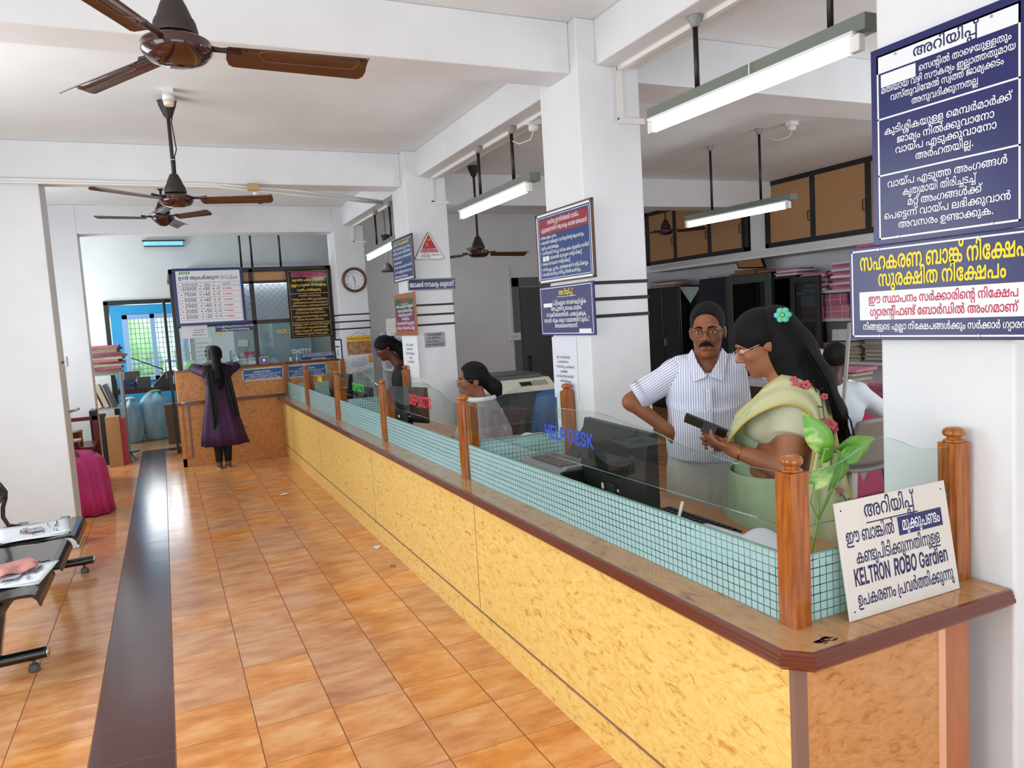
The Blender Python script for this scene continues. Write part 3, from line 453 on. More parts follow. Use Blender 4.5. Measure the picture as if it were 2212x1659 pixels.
def tag(o,label,cat,group=None,kind=None):
 o['label']=label
 o['category']=cat
 if group:o['group']=group
 o['kind']=kind or 'thing'
 return o
def thing(name,label,cat,loc=(0,0,0),group=None):
 o=bpy.data.objects.new(name,None)
 COL.objects.link(o)
 o.empty_display_size=0.1
 o.location=loc
 return tag(o,label,cat,group)
def struct(o):
 o['kind']='structure'
 return o
def copy_tree(o,parent=None):
 c=o.copy()
 COL.objects.link(c)
 if parent:
  c.parent=parent
 for ch in list(o.children):
  copy_tree(ch,c)
 return c
# ------------------------------------------------------------------ lettering (glyph outlines are plain polygon data)
def steps(c):
 v=np.array(c);r=np.round(v/150)
 return np.cumsum(np.stack([r,v-r*150],1),axis=0)*12
GLY=[(q[0],[steps(c)for c in q[1:]])for q in GLYPHS]
CLU={tuple(c+3328 if c<128 else c-1000 for c in k):v for k,v in CLUSTERS}
def is_cons(c):return '\u0d15'<=c<='\u0d3a'
def shaped(s):
 out,i=[],0
 while i<len(s):
  j=i+1
  if is_cons(s[i]):
   while j+1<len(s)and s[j]=='\u0d4d' and is_cons(s[j+1]):j+=2
   if j<len(s)and s[j]=='\u0d4d':j+=1
   while j<len(s)and('\u0d3e'<=s[j]<='\u0d4c' or s[j]in '\u0d57\u0d02\u0d03'):j+=1
  out+=CLU[tuple(ord(c)for c in s[i:j])]
  i=j
 return out
_TC={}
def glyph_mesh(g,bold):
 key=(g,bold)
 if key in _TC:
  return _TC[key]
 pts,edges,conts=[],[],[]
 for fl in GLY[g][1]:
  c=fl.copy()
  if bold:
   d1=np.roll(c,-1,0)-c
   d0=np.roll(d1,1,0)
   def nrm(d):
    l=np.maximum(np.hypot(d[:,0],d[:,1]),1e-6)
    return np.stack([-d[:,1]/l,d[:,0]/l],1)
   n=nrm(d0)+nrm(d1)
   l=np.maximum((n**2).sum(1),0.6)
   c=c+n*(2*bold/l)[:,None]
  o=len(pts)
  k=len(c)
  pts+=[Vector((float(a),float(b)))for a,b in c]
  edges+=[(o+i,o+(i+1)%k)for i in range(k)]
  conts.append(c)
 if not pts:
  _TC[key]=([],[])
  return _TC[key]
 V,_,F,_,_,_=delaunay_2d_cdt(pts,edges,[],0,0.01)
 V=np.array([(p[0],p[1])for p in V])
 F=np.array([f for f in F if len(f)==3])
 cen=V[F].mean(1)
 wn_=np.zeros(len(F))
 for c in conts:
  a,b=c,np.roll(c,-1,0)
  px,py=cen[:,0][:,None],cen[:,1][:,None]
  up=(a[None,:,1]<=py)&(b[None,:,1]>py)
  dn=(a[None,:,1]>py)&(b[None,:,1]<=py)
  cr=(b[None,:,0]-a[None,:,0])*(py-a[None,:,1])-(px-a[None,:,0])*(b[None,:,1]-a[None,:,1])
  wn_+=(up&(cr>0)).sum(1)-(dn&(cr<0)).sum(1)
 F=F[wn_!=0]
 _TC[key]=(V.tolist(),F.tolist())
 return _TC[key]
def text_width(s):
 return sum(GLY[g][0]for g in shaped(s))
def put_text(mb,s,O,U,V,u0,v0,size,width=None,align='l',bold=0,slant=0.0,mi=None):
 """text s with its base line starting at O + u0*U + v0*V; size = em in metres; width = fitted length"""
 O,U,V=Vector(O),Vector(U),Vector(V)
 tw=max(text_width(s),1)
 sx=size/1000 if width is None else width/tw
 sy=size/1000
 if align=='c':
  u0-=tw*sx/2
 elif align=='r':
  u0-=tw*sx
 x=0
 for g in shaped(s):
  vs,fs=glyph_mesh(g,bold)
  mb.add([O+U*(u0+(x+p[0]+slant*p[1])*sx)+V*(v0+p[1]*sy)for p in vs],fs,mi,False)
  x+=GLY[g][0]
# ================================================================== ROOM SHELL
M_wall=mat('wall_paint','#e4e7ea',0.55,noise=0.05,nscale=3.0,bump=0.04,bscale=90)
M_ceil=mat('ceiling_paint','#ecf1f3',0.7,noise=0.05,nscale=2.5,bump=0.05,bscale=60)
M_white=mat('white_plastic','#e8e8e4',0.35)
M_black=mat('black_line_paint','#0d0c0c',0.5)
def floor_mat():
 m,nt,N,L,b=nodes('glazed_floor_tiles')
 tc=N.new('ShaderNodeTexCoord')
 sx=N.new('ShaderNodeSeparateXYZ')
 L.new(tc.outputs['Object'],sx.inputs[0])
 X,Y=sx.outputs[0],sx.outputs[1]
 T=0.305
 tx=mth(nt,'DIVIDE',mth(nt,'ADD',X,0.098+T*40),T)
 ty=mth(nt,'DIVIDE',mth(nt,'ADD',Y,-3.133+0.3055*40),0.3055)
 fx,fy=mth(nt,'FRACT',tx),mth(nt,'FRACT',ty)
 ix,iy=mth(nt,'FLOOR',tx),mth(nt,'FLOOR',ty)
 def edge(f,wdt):
  d=mth(nt,'MINIMUM',f,mth(nt,'SUBTRACT',1.0,f))
  return mth(nt,'LESS_THAN',d,wdt)
 grout=mth(nt,'MAXIMUM',edge(fx,0.008),edge(fy,0.0045))
 cv=N.new('ShaderNodeCombineXYZ')
 L.new(ix,cv.inputs[0]);L.new(iy,cv.inputs[1])
 wnz=N.new('ShaderNodeTexWhiteNoise');L.new(cv.outputs[0],wnz.inputs[0])
 # clouded glaze, streaked across the tile, shifted per tile
 mp=N.new('ShaderNodeMapping');L.new(tc.outputs['Object'],mp.inputs[0])
 mp.inputs['Scale'].default_value=(3.2,7.5,1)
 va=N.new('ShaderNodeVectorMath');va.operation='ADD'
 L.new(mp.outputs[0],va.inputs[0])
 vs_=N.new('ShaderNodeVectorMath');vs_.operation='SCALE';vs_.inputs['Scale'].default_value=9
 L.new(wnz.outputs['Color'],vs_.inputs[0]);L.new(vs_.outputs[0],va.inputs[1])
 nz=N.new('ShaderNodeTexNoise');nz.inputs['Scale'].default_value=1.3;nz.inputs['Detail'].default_value=5
 nz.inputs['Roughness'].default_value=0.62
 L.new(va.outputs[0],nz.inputs['Vector'])
 rp=N.new('ShaderNodeValToRGB')
 e=rp.color_ramp.elements
 e[0].position,e[0].color=0.28,lin('#b8713c')
 e[1].position,e[1].color=0.72,lin('#e6b47e')
 k=e.new(0.48);k.color=lin('#d6904f')
 L.new(nz.outputs['Fac'],rp.inputs[0])
 hv=N.new('ShaderNodeHueSaturation')
 L.new(rp.outputs[0],hv.inputs['Color'])
 L.new(mth(nt,'ADD',0.9,mth(nt,'MULTIPLY',wnz.outputs['Value'],0.2)),hv.inputs['Value'])
 L.new(mth(nt,'ADD',0.88,mth(nt,'MULTIPLY',wnz.outputs['Value'],0.16)),hv.inputs['Saturation'])
 # maroon border band: one tile wide along the hall, turning across in front of the far doorway
 inx=mth(nt,'MULTIPLY',mth(nt,'GREATER_THAN',X,-0.403),mth(nt,'LESS_THAN',X,-0.098))
 inx=mth(nt,'MULTIPLY',inx,mth(nt,'LESS_THAN',Y,11.99))
 iny=mth(nt,'MULTIPLY',mth(nt,'GREATER_THAN',Y,11.685),mth(nt,'LESS_THAN',Y,11.99))
 iny=mth(nt,'MULTIPLY',iny,mth(nt,'GREATER_THAN',X,-0.403))
 band=mth(nt,'MAXIMUM',inx,iny)
 mar=mixc(nt,nz.outputs['Fac'],'#3a1613','#5d2a24')
 c1=mixc(nt,band,hv.outputs[0],mar)
 c2=mixc(nt,grout,c1,mixc(nt,band,'#8a4f2c','#7a5648'))
 L.new(c2,b.inputs['Base Color'])
 L.new(mth(nt,'ADD',0.17,mth(nt,'MULTIPLY',grout,0.4)),b.inputs['Roughness'])
 bp=N.new('ShaderNodeBump');bp.inputs['Strength'].default_value=0.25;bp.inputs['Distance'].default_value=0.004
 n2=N.new('ShaderNodeTexNoise');n2.inputs['Scale'].default_value=5.0;n2.inputs['Detail'].default_value=1
 L.new(tc.outputs['Object'],n2.inputs['Vector'])
 L.new(mth(nt,'SUBTRACT',mth(nt,'MULTIPLY',n2.outputs['Fac'],0.5),mth(nt,'MULTIPLY',grout,0.5)),bp.inputs['Height'])
 L.new(bp.outputs[0],b.inputs['Normal'])
 b.inputs['Specular IOR Level'].default_value=0.6
 return m
M_floor=floor_mat()
CZ=3.13                                   # ceiling height
XL,XB=-1.9,7.75                         # left wall of the hall, back wall of the office
struct(MB().box(XL-.2,XB+.2,-2.2,15.6,-0.1,0.0).build('floor',M_floor))
struct(MB().box(XL-.2,XB+.2,-2.2,15.6,CZ,CZ+.15).build('ceiling',M_ceil))
# left wall of the hall with two window openings, then three unseen ones added for the fill lamps
b=MB()
for y0,y1,z0,z1 in((-2.2,0.0,0,CZ),(0,2.6,0,.9),(0,2.6,2.4,CZ),(2.6,3.5,0,CZ),(3.5,5.7,0,.9),(3.5,5.7,2.4,CZ),(5.7,7.6,0,CZ),(7.6,9.2,0,1.0),(7.6,9.2,2.4,CZ),(9.2,10.2,0,CZ),(10.2,11.6,0,1.1),(10.2,11.6,2.5,CZ),(11.6,13.0,0,CZ),(13.0,14.4,0,1.1),(13.0,14.4,2.5,CZ),(14.4,15.6,0,CZ)):
 b.box(XL-.2,XL,y0,y1,z0,z1)
struct(b.build('wall_left',M_wall))
# entrance wall behind the camera, wide doorway
b=MB()
for x0,x1,z0,z1 in((XL,-1.6,0,CZ),(-1.6,1.8,2.65,CZ),(1.8,2.5,0,CZ)):
 b.box(x0,x1,-2.2,-2.0,z0,z1)
struct(b.build('wall_front',M_wall))
# wall that closes the office beside the first pillar (with a side window), back wall and far walls
b=MB()
b.box(2.475,4.4,1.28,1.5,0,CZ);b.box(6.0,XB,1.28,1.5,0,CZ);b.box(4.4,6.0,1.28,1.5,0,1.0);b.box(4.4,6.0,1.28,1.5,2.3,CZ)
b.box(2.475,2.7,-2.2,1.28,0,CZ)
struct(b.build('wall_office_side',M_wall))
struct(MB().box(XB,XB+.2,1.5,15.6,0,CZ).build('wall_office_back',M_wall))
# office far wall and the corner jutting out beside the grey door
b=MB();b.box(2.5,XB,10.3,10.5,0,CZ)
struct(b.build('wall_office_far',M_wall))
# the blue room: partition wall with doorway, window wall
b=MB()
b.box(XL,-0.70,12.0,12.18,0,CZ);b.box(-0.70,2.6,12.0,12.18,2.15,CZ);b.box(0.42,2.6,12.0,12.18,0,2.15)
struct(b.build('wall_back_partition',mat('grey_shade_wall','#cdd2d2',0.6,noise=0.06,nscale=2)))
M_blue=mat('sky_blue_paint','#3db4ea',0.5,noise=0.05,nscale=3)
b=MB()
b.box(XL,-0.62,15.25,15.45,0,CZ);b.box(0.36,2.6,15.25,15.45,0,CZ);b.box(-0.62,0.36,15.25,15.45,0,.85);b.box(-0.62,0.36,15.25,15.45,2.05,CZ)
b.box(2.4,2.6,12.18,15.25,0,CZ)
struct(b.build('wall_blue_room',M_blue))
# outside, seen through the barred window
struct(MB().box(-6,6,15.6,24,-0.6,-0.5).build('ground',mat('yard_ground','#9aa37a',0.9,noise=0.3,nscale=1)))
# window of the blue room: frame, mullion, bars, panes
M_bluef=mat('pale_blue_frame','#a9cdf2',0.45)
b=MB()
for x0,x1 in((-.62,-.53),(-.17,-.09),(.27,.36)):
 b.box(x0,x1,15.2,15.34,.85,2.05)
b.box(-.62,.36,15.2,15.34,.85,.93);b.box(-.62,.36,15.2,15.34,1.97,2.05)
b.box(-.53,.27,15.24,15.32,1.15,1.19)
wf=struct(b.build('window_1',M_bluef,bevel=.004))
b=MB()
for k in range(5):
 for xa in(-.53,-.09):
  b.cyl((xa+.07*(k+.5),15.22,.93),(xa+.07*(k+.5),15.22,1.97),.004,n=6)
for k in range(11):
 b.cyl((-.53,15.22,.97+.092*k),(.27,15.22,.97+.092*k),.004,n=6)
b.build('window_bars',mat('dark_bar','#3c4a52',0.5),wf)
M_sky=mat('window_pane_outdoor_light','#eaf7ff',0.3,emit='#e6f6f4',estr=1.5)
def glass_mat(name,tint='#dceee8',rough=0.0,ior=1.5,refl=1.0):
 m,nt,N,L,b=nodes(name)
 N.remove(b)
 tr=N.new('ShaderNodeBsdfTransparent');tr.inputs[0].default_value=lin(tint)
 gl=N.new('ShaderNodeBsdfGlossy');gl.inputs['Roughness'].default_value=rough
 mx=N.new('ShaderNodeMixShader')
 L.new(schlick(nt,0.045,0.7),mx.inputs[0])
 L.new(tr.outputs[0],mx.inputs[1]);L.new(gl.outputs[0],mx.inputs[2])
 L.new(mx.outputs[0],N['Material Output'].inputs[0])
 return m
M_pane=glass_mat('window_glass','#eef8f6')
MB().box(-.53,.27,15.285,15.29,.93,1.97).build('window_pane',M_pane,wf)
# trees outside the far window
for k,(x,y,z,r)in enumerate(((-1.5,19.5,1.0,1.5),(1.9,20.5,0.9,1.7))):
 b=MB();b.sphere((x,y,z),r,20,14)
 rr=random.Random(k)
 b.v=[(p[0]+rr.uniform(-.12,.12),p[1]+rr.uniform(-.12,.12),p[2]+rr.uniform(-.12,.12))for p in b.v]
 o=b.build('tree',mat('outdoor_foliage','#a9cf8c',0.8,noise=0.3,nscale=3))
 tag(o,('bushy green tree outside the barred window, beyond its left casement','bushy green tree outside the barred window, beyond its right casement')[k],'tree','trees outside the far window')
# black frame of the doorway into the blue room
M_bk=mat('black_frame_paint','#0e0f10',0.35)
b=MB()
b.box(-.70,-.64,11.95,12.2,0,2.15);b.box(-.70,.20,11.95,12.2,2.10,2.16);b.box(.36,.42,11.95,12.2,0,2.15);b.box(.2,.42,11.95,12.2,2.1,2.16)
struct(b.build('door_frame',M_bk,bevel=.004))
# wall at the end of the hall with the wide opening (left jamb and header)
b=MB()
b.box(XL,-0.75,9.72,10.02,0,CZ);b.box(-0.75,2.09,9.72,10.02,2.81,CZ)
struct(b.build('wall_end',M_wall,bevel=.006))
# pillars along the counter, with three thin black grooves painted round each
PY=((1.28,1.70),(3.51,3.94),(6.59,7.02),(9.71,10.12))
for k,(y0,y1)in enumerate(PY):
 p=struct(MB().box(2.09,2.475,y0,y1,0,CZ).build('pillar',M_wall,bevel=.008))
 if k:
  b=MB()
  for z in(1.755,1.667,1.575):
   b.box(2.086,2.479,y0-.004,y1+.004,z-.009,z+.009)
  b.build('groove_line',M_black,p)
# left pillar of the hall
struct(MB().box(XL,-0.735,6.72,7.10,0,CZ).build('pillar',M_wall,bevel=.008))
# beams: across the hall and office, and along the counter line
def beam(x0,x1,y0,y1,z):
 return struct(MB().box(x0,x1,y0,y1,z,CZ).build('beam',M_wall,bevel=.008))
beam(XL,2.09,3.58,3.82,2.865)
beam(XL,2.09,6.71,6.98,2.835)
beam(2.205,2.475,1.7,3.51,2.895);beam(2.205,2.475,3.94,6.59,2.90);beam(2.205,2.475,7.02,9.71,2.885);beam(2.205,2.475,-2.0,1.28,2.9)
beam(2.475,XB,3.58,3.93,2.85)
beam(2.475,XB,7.5,7.8,2.80)
# white cable conduit strips under the long beam and down the pillars
b=MB()
b.box(2.33,2.36,1.7,3.50,2.872,2.895);b.box(2.33,2.36,3.495,3.51,2.62,2.895);b.box(2.33,2.49,3.49,3.51,2.60,2.63)
struct(b.build('trim_1',M_white))
b=MB()
b.box(2.33,2.355,3.94,6.58,2.876,2.90);b.box(2.33,2.355,6.575,6.59,2.68,2.90);b.box(2.33,2.49,6.575,6.59,2.665,2.69)
struct(b.build('trim_2',M_white))
b=MB()
b.box(2.33,2.355,7.02,9.70,2.862,2.885);b.box(2.33,2.355,9.695,9.71,2.68,2.88);b.box(2.33,2.5,9.695,9.71,2.665,2.69)
struct(b.build('trim_3',M_white))
# ceiling cables running across under the second beam
b=MB()
for dz,sag in((0,.01),(-.02,.03)):
 b.tube([(XL,6.70,2.84+dz),(-.7,6.69,2.835+dz),(.5,6.69,2.825+dz),(1.2,6.85,2.82+dz-sag),(2.08,7.3,2.80+dz)],.011,6)
o=tag(b.build('cable_run',M_white),'pair of white cables strung along the lower edge of the second ceiling beam','cable')
# ================================================================== LONG COUNTER
def burl(name,a,b_,c,scale=1.0,rough=0.32,stretch=(6,6,14)):
 m,nt,N,L,b=nodes(name)
 tc=N.new('ShaderNodeTexCoord')
 n0=N.new('ShaderNodeTexNoise');n0.inputs['Scale'].default_value=2.2*scale;n0.inputs['Detail'].default_value=3
 L.new(tc.outputs['Object'],n0.inputs['Vector'])
 mp=N.new('ShaderNodeMapping');mp.inputs['Scale'].default_value=stretch
 mp.inputs['Rotation'].default_value=(0.5,0.25,0.0)
 va=N.new('ShaderNodeVectorMath');va.operation='ADD'
 L.new(tc.outputs['Object'],mp.inputs[0]);L.new(mp.outputs[0],va.inputs[0]);L.new(n0.outputs['Color'],va.inputs[1])
 n1=N.new('ShaderNodeTexNoise');n1.inputs['Scale'].default_value=3.0*scale;n1.inputs['Detail'].default_value=7
 n1.inputs['Roughness'].default_value=0.7;n1.inputs['Distortion'].default_value=0.8
 L.new(va.outputs[0],n1.inputs['Vector'])
 r=N.new('ShaderNodeValToRGB');e=r.color_ramp.elements
 e[0].position,e[0].color=0.33,lin(c)
 e[1].position,e[1].color=0.60,lin(a)
 k=e.new(0.44);k.color=lin(b_)
 L.new(n1.outputs['Fac'],r.inputs[0])
 col=mixc(nt,mth(nt,'MULTIPLY',n0.outputs['Fac'],0.45),r.outputs[0],b_)
 L.new(col,b.inputs['Base Color'])
 b.inputs['Roughness'].default_value=rough
 b.inputs['Specular IOR Level'].default_value=0.45
 return m
M_lam=burl('yellow_burl_laminate','#f6da8a','#eec76c','#b8772f')
M_lam2=burl('orange_burl_laminate','#d5a06a','#c78c55','#94602f')
M_top=burl('countertop_laminate','#c69767','#b78557','#7b5030',rough=0.14,stretch=(8,3,8))
M_mold=mat('dark_varnished_molding','#662a15',0.25,coat=0.3)
M_post=mat('varnished_teak','#b0651f',0.2,color2='#8a4714',nscale=14,nstretch=(6,6,.6),coat=0.35)
M_strip=mat('brown_inlay_strip','#8a6a5c',0.5)
M_pink=mat('pale_edge_strip','#e7b592',0.45)
M_dkbrown=mat('dark_timber','#3a2014',0.6)  # plain dark brown for joints, scuffs, desk panels and table legs
CT=0.76
counter=thing('service_counter','long yellow burl laminate service counter running down the hall with brown edged top','counter',(1.6,5.7,0))
MB().box(1.333,1.36,1.36,10.04,.138,.72).build('front_panel',M_lam,counter)
MB().box(1.330,1.36,1.352,10.04,0,.126).build('skirting',M_lam,counter)
MB().box(1.334,1.355,1.36,10.04,.122,.142).build('inlay_strip',M_strip,counter,)
b=MB()
b.box(1.37,1.86,1.346,1.37,0,.72)
b.build('end_panel',M_lam2,counter)
b=MB();b.box(1.885,1.985,1.344,1.37,0,.72)
b.build('end_stile',mat('plain_brown_laminate','#b9754e',0.4,noise=.15,nscale=20,nstretch=(3,3,.4)),counter)
b=MB();b.box(1.331,1.372,1.344,1.362,0,.72);b.build('corner_strip',M_strip,counter)
b=MB();b.box(1.858,1.886,1.343,1.37,0,.72);b.build('end_strip',M_pink,counter)
b=MB()
for y in(3.45,5.5,7.6):MB().box(1.3325,1.334,y,y+.004,.142,.72).build('panel_joint',M_dkbrown,counter)
# top slab with chamfered corner
top_poly=[(1.29,10.04),(1.29,1.337),(1.337,1.29),(2.085,1.29),(2.085,1.70),(1.52,1.70),(1.52,10.04)]
MB().prism(top_poly,'z',.735,CT).build('worktop',M_top,counter)
# moulded edge swept along the front, chamfer and end
def mould(path,prof,closed=False):
 mb=MB();n=len(prof);vs=[];fs=[]
 for i,p in enumerate(path):
  p=Vector(p).to_2d()if len(p)>2 else Vector(p)
  a=Vector(path[max(i-1,0)]);c=Vector(path[min(i+1,len(path)-1)])
  d0=(p-a).normalized()if i else(c-p).normalized()
  d1=(c-p).normalized()if i<len(path)-1 else d0
  n0=Vector((d0.y,-d0.x));n1=Vector((d1.y,-d1.x))
  nn=(n0+n1);nn=nn/max(nn.dot(n0),.3)
  for o,z in prof:
   vs.append((p.x+nn.x*o,p.y+nn.y*o,z))
 for i in range(len(path)-1):
  for k in range(n):
   fs.append((i*n+k,i*n+(k+1)%n,(i+1)*n+(k+1)%n,(i+1)*n+k))
 fs+=[tuple(range(n)),tuple((len(path)-1)*n+k for k in range(n))]
 return mb.add(vs,fs,0,False)
prof=[(0,CT+.001),(.010,CT+.001),(.014,CT-.004),(.014,CT-.010),(.018,CT-.013),(.018,CT-.019),(.022,CT-.022),(.022,CT-.032),(.017,CT-.036),(.010,CT-.044),(0,CT-.046)]
mould([(1.29,10.04),(1.29,1.337),(1.337,1.29),(2.075,1.29)][::-1],[(-o,z)for o,z in prof][::1]).build('edge_molding',M_mold,counter)
b=MB()
# worn dark patch on the corner of the top
rr=random.Random(3)
for k in range(26):
 x,y=1.36+rr.gauss(0.05,.018),1.325+rr.gauss(0,.006)
 s_=rr.uniform(.003,.009)
 b.prism([(x+s_*1.6*math.cos(t)*rr.uniform(.6,1.2),y+s_*.5*math.sin(t)*rr.uniform(.6,1.2))for t in(0,1,2,3,4,5)],'z',CT,CT+.0008)
b.build('scuff_mark',M_dkbrown,counter)
# ------------------------------------------------------------------ partition posts
def post_mesh(root,x,y,h=.405,s=.056,flute='-y'):
 hs=s/2
 b=MB()
 # square shaft; the face towards the entrance carries three reeds
 g=[]
 for k in range(13):
  t=k/12
  g.append((-hs+s*t,-hs+(.0045*abs(math.sin(3*math.pi*t))-.0035 if 0<k<12 else 0)))
 poly=g+[(hs,hs),(-hs,hs)]
 if flute is None:
  poly=[(-hs,-hs),(hs,-hs),(hs,hs),(-hs,hs)]
 elif flute=='-x':
  poly=[(q[1],q[0])for q in poly]
 b.prism([(x+p[0],y+p[1])for p in poly],'z',CT,CT+h)
 b.build('shaft',M_post,root,bevel=.002)
 b=MB()
 r=s/2
 b.lathe([(r*.95,0),(r*1.0,.004),(r*.8,.008),(r*.62,.011),(r*.62,.015),(r*.85,.017),(r*1.0,.022),(r*1.02,.028),(r*.92,.036),(r*.65,.042),(.0001,.0445)],(x,y,CT+h),20)
 b.build('knob',M_post,root)
 return root
def post(x,y,label,flute='-y',z0=0,**kw):
 t=thing('partition_post',label,'post',(x,y,CT+z0),'varnished posts of the glass partition')
 post_mesh(t,x,y,flute=flute,**kw)
 return t
FP=[(1.425,1.43),(1.408,3.70),(1.405,5.30),(1.40,6.87),(1.398,8.46),(1.395,10.01)]
fl=['thick varnished wooden post at the near corner of the counter','varnished wooden post between the help desk pane and the red deposits pane',
   'varnished wooden post between the red and the green deposits panes','varnished wooden post between the green deposits pane and the loans pane',
   'slim varnished post between the yellow loans pane and the last pane','slim varnished post against the cash desk at the far counter end']
for k,(x,y)in enumerate(FP):
 post(x,y,fl[k],flute=None if k==0 else '-y',s=.058 if k<2 else .05)
post(2.045,1.425,'varnished wooden post standing against the first white pillar','-x',s=.06)
# posts at the inner end of the cross partitions
RP=[(2.05,3.735),(2.05,6.86),(2.05,9.6)]
rl=['varnished post standing against the second pillar below the taped paper','varnished post behind the green deposits pane, before the third pillar','varnished post beside the cash cabin under the framed certificate']
for k,(x,y)in enumerate(RP):
 post(x,y,rl[k],'-x',s=.058)
# short double posts right behind the front ones (carry the cross panes)
for k,(x,y)in enumerate(((1.475,3.76),(1.47,5.36),(1.465,6.93),(1.46,8.52))):
 t=thing('partition_stub_post',('short reeded post right behind the post left of the help desk pane','short reeded post right behind the post right of the green deposits pane','short reeded post right behind the post right of the loans pane','short reeded post right behind the post left of the loans pane')[k],'post',(x,y,CT),'stub posts behind the front posts')
 MB().box(x-.025,x+.025,y-.025,y+.025,CT-.02,CT+.30+(.09 if k==0 else .07)).build('shaft',M_post,t,bevel=.002)
# ------------------------------------------------------------------ glass of the partition
M_glass=glass_mat('clear_partition_glass','#ebf4f0',refl=1.0)
M_gedge=mat('green_glass_edge','#6f9a8c',0.15)
def frost_mat(name,ax,step,phase):
 m,nt,N,L,b=nodes(name)
 tc=N.new('ShaderNodeTexCoord');sx=N.new('ShaderNodeSeparateXYZ')
 L.new(tc.outputs['Object'],sx.inputs[0])
 def line(o,st,ph,wd):
  f=mth(nt,'FRACT',mth(nt,'DIVIDE',mth(nt,'ADD',o,20+ph),st))
  return mth(nt,'LESS_THAN',f,wd)
 msk=mth(nt,'MAXIMUM',line(sx.outputs[ax],step,phase,.11),line(sx.outputs[2],.0235,-CT-.0,.11))
 tr=N.new('ShaderNodeBsdfTransparent');tr.inputs[0].default_value=lin('#a9c8c0')
 df=N.new('ShaderNodeBsdfDiffuse');df.inputs[0].default_value=lin('#b9e3e6')
 tl=N.new('ShaderNodeBsdfTranslucent');tl.inputs[0].default_value=lin('#b5e2e6')
 m1=N.new('ShaderNodeMixShader');m1.inputs[0].default_value=.35
 L.new(df.outputs[0],m1.inputs[1]);L.new(tl.outputs[0],m1.inputs[2])
 m2=N.new('ShaderNodeMixShader');L.new(msk,m2.inputs[0]);L.new(m1.outputs[0],m2.inputs[1]);L.new(tr.outputs[0],m2.inputs[2])
 gl=N.new('ShaderNodeBsdfGlossy');gl.inputs['Roughness'].default_value=.05
 m3=N.new('ShaderNodeMixShader');L.new(schlick(nt,0.03,0.35),m3.inputs[0]);L.new(m2.outputs[0],m3.inputs[1]);L.new(gl.outputs[0],m3.inputs[2])
 L.new(m3.outputs[0],N['Material Output'].inputs[0])
 return m
M_fry=frost_mat('frosted_grid_glass',1,.0235,.0)
M_frx=frost_mat('frosted_grid_glass_cross',0,.0235,.0)
def wave(t,a=.085,z0=1.160):
 """height of the ogee top edge along the pane, t in 0..1 from the nearer post"""
 keys=[(0,0),(.06,-.002),(.15,.012),(.27,.05),(.40,.075),(.52,.068),(.68,.035),(.82,.008),(.92,0),(1,.004)]
 for(a0,b0),(a1,b1)in zip(keys,keys[1:]):
  if a0<=t<=a1:
   u=(t-a0)/(a1-a0);u=u*u*(3-2*u)
   return z0+(b0+(b1-b0)*u)*a/.085
 return z0
def pane_front(y0,y1,label,word=None,wc=None,wy=None,wz=1.10,wh=.05,x=1.41,size=None,cat='glass pane'):
 # upper clear pane with wavy top; its cut edge is a second material
 t=thing('partition_glass',label,cat,(x,(y0+y1)/2,1.02),'clear wavy panes of the partition')
 n=40
 prof=[(y0+(y1-y0)*i/n,wave(i/n))for i in range(n+1)]
 poly=[(y1,1.022),(y0,1.022)]+prof
 b=MB()
 th=.004
 m=len(poly)
 vs=[(x-th,p[0],p[1])for p in poly]+[(x+th,p[0],p[1])for p in poly]
 b.add(vs,[tuple(range(m))],0,False)
 b.build('pane',M_glass,t,fix=False)
 e=MB()
 for i in range(m):
  j=(i+1)%m
  if i in(m-1,1):continue
  e.add([(x-th,*poly[i]),(x-th,*poly[j]),(x+th,*poly[j]),(x+th,*poly[i])],[(0,1,2,3)],0,True)
 e.build('pane_edge',M_gedge,t,fix=False)
 if word:
  lb=MB()
  put_text(lb,word,(x-th-.001,0,0),(0,-1,0),(0,0,1),-wy,wz,size or wh/.727,width=None,bold=40)
  lb.build('lettering',mat('vinyl_'+wc,wc,.45),t)
 f=thing('frosted_glass_panel',label.replace('clear','frosted grid').split(' lettered')[0]+', low on the counter',cat,(x,(y0+y1)/2,CT),'frosted grid panes on the counter')
 MB().add([(x,y0,CT),(x,y1,CT),(x,y1,.948),(x,y0,.948)],[(0,1,2,3)]).build('pane',M_fry,f,fix=False)
 MB().box(x-.004,x+.004,y0,y1,.945,.949).build('pane_edge',M_gedge,f)
 return t
pl=['clear pane nearest the entrance lettered HELP DESK in blue','clear pane lettered DEPOSITS in red before the seated woman','clear pane lettered DEPOSITS in green before the hanging calendar','clear pane lettered LOANS in yellow','clear pane without lettering next to the cash desk']
pw=[('HELP DESK','#1d49b8',2.77,1.098,.052),('DEPOSITS','#c8192b',4.66,1.085,.062),('DEPOSITS','#1fb432',6.27,1.075,.058),('LOANS','#e6d832',7.83,1.07,.05),(None,None,0,0,0)]
for k in range(5):
 a,b_=FP[k][1]+.03,FP[k+1][1]-.028
 pane_front(a,b_,pl[k],pw[k][0],pw[k][1],pw[k][2],pw[k][3],pw[k][4])
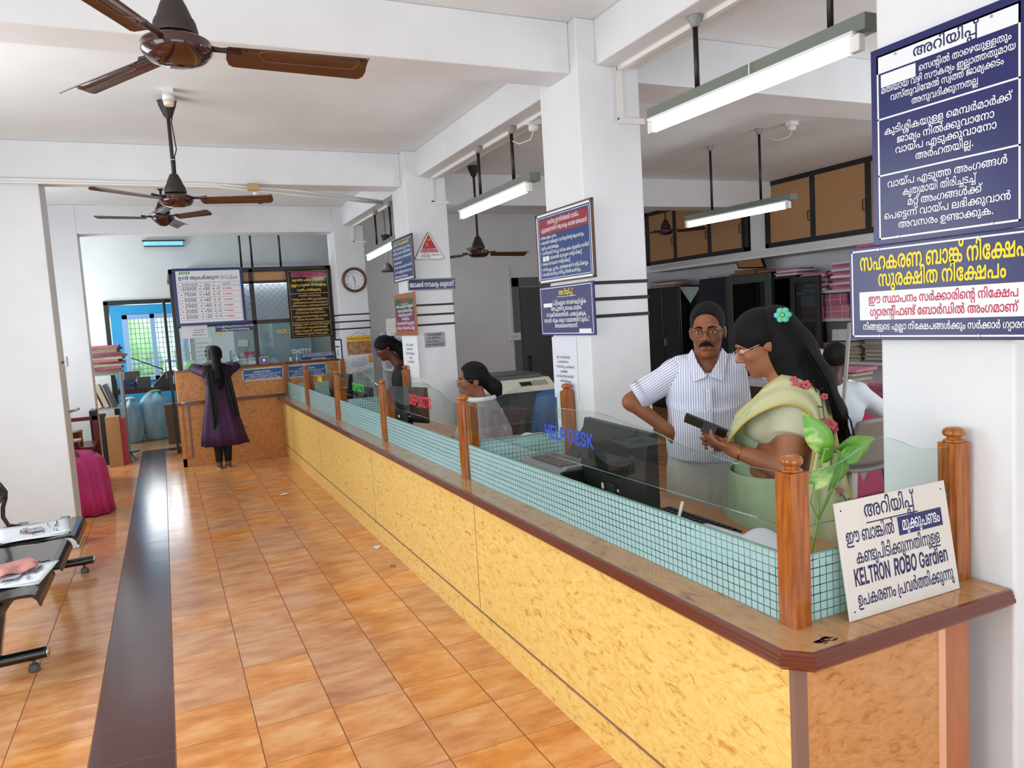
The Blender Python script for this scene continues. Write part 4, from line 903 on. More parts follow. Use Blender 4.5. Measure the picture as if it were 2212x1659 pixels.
def pane_cross(x0,x1,y,label,hi=True):
 t=thing('partition_glass',label,'glass pane',((x0+x1)/2,y,1.02),'clear cross panes between the desks')
 n=30
 poly=[(x1,1.016),(x0,1.016)]+[(x0+(x1-x0)*i/n,1.155+.06*math.exp(-((i/n-.5)/.22)**2))for i in range(n+1)]
 m=len(poly)
 b=MB();b.add([(p[0],y,p[1])for p in poly],[tuple(range(m))],0,False)
 b.build('pane',M_glass,t,fix=False)
 e=MB()
 for i in range(m):
  j=(i+1)%m
  if i in(m-1,1):continue
  e.add([(poly[i][0],y-.004,poly[i][1]),(poly[j][0],y-.004,poly[j][1]),(poly[j][0],y+.004,poly[j][1]),(poly[i][0],y+.004,poly[i][1])],[(0,1,2,3)],0,True)
 e.build('pane_edge',M_gedge,t,fix=False)
 f=thing('frosted_glass_panel',label.replace('clear','frosted grid')+', lower pane','glass pane',((x0+x1)/2,y,CT),'frosted cross panes between the desks')
 MB().add([(x0,y,CT),(x1,y,CT),(x1,y,.942),(x0,y,.942)],[(0,1,2,3)]).build('pane',M_frx,f,fix=False)
 MB().box(x0,x1,y-.004,y+.004,.939,.943).build('pane_edge',M_gedge,f)
pane_cross(1.455,2.015,1.42,'clear pane on the short counter end behind the leaning notice')
pane_cross(1.50,2.02,3.735,'clear cross pane behind the help desk monitor')
pane_cross(1.49,2.02,6.86,'clear cross pane between the two deposits desks')
pane_cross(1.485,2.02,9.6,'clear cross pane next to the cash cabin')
# ================================================================== NOTICE BOARDS
M_navy=mat('navy_board','#1b2160',0.28,noise=.06,nscale=2)
M_navy2=mat('deep_blue_board','#163a77',0.25)
M_violet=mat('violet_blue_board','#2d2c66',0.25)
M_wlet=mat('white_sign_paint','#e9eef2',0.4)
M_ylet=mat('yellow_sign_paint','#f2d816',0.4)
M_rlet=mat('crimson_sign_paint','#b8124a',0.4)
M_rband=mat('dark_red_sign_band','#8d2430',0.3)
M_dnavy=mat('navy_sign_paint','#151a55',0.4)
M_gold=mat('gold_sign_paint','#cda24a',0.35,metal=.2)
M_blk=mat('gloss_black_board','#0b0a0a',0.12)
M_paper=mat('paper','#e6e8ee',0.7,noise=.05,nscale=8)
M_screw=mat('screw_head','#b9b6ae',0.35,metal=.8)
class Board:
 """flat board hung on plane x = c (facing the hall) or y = c (facing the entrance); u runs to the viewer's right"""
 def __init__(s,name,label,cat,plane,c,u0,u1,v0,v1,m,th=.012,group=None,frame=None):
  s.plane,s.c=plane,c
  if plane=='x':
   s.U,s.N=Vector((0,-1,0)),Vector((-1,0,0))
   s.O=Vector((c,0,0))
   loc=(c,-(u0+u1)/2,v0)
  else:
   s.U,s.N=Vector((1,0,0)),Vector((0,-1,0))
   s.O=Vector((0,c,0))
   loc=((u0+u1)/2,c,v0)
  s.V=Vector((0,0,1))
  s.t=thing(name,label,cat,loc,group)
  b=MB();s._slab(b,u0,u1,v0,v1,-th,0)
  b.build('panel',m,s.t,bevel=.0015)
  if frame:
   b=MB();w,fm=frame
   for q in((u0-.004,u1+.004,v1-w,v1+.004),(u0-.004,u1+.004,v0-.004,v0+w),(u0-.004,u0+w,v0,v1),(u1-w,u1+.004,v0,v1)):
    s._slab(b,*q,-th,.004)
   b.build('frame',fm,s.t)
 def P(s,u,v,o=0):
  return s.O+s.U*u+s.V*v+s.N*o
 def _slab(s,b,u0,u1,v0,v1,a,o):
  vs=[s.P(u,v,k)for k in(a,o)for v in(v0,v1)for u in(u0,u1)]
  b.add(vs,[(0,2,3,1),(4,5,7,6),(0,1,5,4),(2,6,7,3),(0,4,6,2),(1,3,7,5)],None,False)
 def rects(s,name,m,L,o=.0006,**kw):
  b=MB()
  for q in L:
   s._slab(b,*q,0,o)
  return b.build(name,m,s.t,**kw)
 def each(s,name,m,L,o=.0006,**kw):
  for q in L:
   s.rects(name,m,[q],o,**kw)
 def border(s,name,m,u0,u1,v0,v1,w,o=.0006):
  return s.rects(name,m,[(u0,u1,v1-w,v1),(u0,u1,v0,v0+w),(u0,u0+w,v0,v1),(u1-w,u1,v0,v1)],o)
 def text(s,m,L,o=.0011,name='lettering',bold=8):
  """L: (string, u0, u1, baseline, em)"""
  b=MB()
  for q in L:
   st,u0,u1,v,em=q[:5]
   put_text(b,st,s.P(0,0,o),s.U,s.V,u0,v,em,width=None if u1 is None else u1-u0,bold=q[5]if len(q)>5 else bold)
  return b.build(name,m,s.t)
 def screws(s,L):
  for u,v in L:
   b=MB();b.cyl(s.P(u,v,0),s.P(u,v,.003),.004,n=10)
   b.build('screw',M_screw,s.t)
def Y(a,b):            # far and near y of a line on a hall-facing board -> u range
 return-a,-b
# --- tall navy notice on the first pillar
B=Board('notice_board','tall navy notice board with white header, three lettered panels, on the first pillar','notice board','x',2.076,-1.709,-1.232,1.755,2.352,M_navy)
B.rects('header_band',M_wlet,[(-1.687,-1.256,2.276,2.330)])
B.each('blank_patch',M_wlet,[(-1.672,-1.555,2.232,2.270)],.0012)
B.border('border_line',M_wlet,-1.687,-1.256,1.771,2.330,.0055)
B.rects('divider_line',M_wlet,[(-1.687,-1.256,2.136,2.141),(-1.687,-1.256,1.965,1.970)])
B.text(M_dnavy,[('അറിയിപ്പ്',*Y(1.563,1.368),2.289,.045)],bold=14)
B.text(M_wlet,[('സെന്റിൽ താഴെയുള്ളതും',*Y(1.545,1.278),2.243,.028),('മതിയായ വഴി സൗകര്യം ഇല്ലാത്തതുമായ',*Y(1.672,1.267),2.214,.028),
  ('വസ്തുവിന്മേൽ സ്വത്ത് ജാമ്യക്കടം',*Y(1.640,1.298),2.186,.028),('അനുവദിക്കുന്നതല്ല',*Y(1.569,1.367),2.156,.028),
  ('കുടിശ്ശികയുള്ള മെമ്പർമാർക്ക്',*Y(1.663,1.278),2.088,.031),('ജാമ്യം നിൽക്കുവാനോ',*Y(1.620,1.323),2.055,.031),
  ('വായ്പ എടുക്കുവാനോ',*Y(1.626,1.317),2.025,.031),('അർഹതയില്ല.',*Y(1.559,1.381),1.993,.031),
  ('വായ്പ എടുത്ത അംഗങ്ങൾ',*Y(1.655,1.289),1.928,.031),('കൃത്യമായി തിരിച്ചടച്ച്',*Y(1.603,1.375),1.896,.031),
  ('മറ്റ് അംഗങ്ങൾക്ക്',*Y(1.587,1.359),1.864,.031),('പെട്ടെന്ന് വായ്പ ലഭിക്കുവാൻ',*Y(1.668,1.280),1.832,.031),('അവസരം ഉണ്ടാക്കുക.',*Y(1.619,1.326),1.800,.031)],bold=9)
B.screws([(-1.62,2.318),(-1.33,2.318),(-1.62,1.774),(-1.33,1.774)])
# --- wide navy board below it, yellow head lines
B=Board('notice_board','wide navy board with yellow heading and crimson text, below the tall notice','notice board','x',2.062,-1.792,-1.172,1.458,1.752,M_navy)
B.border('border_line',M_wlet,-1.783,-1.181,1.467,1.744,.005)
B.rects('text_band',M_wlet,[(-1.754,-1.21,1.521,1.611)])
B.text(M_ylet,[('സഹകരണ ബാങ്ക് നിക്ഷേപം',-1.750,-1.205,1.680,.072),('സുരക്ഷിത നിക്ഷേപം',*Y(1.683,1.284),1.627,.066)],bold=20)
B.text(M_rlet,[('ഈ സ്ഥാപനം സർക്കാരിന്റെ നിക്ഷേപ',*Y(1.720,1.252),1.574,.038),('ഗ്യാരന്റിഫണ്ട് ബോർഡിൽ അംഗമാണ്',*Y(1.715,1.254),1.534,.038)],bold=14)
B.text(M_wlet,[('നിങ്ങളുടെ എല്ലാ നിക്ഷേപങ്ങൾക്കും സർക്കാർ ഗ്യാരന്റി',-1.742,-1.222,1.490,.030)],bold=14)
B.screws([(-1.68,1.741),(-1.36,1.741),(-1.68,1.470),(-1.36,1.470)])
# --- boards on the second pillar
M_frw=mat('thin_brown_frame','#5d4034',0.5)
B=Board('notice_board','blue board with dark red heading band and bulleted list on the second pillar','notice board','x',2.078,-4.05,-3.415,1.785,2.187,M_navy2,frame=(.004,M_frw))
B.border('border_line',M_wlet,-4.046,-3.419,1.789,2.183,.012);B.border('border_line',M_wlet,-4.022,-3.443,1.808,2.163,.003)
B.rects('header_band',M_rband,[(-4.012,-3.452,2.062,2.152)])
B.text(M_wlet,[('വസ്തു ഈടിൻമേൽ വായ്പ',*Y(3.909,3.544),2.119,.036),('എടുക്കുന്നതിന് ആവശ്യം വേണ്ട രേഖകൾ',*Y(3.990,3.464),2.080,.034),
  ('• അപേക്ഷാ ഫാറം.',*Y(4.008,3.802),2.039,.028),('• ബോണ്ട് വയ്ക്കുന്ന വസ്തുവിന്റെ ആധാരവും,',*Y(4.008,3.497),2.010,.028),('മുൻ പ്രമാണങ്ങളും.',*Y(3.997,3.779),1.979,.028),
  ('• വസ്തുവിന് നടപ്പു വർഷം കരം ഒടുക്കിയ രസീത്.',*Y(4.006,3.451),1.950,.028),('വർഷത്തെ ബാദ്ധ്യത സർട്ടിഫിക്കറ്റ്.',*Y(3.905,3.527),1.919,.028),
  ('• കൈവശാവകാശ സർട്ടിഫിക്കറ്റ്.',*Y(4.008,3.657),1.888,.028),('• സ്കെച്ചും, പ്ലാനും, ലൊക്കേഷൻ സർട്ടിഫിക്കറ്റും.',*Y(4.008,3.466),1.856,.028),('• റേഷൻ കാർഡും തിരിച്ചറിയൽ കാർഡും.',*Y(4.008,3.547),1.827,.028)],bold=4)
B.each('blank_patch',M_wlet,[(-3.985,-3.912,1.912,1.94)],.0012)
B.text(mat('ink','#16161c',.6),[('5',-3.958,None,1.917,.03)],.0018)
B=Board('notice_board','violet blue board with yellow underlined heading below the bulleted board','notice board','x',2.074,-4.048,-3.432,1.478,1.764,M_violet)
B.border('border_line',M_wlet,-4.038,-3.445,1.488,1.755,.004)
B.text(M_ylet,[('അറിയിപ്പ്',*Y(3.810,3.647),1.708,.042)],bold=10)
B.rects('underline',M_wlet,[(-3.835,-3.615,1.697,1.6995)])
B.text(M_wlet,[('/ചിട്ടികളുടെ തവണകുടിശ്ശിക',*Y(3.892,3.507),1.653,.034),('അടച്ചതിനു ശേഷം മാത്രം',*Y(3.912,3.558),1.621,.034),('നറുക്ക്/ലേലത്തിൽ പങ്കെടുക്കുക.',*Y(3.973,3.508),1.587,.034),
  ('തവണ തുക ലേല സമയത്തിന് മുൻപ്',*Y(4.003,3.485),1.554,.034),('അടയ്ക്കേണ്ടതാണ്.',*Y(3.874,3.606),1.523,.034)],bold=9)
B.each('blank_patch',M_wlet,[(-4.002,-3.896,1.643,1.666),(-3.595,-3.468,1.492,1.514)],.0012)
# --- boards on the third pillar
B=Board('notice_board','small blue board with yellow heading on the third pillar, above the locker sign','notice board','x',2.076,-7.09,-6.465,1.995,2.386,M_navy2,frame=(.006,M_frw))
B.border('border_line',M_wlet,-7.07,-6.485,2.015,2.366,.003)
B.rects('footer_band',M_wlet,[(-7.08,-6.475,1.998,2.012)])
B.text(M_ylet,[('വായ്പ അപേക്ഷകരോട്',*Y(7.038,6.549),2.325,.044)],bold=12)
B.text(M_wlet,[('വായ്പ അപേക്ഷയോടൊപ്പം കരം അടച്ച',*Y(7.062,6.523),2.284,.032),('രസീതും കൈവശ സർട്ടിഫിക്കറ്റും',*Y(7.060,6.520),2.246,.032),('വായ്പ എടുക്കുവാൻ പുതിയ അംഗങ്ങൾ',*Y(7.058,6.506),2.204,.032),
  ('നൽകേണ്ടതാണ്.',*Y(7.056,6.797),2.157,.032),('വായ്പ തുക ഒടുക്കിയ രസീത്',*Y(7.055,6.515),2.117,.032),('പ്രസിഡന്റിന്റെ അനുവാദം',*Y(7.067,6.515),2.071,.032),('ആവശ്യം ഉണ്ടാകും.',*Y(7.063,6.644),2.030,.032)],bold=8)
def vramp(name,cols,z0,z1,rough=.3):
 m,nt,N,L,b=nodes(name)
 tc=N.new('ShaderNodeTexCoord');sx=N.new('ShaderNodeSeparateXYZ');L.new(tc.outputs['Object'],sx.inputs[0])
 r=N.new('ShaderNodeValToRGB');e=r.color_ramp.elements
 e[0].position,e[0].color=0,lin(cols[0]);e[1].position,e[1].color=1,lin(cols[-1])
 for k,c in enumerate(cols[1:-1]):
  q=e.new((k+1)/(len(cols)-1));q.color=lin(c)
 L.new(mth(nt,'DIVIDE',mth(nt,'SUBTRACT',sx.outputs[2],z0),z1-z0),r.inputs[0])
 L.new(r.outputs[0],b.inputs['Base Color']);b.inputs['Roughness'].default_value=rough
 return m
B=Board('notice_board','narrow notice printed green to crimson on a wooden board, on the third pillar','notice board','x',2.074,-7.155,-6.497,1.487,1.879,mat('orange_wood_board','#a8672f',.4,noise=.25,nscale=10,nstretch=(2,2,8)))
B.rects('printed_sheet',vramp('print_green_to_crimson',('#b81248','#7a2458','#2f4038','#1f5c3a'),1.52,1.83),[(-7.11,-6.535,1.525,1.832)])
B.text(mat('red_sign_paint','#c8323c',.4),[('അറിയിപ്പ്',*Y(6.928,6.689),1.793,.04)],bold=12)
B.rects('underline',M_wlet,[(-6.93,-6.69,1.780,1.783)],.0012)
B.text(M_wlet,[('വായ്പ എടുക്കുന്ന ആളുകൾ',*Y(7.096,6.547),1.748,.04),('സ്വന്തം ഉത്തരവാദിത്വം',*Y(7.054,6.580),1.706,.04),('ജാമ്യക്കാരനും ഉണ്ടെന്ന്',*Y(7.024,6.601),1.668,.04),('ഓർമ്മിക്കുക',*Y(6.929,6.694),1.632,.038),
  ('ഒരു ലക്ഷത്തിൽ കൂടുതൽ',*Y(7.097,6.549),1.590,.04),('ജാമ്യം നൽകാൻ പാടില്ല',*Y(7.097,6.547),1.546,.04)],.0015,bold=10)
B=Board('notice_board','long low navy sign with one line of white lettering across the third pillar','sign','y',6.577,2.053,2.5,1.893,1.989,M_navy,frame=(.004,mat('grey_frame','#8b8a8c',.5)))
B.text(M_wlet,[('ലോക്കർ സൗകര്യം ലഭ്യമാണ്',2.063,2.486,1.920,.064)],bold=14)
# --- triangular surveillance sign
t=thing('surveillance_sign','red and white triangular video surveillance sign on the third pillar','sign',(2.272,6.58,2.165))
tri=[(2.272,2.408),(2.262,2.402),(2.133,2.178),(2.136,2.168),(2.2,2.164),(2.27,2.167),(2.34,2.163),(2.403,2.168),(2.409,2.178),(2.282,2.402)]
MB().prism(tri,'y',6.578,6.588).build('panel',mat('thin_red_edge','#7d2a2c',.4),t)
sc=lambda p,k,dz=0:(2.272+(p[0]-2.272)*k,2.245+(p[1]-2.245)*k+dz)
MB().prism([sc(p,.965)for p in tri],'y',6.5765,6.5785).build('border_line',M_wlet,t)
MB().prism([(2.272,2.392),(2.181,2.227),(2.363,2.227)],'y',6.5755,6.577).build('red_field',mat('surveillance_red','#b2263c',.35),t)
b=MB()
put_text(b,'You are Under',(0,6.575,0),(1,0,0),(0,0,1),2.272,2.25,.022,align='c')
put_text(b,'Video Surveillance System',(0,6.575,0),(1,0,0),(0,0,1),2.272,2.232,.019,width=.165,align='c')
b.build('lettering',M_wlet,t)
b=MB()
put_text(b,'VISION',(0,6.575,0),(1,0,0),(0,0,1),2.19,2.182,.03,width=.085)
put_text(b,'Digital System',(0,6.575,0),(1,0,0),(0,0,1),2.29,2.2,.018,width=.09)
b.tube([(2.2,6.5755,2.205),(2.235,6.5755,2.219),(2.275,6.5755,2.207)],.0015,5)
b.build('lettering',mat('dark_grey_print','#3a3a44',.5),t)
b=MB()
# orange camera and running figure drawn as plain blobs
b.prism([(2.255,2.335),(2.262,2.348),(2.30,2.356),(2.302,2.342),(2.285,2.332)],'y',6.5745,6.5758)
b.prism([(2.248,2.318),(2.256,2.318),(2.258,2.302),(2.27,2.298),(2.266,2.292),(2.258,2.294),(2.262,2.275),(2.256,2.276),(2.252,2.29),(2.24,2.276),(2.236,2.28),(2.246,2.298),(2.238,2.304),(2.24,2.309)],'y',6.5745,6.5758)
b.build('pictogram',mat('orange_print','#d98a2c',.4),t)
# --- sheets of paper taped to the pillars
def sheet(label,plane,c,u0,u1,v0,v1,lines=(),m=None,curl=0.0,group='papers taped to pillars',em=.018,name='paper_sheet',inkm=None):
 B=Board(name,label,'paper',plane,c,u0,u1,v0,v1,m or M_paper,th=.0015,group=group)
 if lines:
  B.text(inkm or mat('ink','#16161c',.6),[(s_,a,b_,v,em)for s_,a,b_,v in lines],.0006,'print',bold=2)
 return B
sheet('crumpled grey printed sheet low on the front of the third pillar','y',6.586,2.171,2.369,1.366,1.502,[('തവണ തുക അടയ്ക്കേണ്ട തീയതി',2.2,2.34,1.475,),('വായ്പ ചിട്ടി നിക്ഷേപം',2.19,2.33,1.445),('മാസം തോറും തവണ',2.19,2.30,1.415),('സർട്ടിഫിക്കറ്റും രസീതും',2.19,2.35,1.385)],mat('grey_crumpled_paper','#a9a6b4',.8,noise=.3,nscale=14,bump=.3,bscale=25),em=.022)
sheet('white notice with thin printed box on the side of the third pillar','x',2.087,-7.02,-6.55,1.10,1.476,[('വായ്പ എടുത്ത',-6.9,-6.67,1.39),('അംഗങ്ങൾ',-6.88,-6.7,1.35),('തവണ അടയ്ക്കുക',-6.92,-6.65,1.31),('പലിശ',-6.82,-6.74,1.27),('ഓഫീസിൽ',-6.88,-6.68,1.23)],mat('bright_paper','#f2f5fa',.7),em=.03)
sheet('white rumpled notice on the side of the second pillar above the inner post','x',2.087,-3.95,-3.66,1.11,1.469,[('ഈ ബാങ്കിന്റെ',-3.90,-3.74,1.345),('പ്രവർത്തനം',-3.89,-3.76,1.318),('സംബന്ധിച്ച പരാതികൾ',-3.91,-3.70,1.29),('ഉണ്ടെങ്കിൽ',-3.86,-3.78,1.262),('സെക്രട്ടറിയെ നേരിൽ',-3.91,-3.71,1.234),('അറിയിക്കുക',-3.87,-3.74,1.206)],mat('rumpled_paper','#dfe2ee',.75,bump=.5,bscale=14),em=.022)
# --- leaning cream notice on the counter end
t=thing('leaning_notice','cream notice board with navy lettering leaning on the glass at the counter end','notice board',(1.76,1.365,CT))
TH=math.atan2(.045,.30)
UP=Vector((0,math.sin(TH),math.cos(TH)))
O=Vector((0,1.362,CT+.001));NN=Vector((0,-math.cos(TH),math.sin(TH)))
def lp(u,v,o=0):return O+Vector((u,0,0))+UP*v+NN*o
def lslab(b,u0,u1,v0,v1,a,o):
 b.add([lp(u,v,k)for k in(a,o)for v in(v0,v1)for u in(u0,u1)],[(0,2,3,1),(4,5,7,6),(0,1,5,4),(2,6,7,3),(0,4,6,2),(1,3,7,5)],None,False)
b=MB();lslab(b,1.546,1.976,.0005,.307,-.005,0)
b.build('panel',mat('cream_acrylic_board','#dcd8d0',.25,noise=.07,nscale=6),t,bevel=.001)
def lt(m,L,name='lettering',bold=8,o=.0006,slant=0):
 b=MB()
 for s_,u0,u1,v,em in L:
  put_text(b,s_,lp(0,0,o),(1,0,0),UP,u0,v,em,width=u1-u0,bold=bold,slant=slant)
 return b.build(name,m,t)
dz=.76
lt(M_dnavy,[('അറിയിപ്പ്',1.648,1.842,.255,.058)],bold=8)
b=MB();lslab(b,1.652,1.852,.238,.2412,0,.0005);b.build('underline',M_dnavy,t)
b=MB();lslab(b,1.768,1.945,.186,.236,0,.0005);b.build('navy_label',M_navy,t)
lt(M_dnavy,[('ഈ ബാങ്കിൽ',1.570,1.752,.197,.052),('കണ്ടുപിടിക്കുന്നതിനുള്ള',1.597,1.925,.141,.050),('ഉപകരണം പ്രവർത്തിക്കുന്നു',1.582,1.958,.033,.050)],bold=9)
lt(M_wlet,[('മുക്കുപണ്ടം',1.782,1.935,.198,.048)],bold=8,o=.0011)
lt(M_dnavy,[('KELTRON',1.580,1.715,.086,.058)],bold=30)
lt(M_dnavy,[('ROBO',1.728,1.818,.086,.058)],bold=34,slant=.12)
lt(M_dnavy,[('Gardien',1.828,1.946,.086,.056)],bold=26)
for u,v in((1.566,.285),(1.956,.285),(1.566,.022),(1.956,.022)):
 b=MB();b.cyl(lp(u,v,0),lp(u,v,.0006),.0025,n=8);b.build('pin_hole',mat('ink','#16161c',.6),t)
# ================================================================== CEILING FANS AND TUBE LIGHTS
M_fan=mat('dark_brown_fan_paint','#4a2a1c',0.22,noise=.15,nscale=5,coat=.3)
M_fan2=mat('matt_brown_fan_plastic','#2e2420',0.6)
M_fancap=mat('glossy_maroon_fan_cover','#3a1610',0.08,coat=.5)
M_wire=mat('black_wire','#0c0c0c',0.5)
M_steel=mat('bright_steel','#c9c9c9',0.25,metal=1)
M_groove=mat('pale_groove_line','#7e6250',.35)
def fan(label,x,y,z,angs,zc,R=.60,Rm=.105,dome=False,group='ceiling fans of the hall',wires=True,simple=False):
 t=thing('ceiling_fan',label,'fan',(x,y,z),group)
 # motor
 b=MB()
 if dome:
  b.lathe([(.0001,-.075),(.03,-.07),(.07,-.045),(.1,-.01),(.105,.0),(.10,.018),(.06,.035),(.05,.07),(.0001,.072)],(x,y,z),32)
 else:
  b.lathe([(.0001,-.040),(.05,-.038),(.083,-.028),(.097,-.014),(Rm,-.003),(Rm,.006),(Rm-.004,.012),(Rm,.018),(Rm-.003,.026),(.085,.036),(.04,.042),(.0001,.042)],(x,y,z),40)
 b.build('motor_housing',M_fancap,t)
 # canopy cone over the motor
 b=MB()
 b.lathe([(.066,.048),(.068,.055),(.062,.085),(.060,.088),(.058,.094),(.055,.097),(.052,.103),(.040,.135),(.026,.165),(.018,.172),(.0125,.173)],(x,y,z),32,cap=False)
 b.build('lower_canopy',M_fan2,t)
 b=MB();b.cyl((x,y,z+.03),(x,y,zc-.03),.0115,n=12);b.build('down_rod',M_fan2,t)
 b=MB();b.lathe([(.012,-.14),(.028,-.12),(.045,-.075),(.0475,-.07),(.0475,-.064),(.052,-.06),(.054,-.04),(.057,-.034),(.06,-.03),(.052,-.03),(.012,-.05)],(x,y,zc),28,cap=False)
 b.build('upper_canopy',M_fan2,t)
 if wires:
  b=MB()
  L=zc-z
  b.tube([(x+.012,y,z+.16),(x+.03*.5,y+.006,z+.28),(x+.030,y+.01,z+L*.5),(x+.016,y,zc-.16),(x+.035,y,zc-.06),(x+.02,y,zc-.005)],.0035,6)
  b.build('wire',M_wire,t)
  b=MB();b.lathe([(.014,-.002),(.018,0),(.014,.002)],(x+.004,y,z+.26),12);b.build('cable_tie',M_white,t)
 for a in angs:
  a=math.radians(a)
  u=Vector((math.cos(a),math.sin(a),0));v=Vector((-math.sin(a),math.cos(a),0))
  tilt=math.radians(12)
  v2=v*math.cos(tilt)+Vector((0,0,-1))*math.sin(tilt)
  r0,w0,w1=.145,.056,.066
  def P(r,s_,h=0):
   return Vector((x,y,z+.012))+u*r+v2*s_+Vector((0,0,h))+Vector((0,0,-.35*(s_*s_)/w1))
  b=MB()
  # crowned section: mesh as strips along r
  ns=8
  rs=[r0,r0+.008,r0+.022]+[r0+.03+(R-r0-.06)*k/8 for k in range(9)]+[R-.02,R-.006,R]
  def half(r):
   w_=w0+(w1-w0)*(r-r0)/(R-r0)
   if r<r0+.022:w_-=.022-math.sqrt(max(.022**2-(r0+.022-r)**2,0))
   if r>R-.03:w_-=(.03-math.sqrt(max(.03**2-(r-R+.03)**2,0)))*.8
   return w_
  top=[[P(r,half(r)*(2*k/ns-1),.0012)for k in range(ns+1)]for r in rs]
  bot=[[P(r,half(r)*(2*k/ns-1),-.0012)for k in range(ns+1)]for r in rs]
  m_=len(rs)
  vs=[p for row in top for p in row]+[p for row in bot for p in row]
  fs=[]
  W=ns+1;O_=m_*W
  for i in range(m_-1):
   for k in range(ns):
    fs.append((i*W+k,i*W+k+1,(i+1)*W+k+1,(i+1)*W+k))
    fs.append((O_+i*W+k,O_+(i+1)*W+k,O_+(i+1)*W+k+1,O_+i*W+k+1))
   for k in(0,ns):
    fs.append((i*W+k,(i+1)*W+k,O_+(i+1)*W+k,O_+i*W+k))
  for i in(0,m_-1):
   for k in range(ns):
    fs.append((i*W+k,O_+i*W+k,O_+i*W+k+1,i*W+k+1))
  b.add(vs,fs,0,True)
  bl=b.build('blade',M_fan,t,sharp=50)
  # blade iron and pressed groove, screws
  b=MB()
  b.tube([Vector((x,y,z+.016))+u*.095,Vector((x,y,z+.014))+u*.13,P(.19,0,.004)],[.010,.008,.012],8)
  b.build('blade_bracket',M_fan2,t)
  if not simple:
   ring=[]
   for k in range(9):
    q=math.pi/2+math.pi*k/8
    ring.append(P(.275+.03*math.cos(q),.030*math.sin(q),-.0022))
   for k in range(9):
    q=-math.pi/2+math.pi*k/8
    ring.append(P(R-.06+.03*math.cos(q),.034*math.sin(q),-.0022))
   b=MB();b.tube(ring,.0014,5,closed=True)
   b.build('pressed_groove',M_groove,bl)
   for rr_,ss in((.165,0),(.205,.012),(.205,-.012)):
    b=MB();b.sphere(P(rr_,ss,-.002),.0035,8,6);b.build('rivet',M_fan2,bl)
 return t
fan('large dark brown ceiling fan nearest the entrance, its hub lowest in view',.125,2.62,2.485,(-1,123,242),CZ)
fan('dark brown ceiling fan in mid hall on a long rod with looped wire',.166,5.38,2.475,(-17,103,223),CZ)
fan('dark three bladed ceiling fan with domed hub, farthest of the hall fans',.115,8.0,2.735,(190,310,70),CZ,R=.58,dome=True,wires=False)
# junction boxes of the fans
for x,y,z,lb in((.172,5.22,CZ,'white ceiling rose with open wires above the middle hall fan'),):
 t=thing('ceiling_rose',lb,'ceiling rose',(x,y,z))
 b=MB();b.box(x-.03,x+.03,y-.03,y+.03,z-.03,z);b.cyl((x,y,z-.07),(x,y,z-.03),.035,n=20);b.build('box',M_white,t)
 b=MB();b.cyl((x,y,z-.10),(x,y,z-.07),.028,.033,n=20);b.build('cap',mat('cream_plastic','#e6dccb',.4),t)
# office fans
fan('black ceiling fan hanging in the office behind the third pillar',2.93,7.0,2.245,(2,122,242),CZ,R=.56,wires=False,simple=True,group='ceiling fans of the office')
fan('dark fan hanging far back in the office, partly behind the second pillar',6.33,8.5,2.62,(60,180,300),CZ,R=.55,wires=False,simple=True,group='ceiling fans of the office')
# bare fan rod with cone (no blades) between the third and fourth pillars
t=thing('fan_rod','fan rod with dark cones but no blades hanging past the third pillar','fan part',(2.40,8.5,2.2))
b=MB();b.cyl((2.42,8.5,2.28),(2.42,8.5,CZ),.009,n=10);b.build('rod',mat('grey_rod','#77777a',.5),t)
b=MB();b.lathe([(.075,0),(.07,.02),(.045,.07),(.015,.1),(.009,.1)],(2.42,8.5,2.2),24);b.lathe([(.02,-.10),(.05,-.02),(.052,0),(.009,0)],(2.42,8.5,2.62),24);b.build('cone',M_fan2,t)
M_tube=mat('lit_tube','#ffffff',.4,emit='#f4f8ff',estr=16.0)
M_batten=mat('grey_green_batten_metal','#707a70',.45)
M_refl=mat('white_batten_face','#e3e6e6',.35)
def tubelight(label,x,y0,y1,z0,z1,rods,zr,side=-1,strip=True):
 """batten from y0 (far, height z0) to y1 (near)"""
 t=thing('tube_light',label,'light',(x,(y0+y1)/2,(z0+z1)/2),'hanging tube lights')
 A,B_=Vector((x,y0,z0)),Vector((x,y1,z1))
 def bar(x0,x1,dz0,dz1,sh0=0,sh1=0):
  d=(B_-A).normalized()
  a,c=A+d*sh0,B_-d*sh1
  b=MB()
  b.add([(p.x+xx,p.y,p.z+zz)for p in(a,c)for zz in(dz0,dz1)for xx in(x0,x1)],[(0,2,3,1),(4,5,7,6),(0,1,5,4),(2,6,7,3),(0,4,6,2),(1,3,7,5)],0,False)
  return b
 bar(-.04,.04,.02,.075).build('batten',M_batten,t,bevel=.002)
 bar(-.055,-.012,.012,.024,.02,.04).build('reflector',M_refl,t)
 bar(-.036,-.020,-.022,.012,.03,.05).build('tube_backing',M_refl,t)
 d=(B_-A).normalized()
 b=MB();b.cyl(A+d*.05+Vector((-.028,0,-.028)),B_-d*.07+Vector((-.028,0,-.028)),.0165,n=14);b.build('tube',M_tube,t)
 b=MB()
 for p in(A+d*.025,B_-d*.045):
  b=MB();b.box(p.x-.042,p.x-.012,p.y-.022,p.y+.022,p.z-.045,p.z+.012);b.build('lamp_holder',M_white,t,bevel=.003)
 for ry,zt in rods:
  k=(ry-y0)/(y1-y0)
  zb=z0+(z1-z0)*k+.07
  b=MB();b.cyl((x+.0,ry,zb),(x,ry,zt-.03),.012,n=12);b.build('suspension_rod',mat('black_rod_paint','#161412',.4),t)
  b=MB();b.lathe([(.014,-.05),(.020,-.045),(.024,-.03),(.034,-.008),(.036,0),(.014,0)],(x,ry,zt),20);b.build('rod_cup',mat('grey_cup_plastic','#8d8f8e',.4),t)
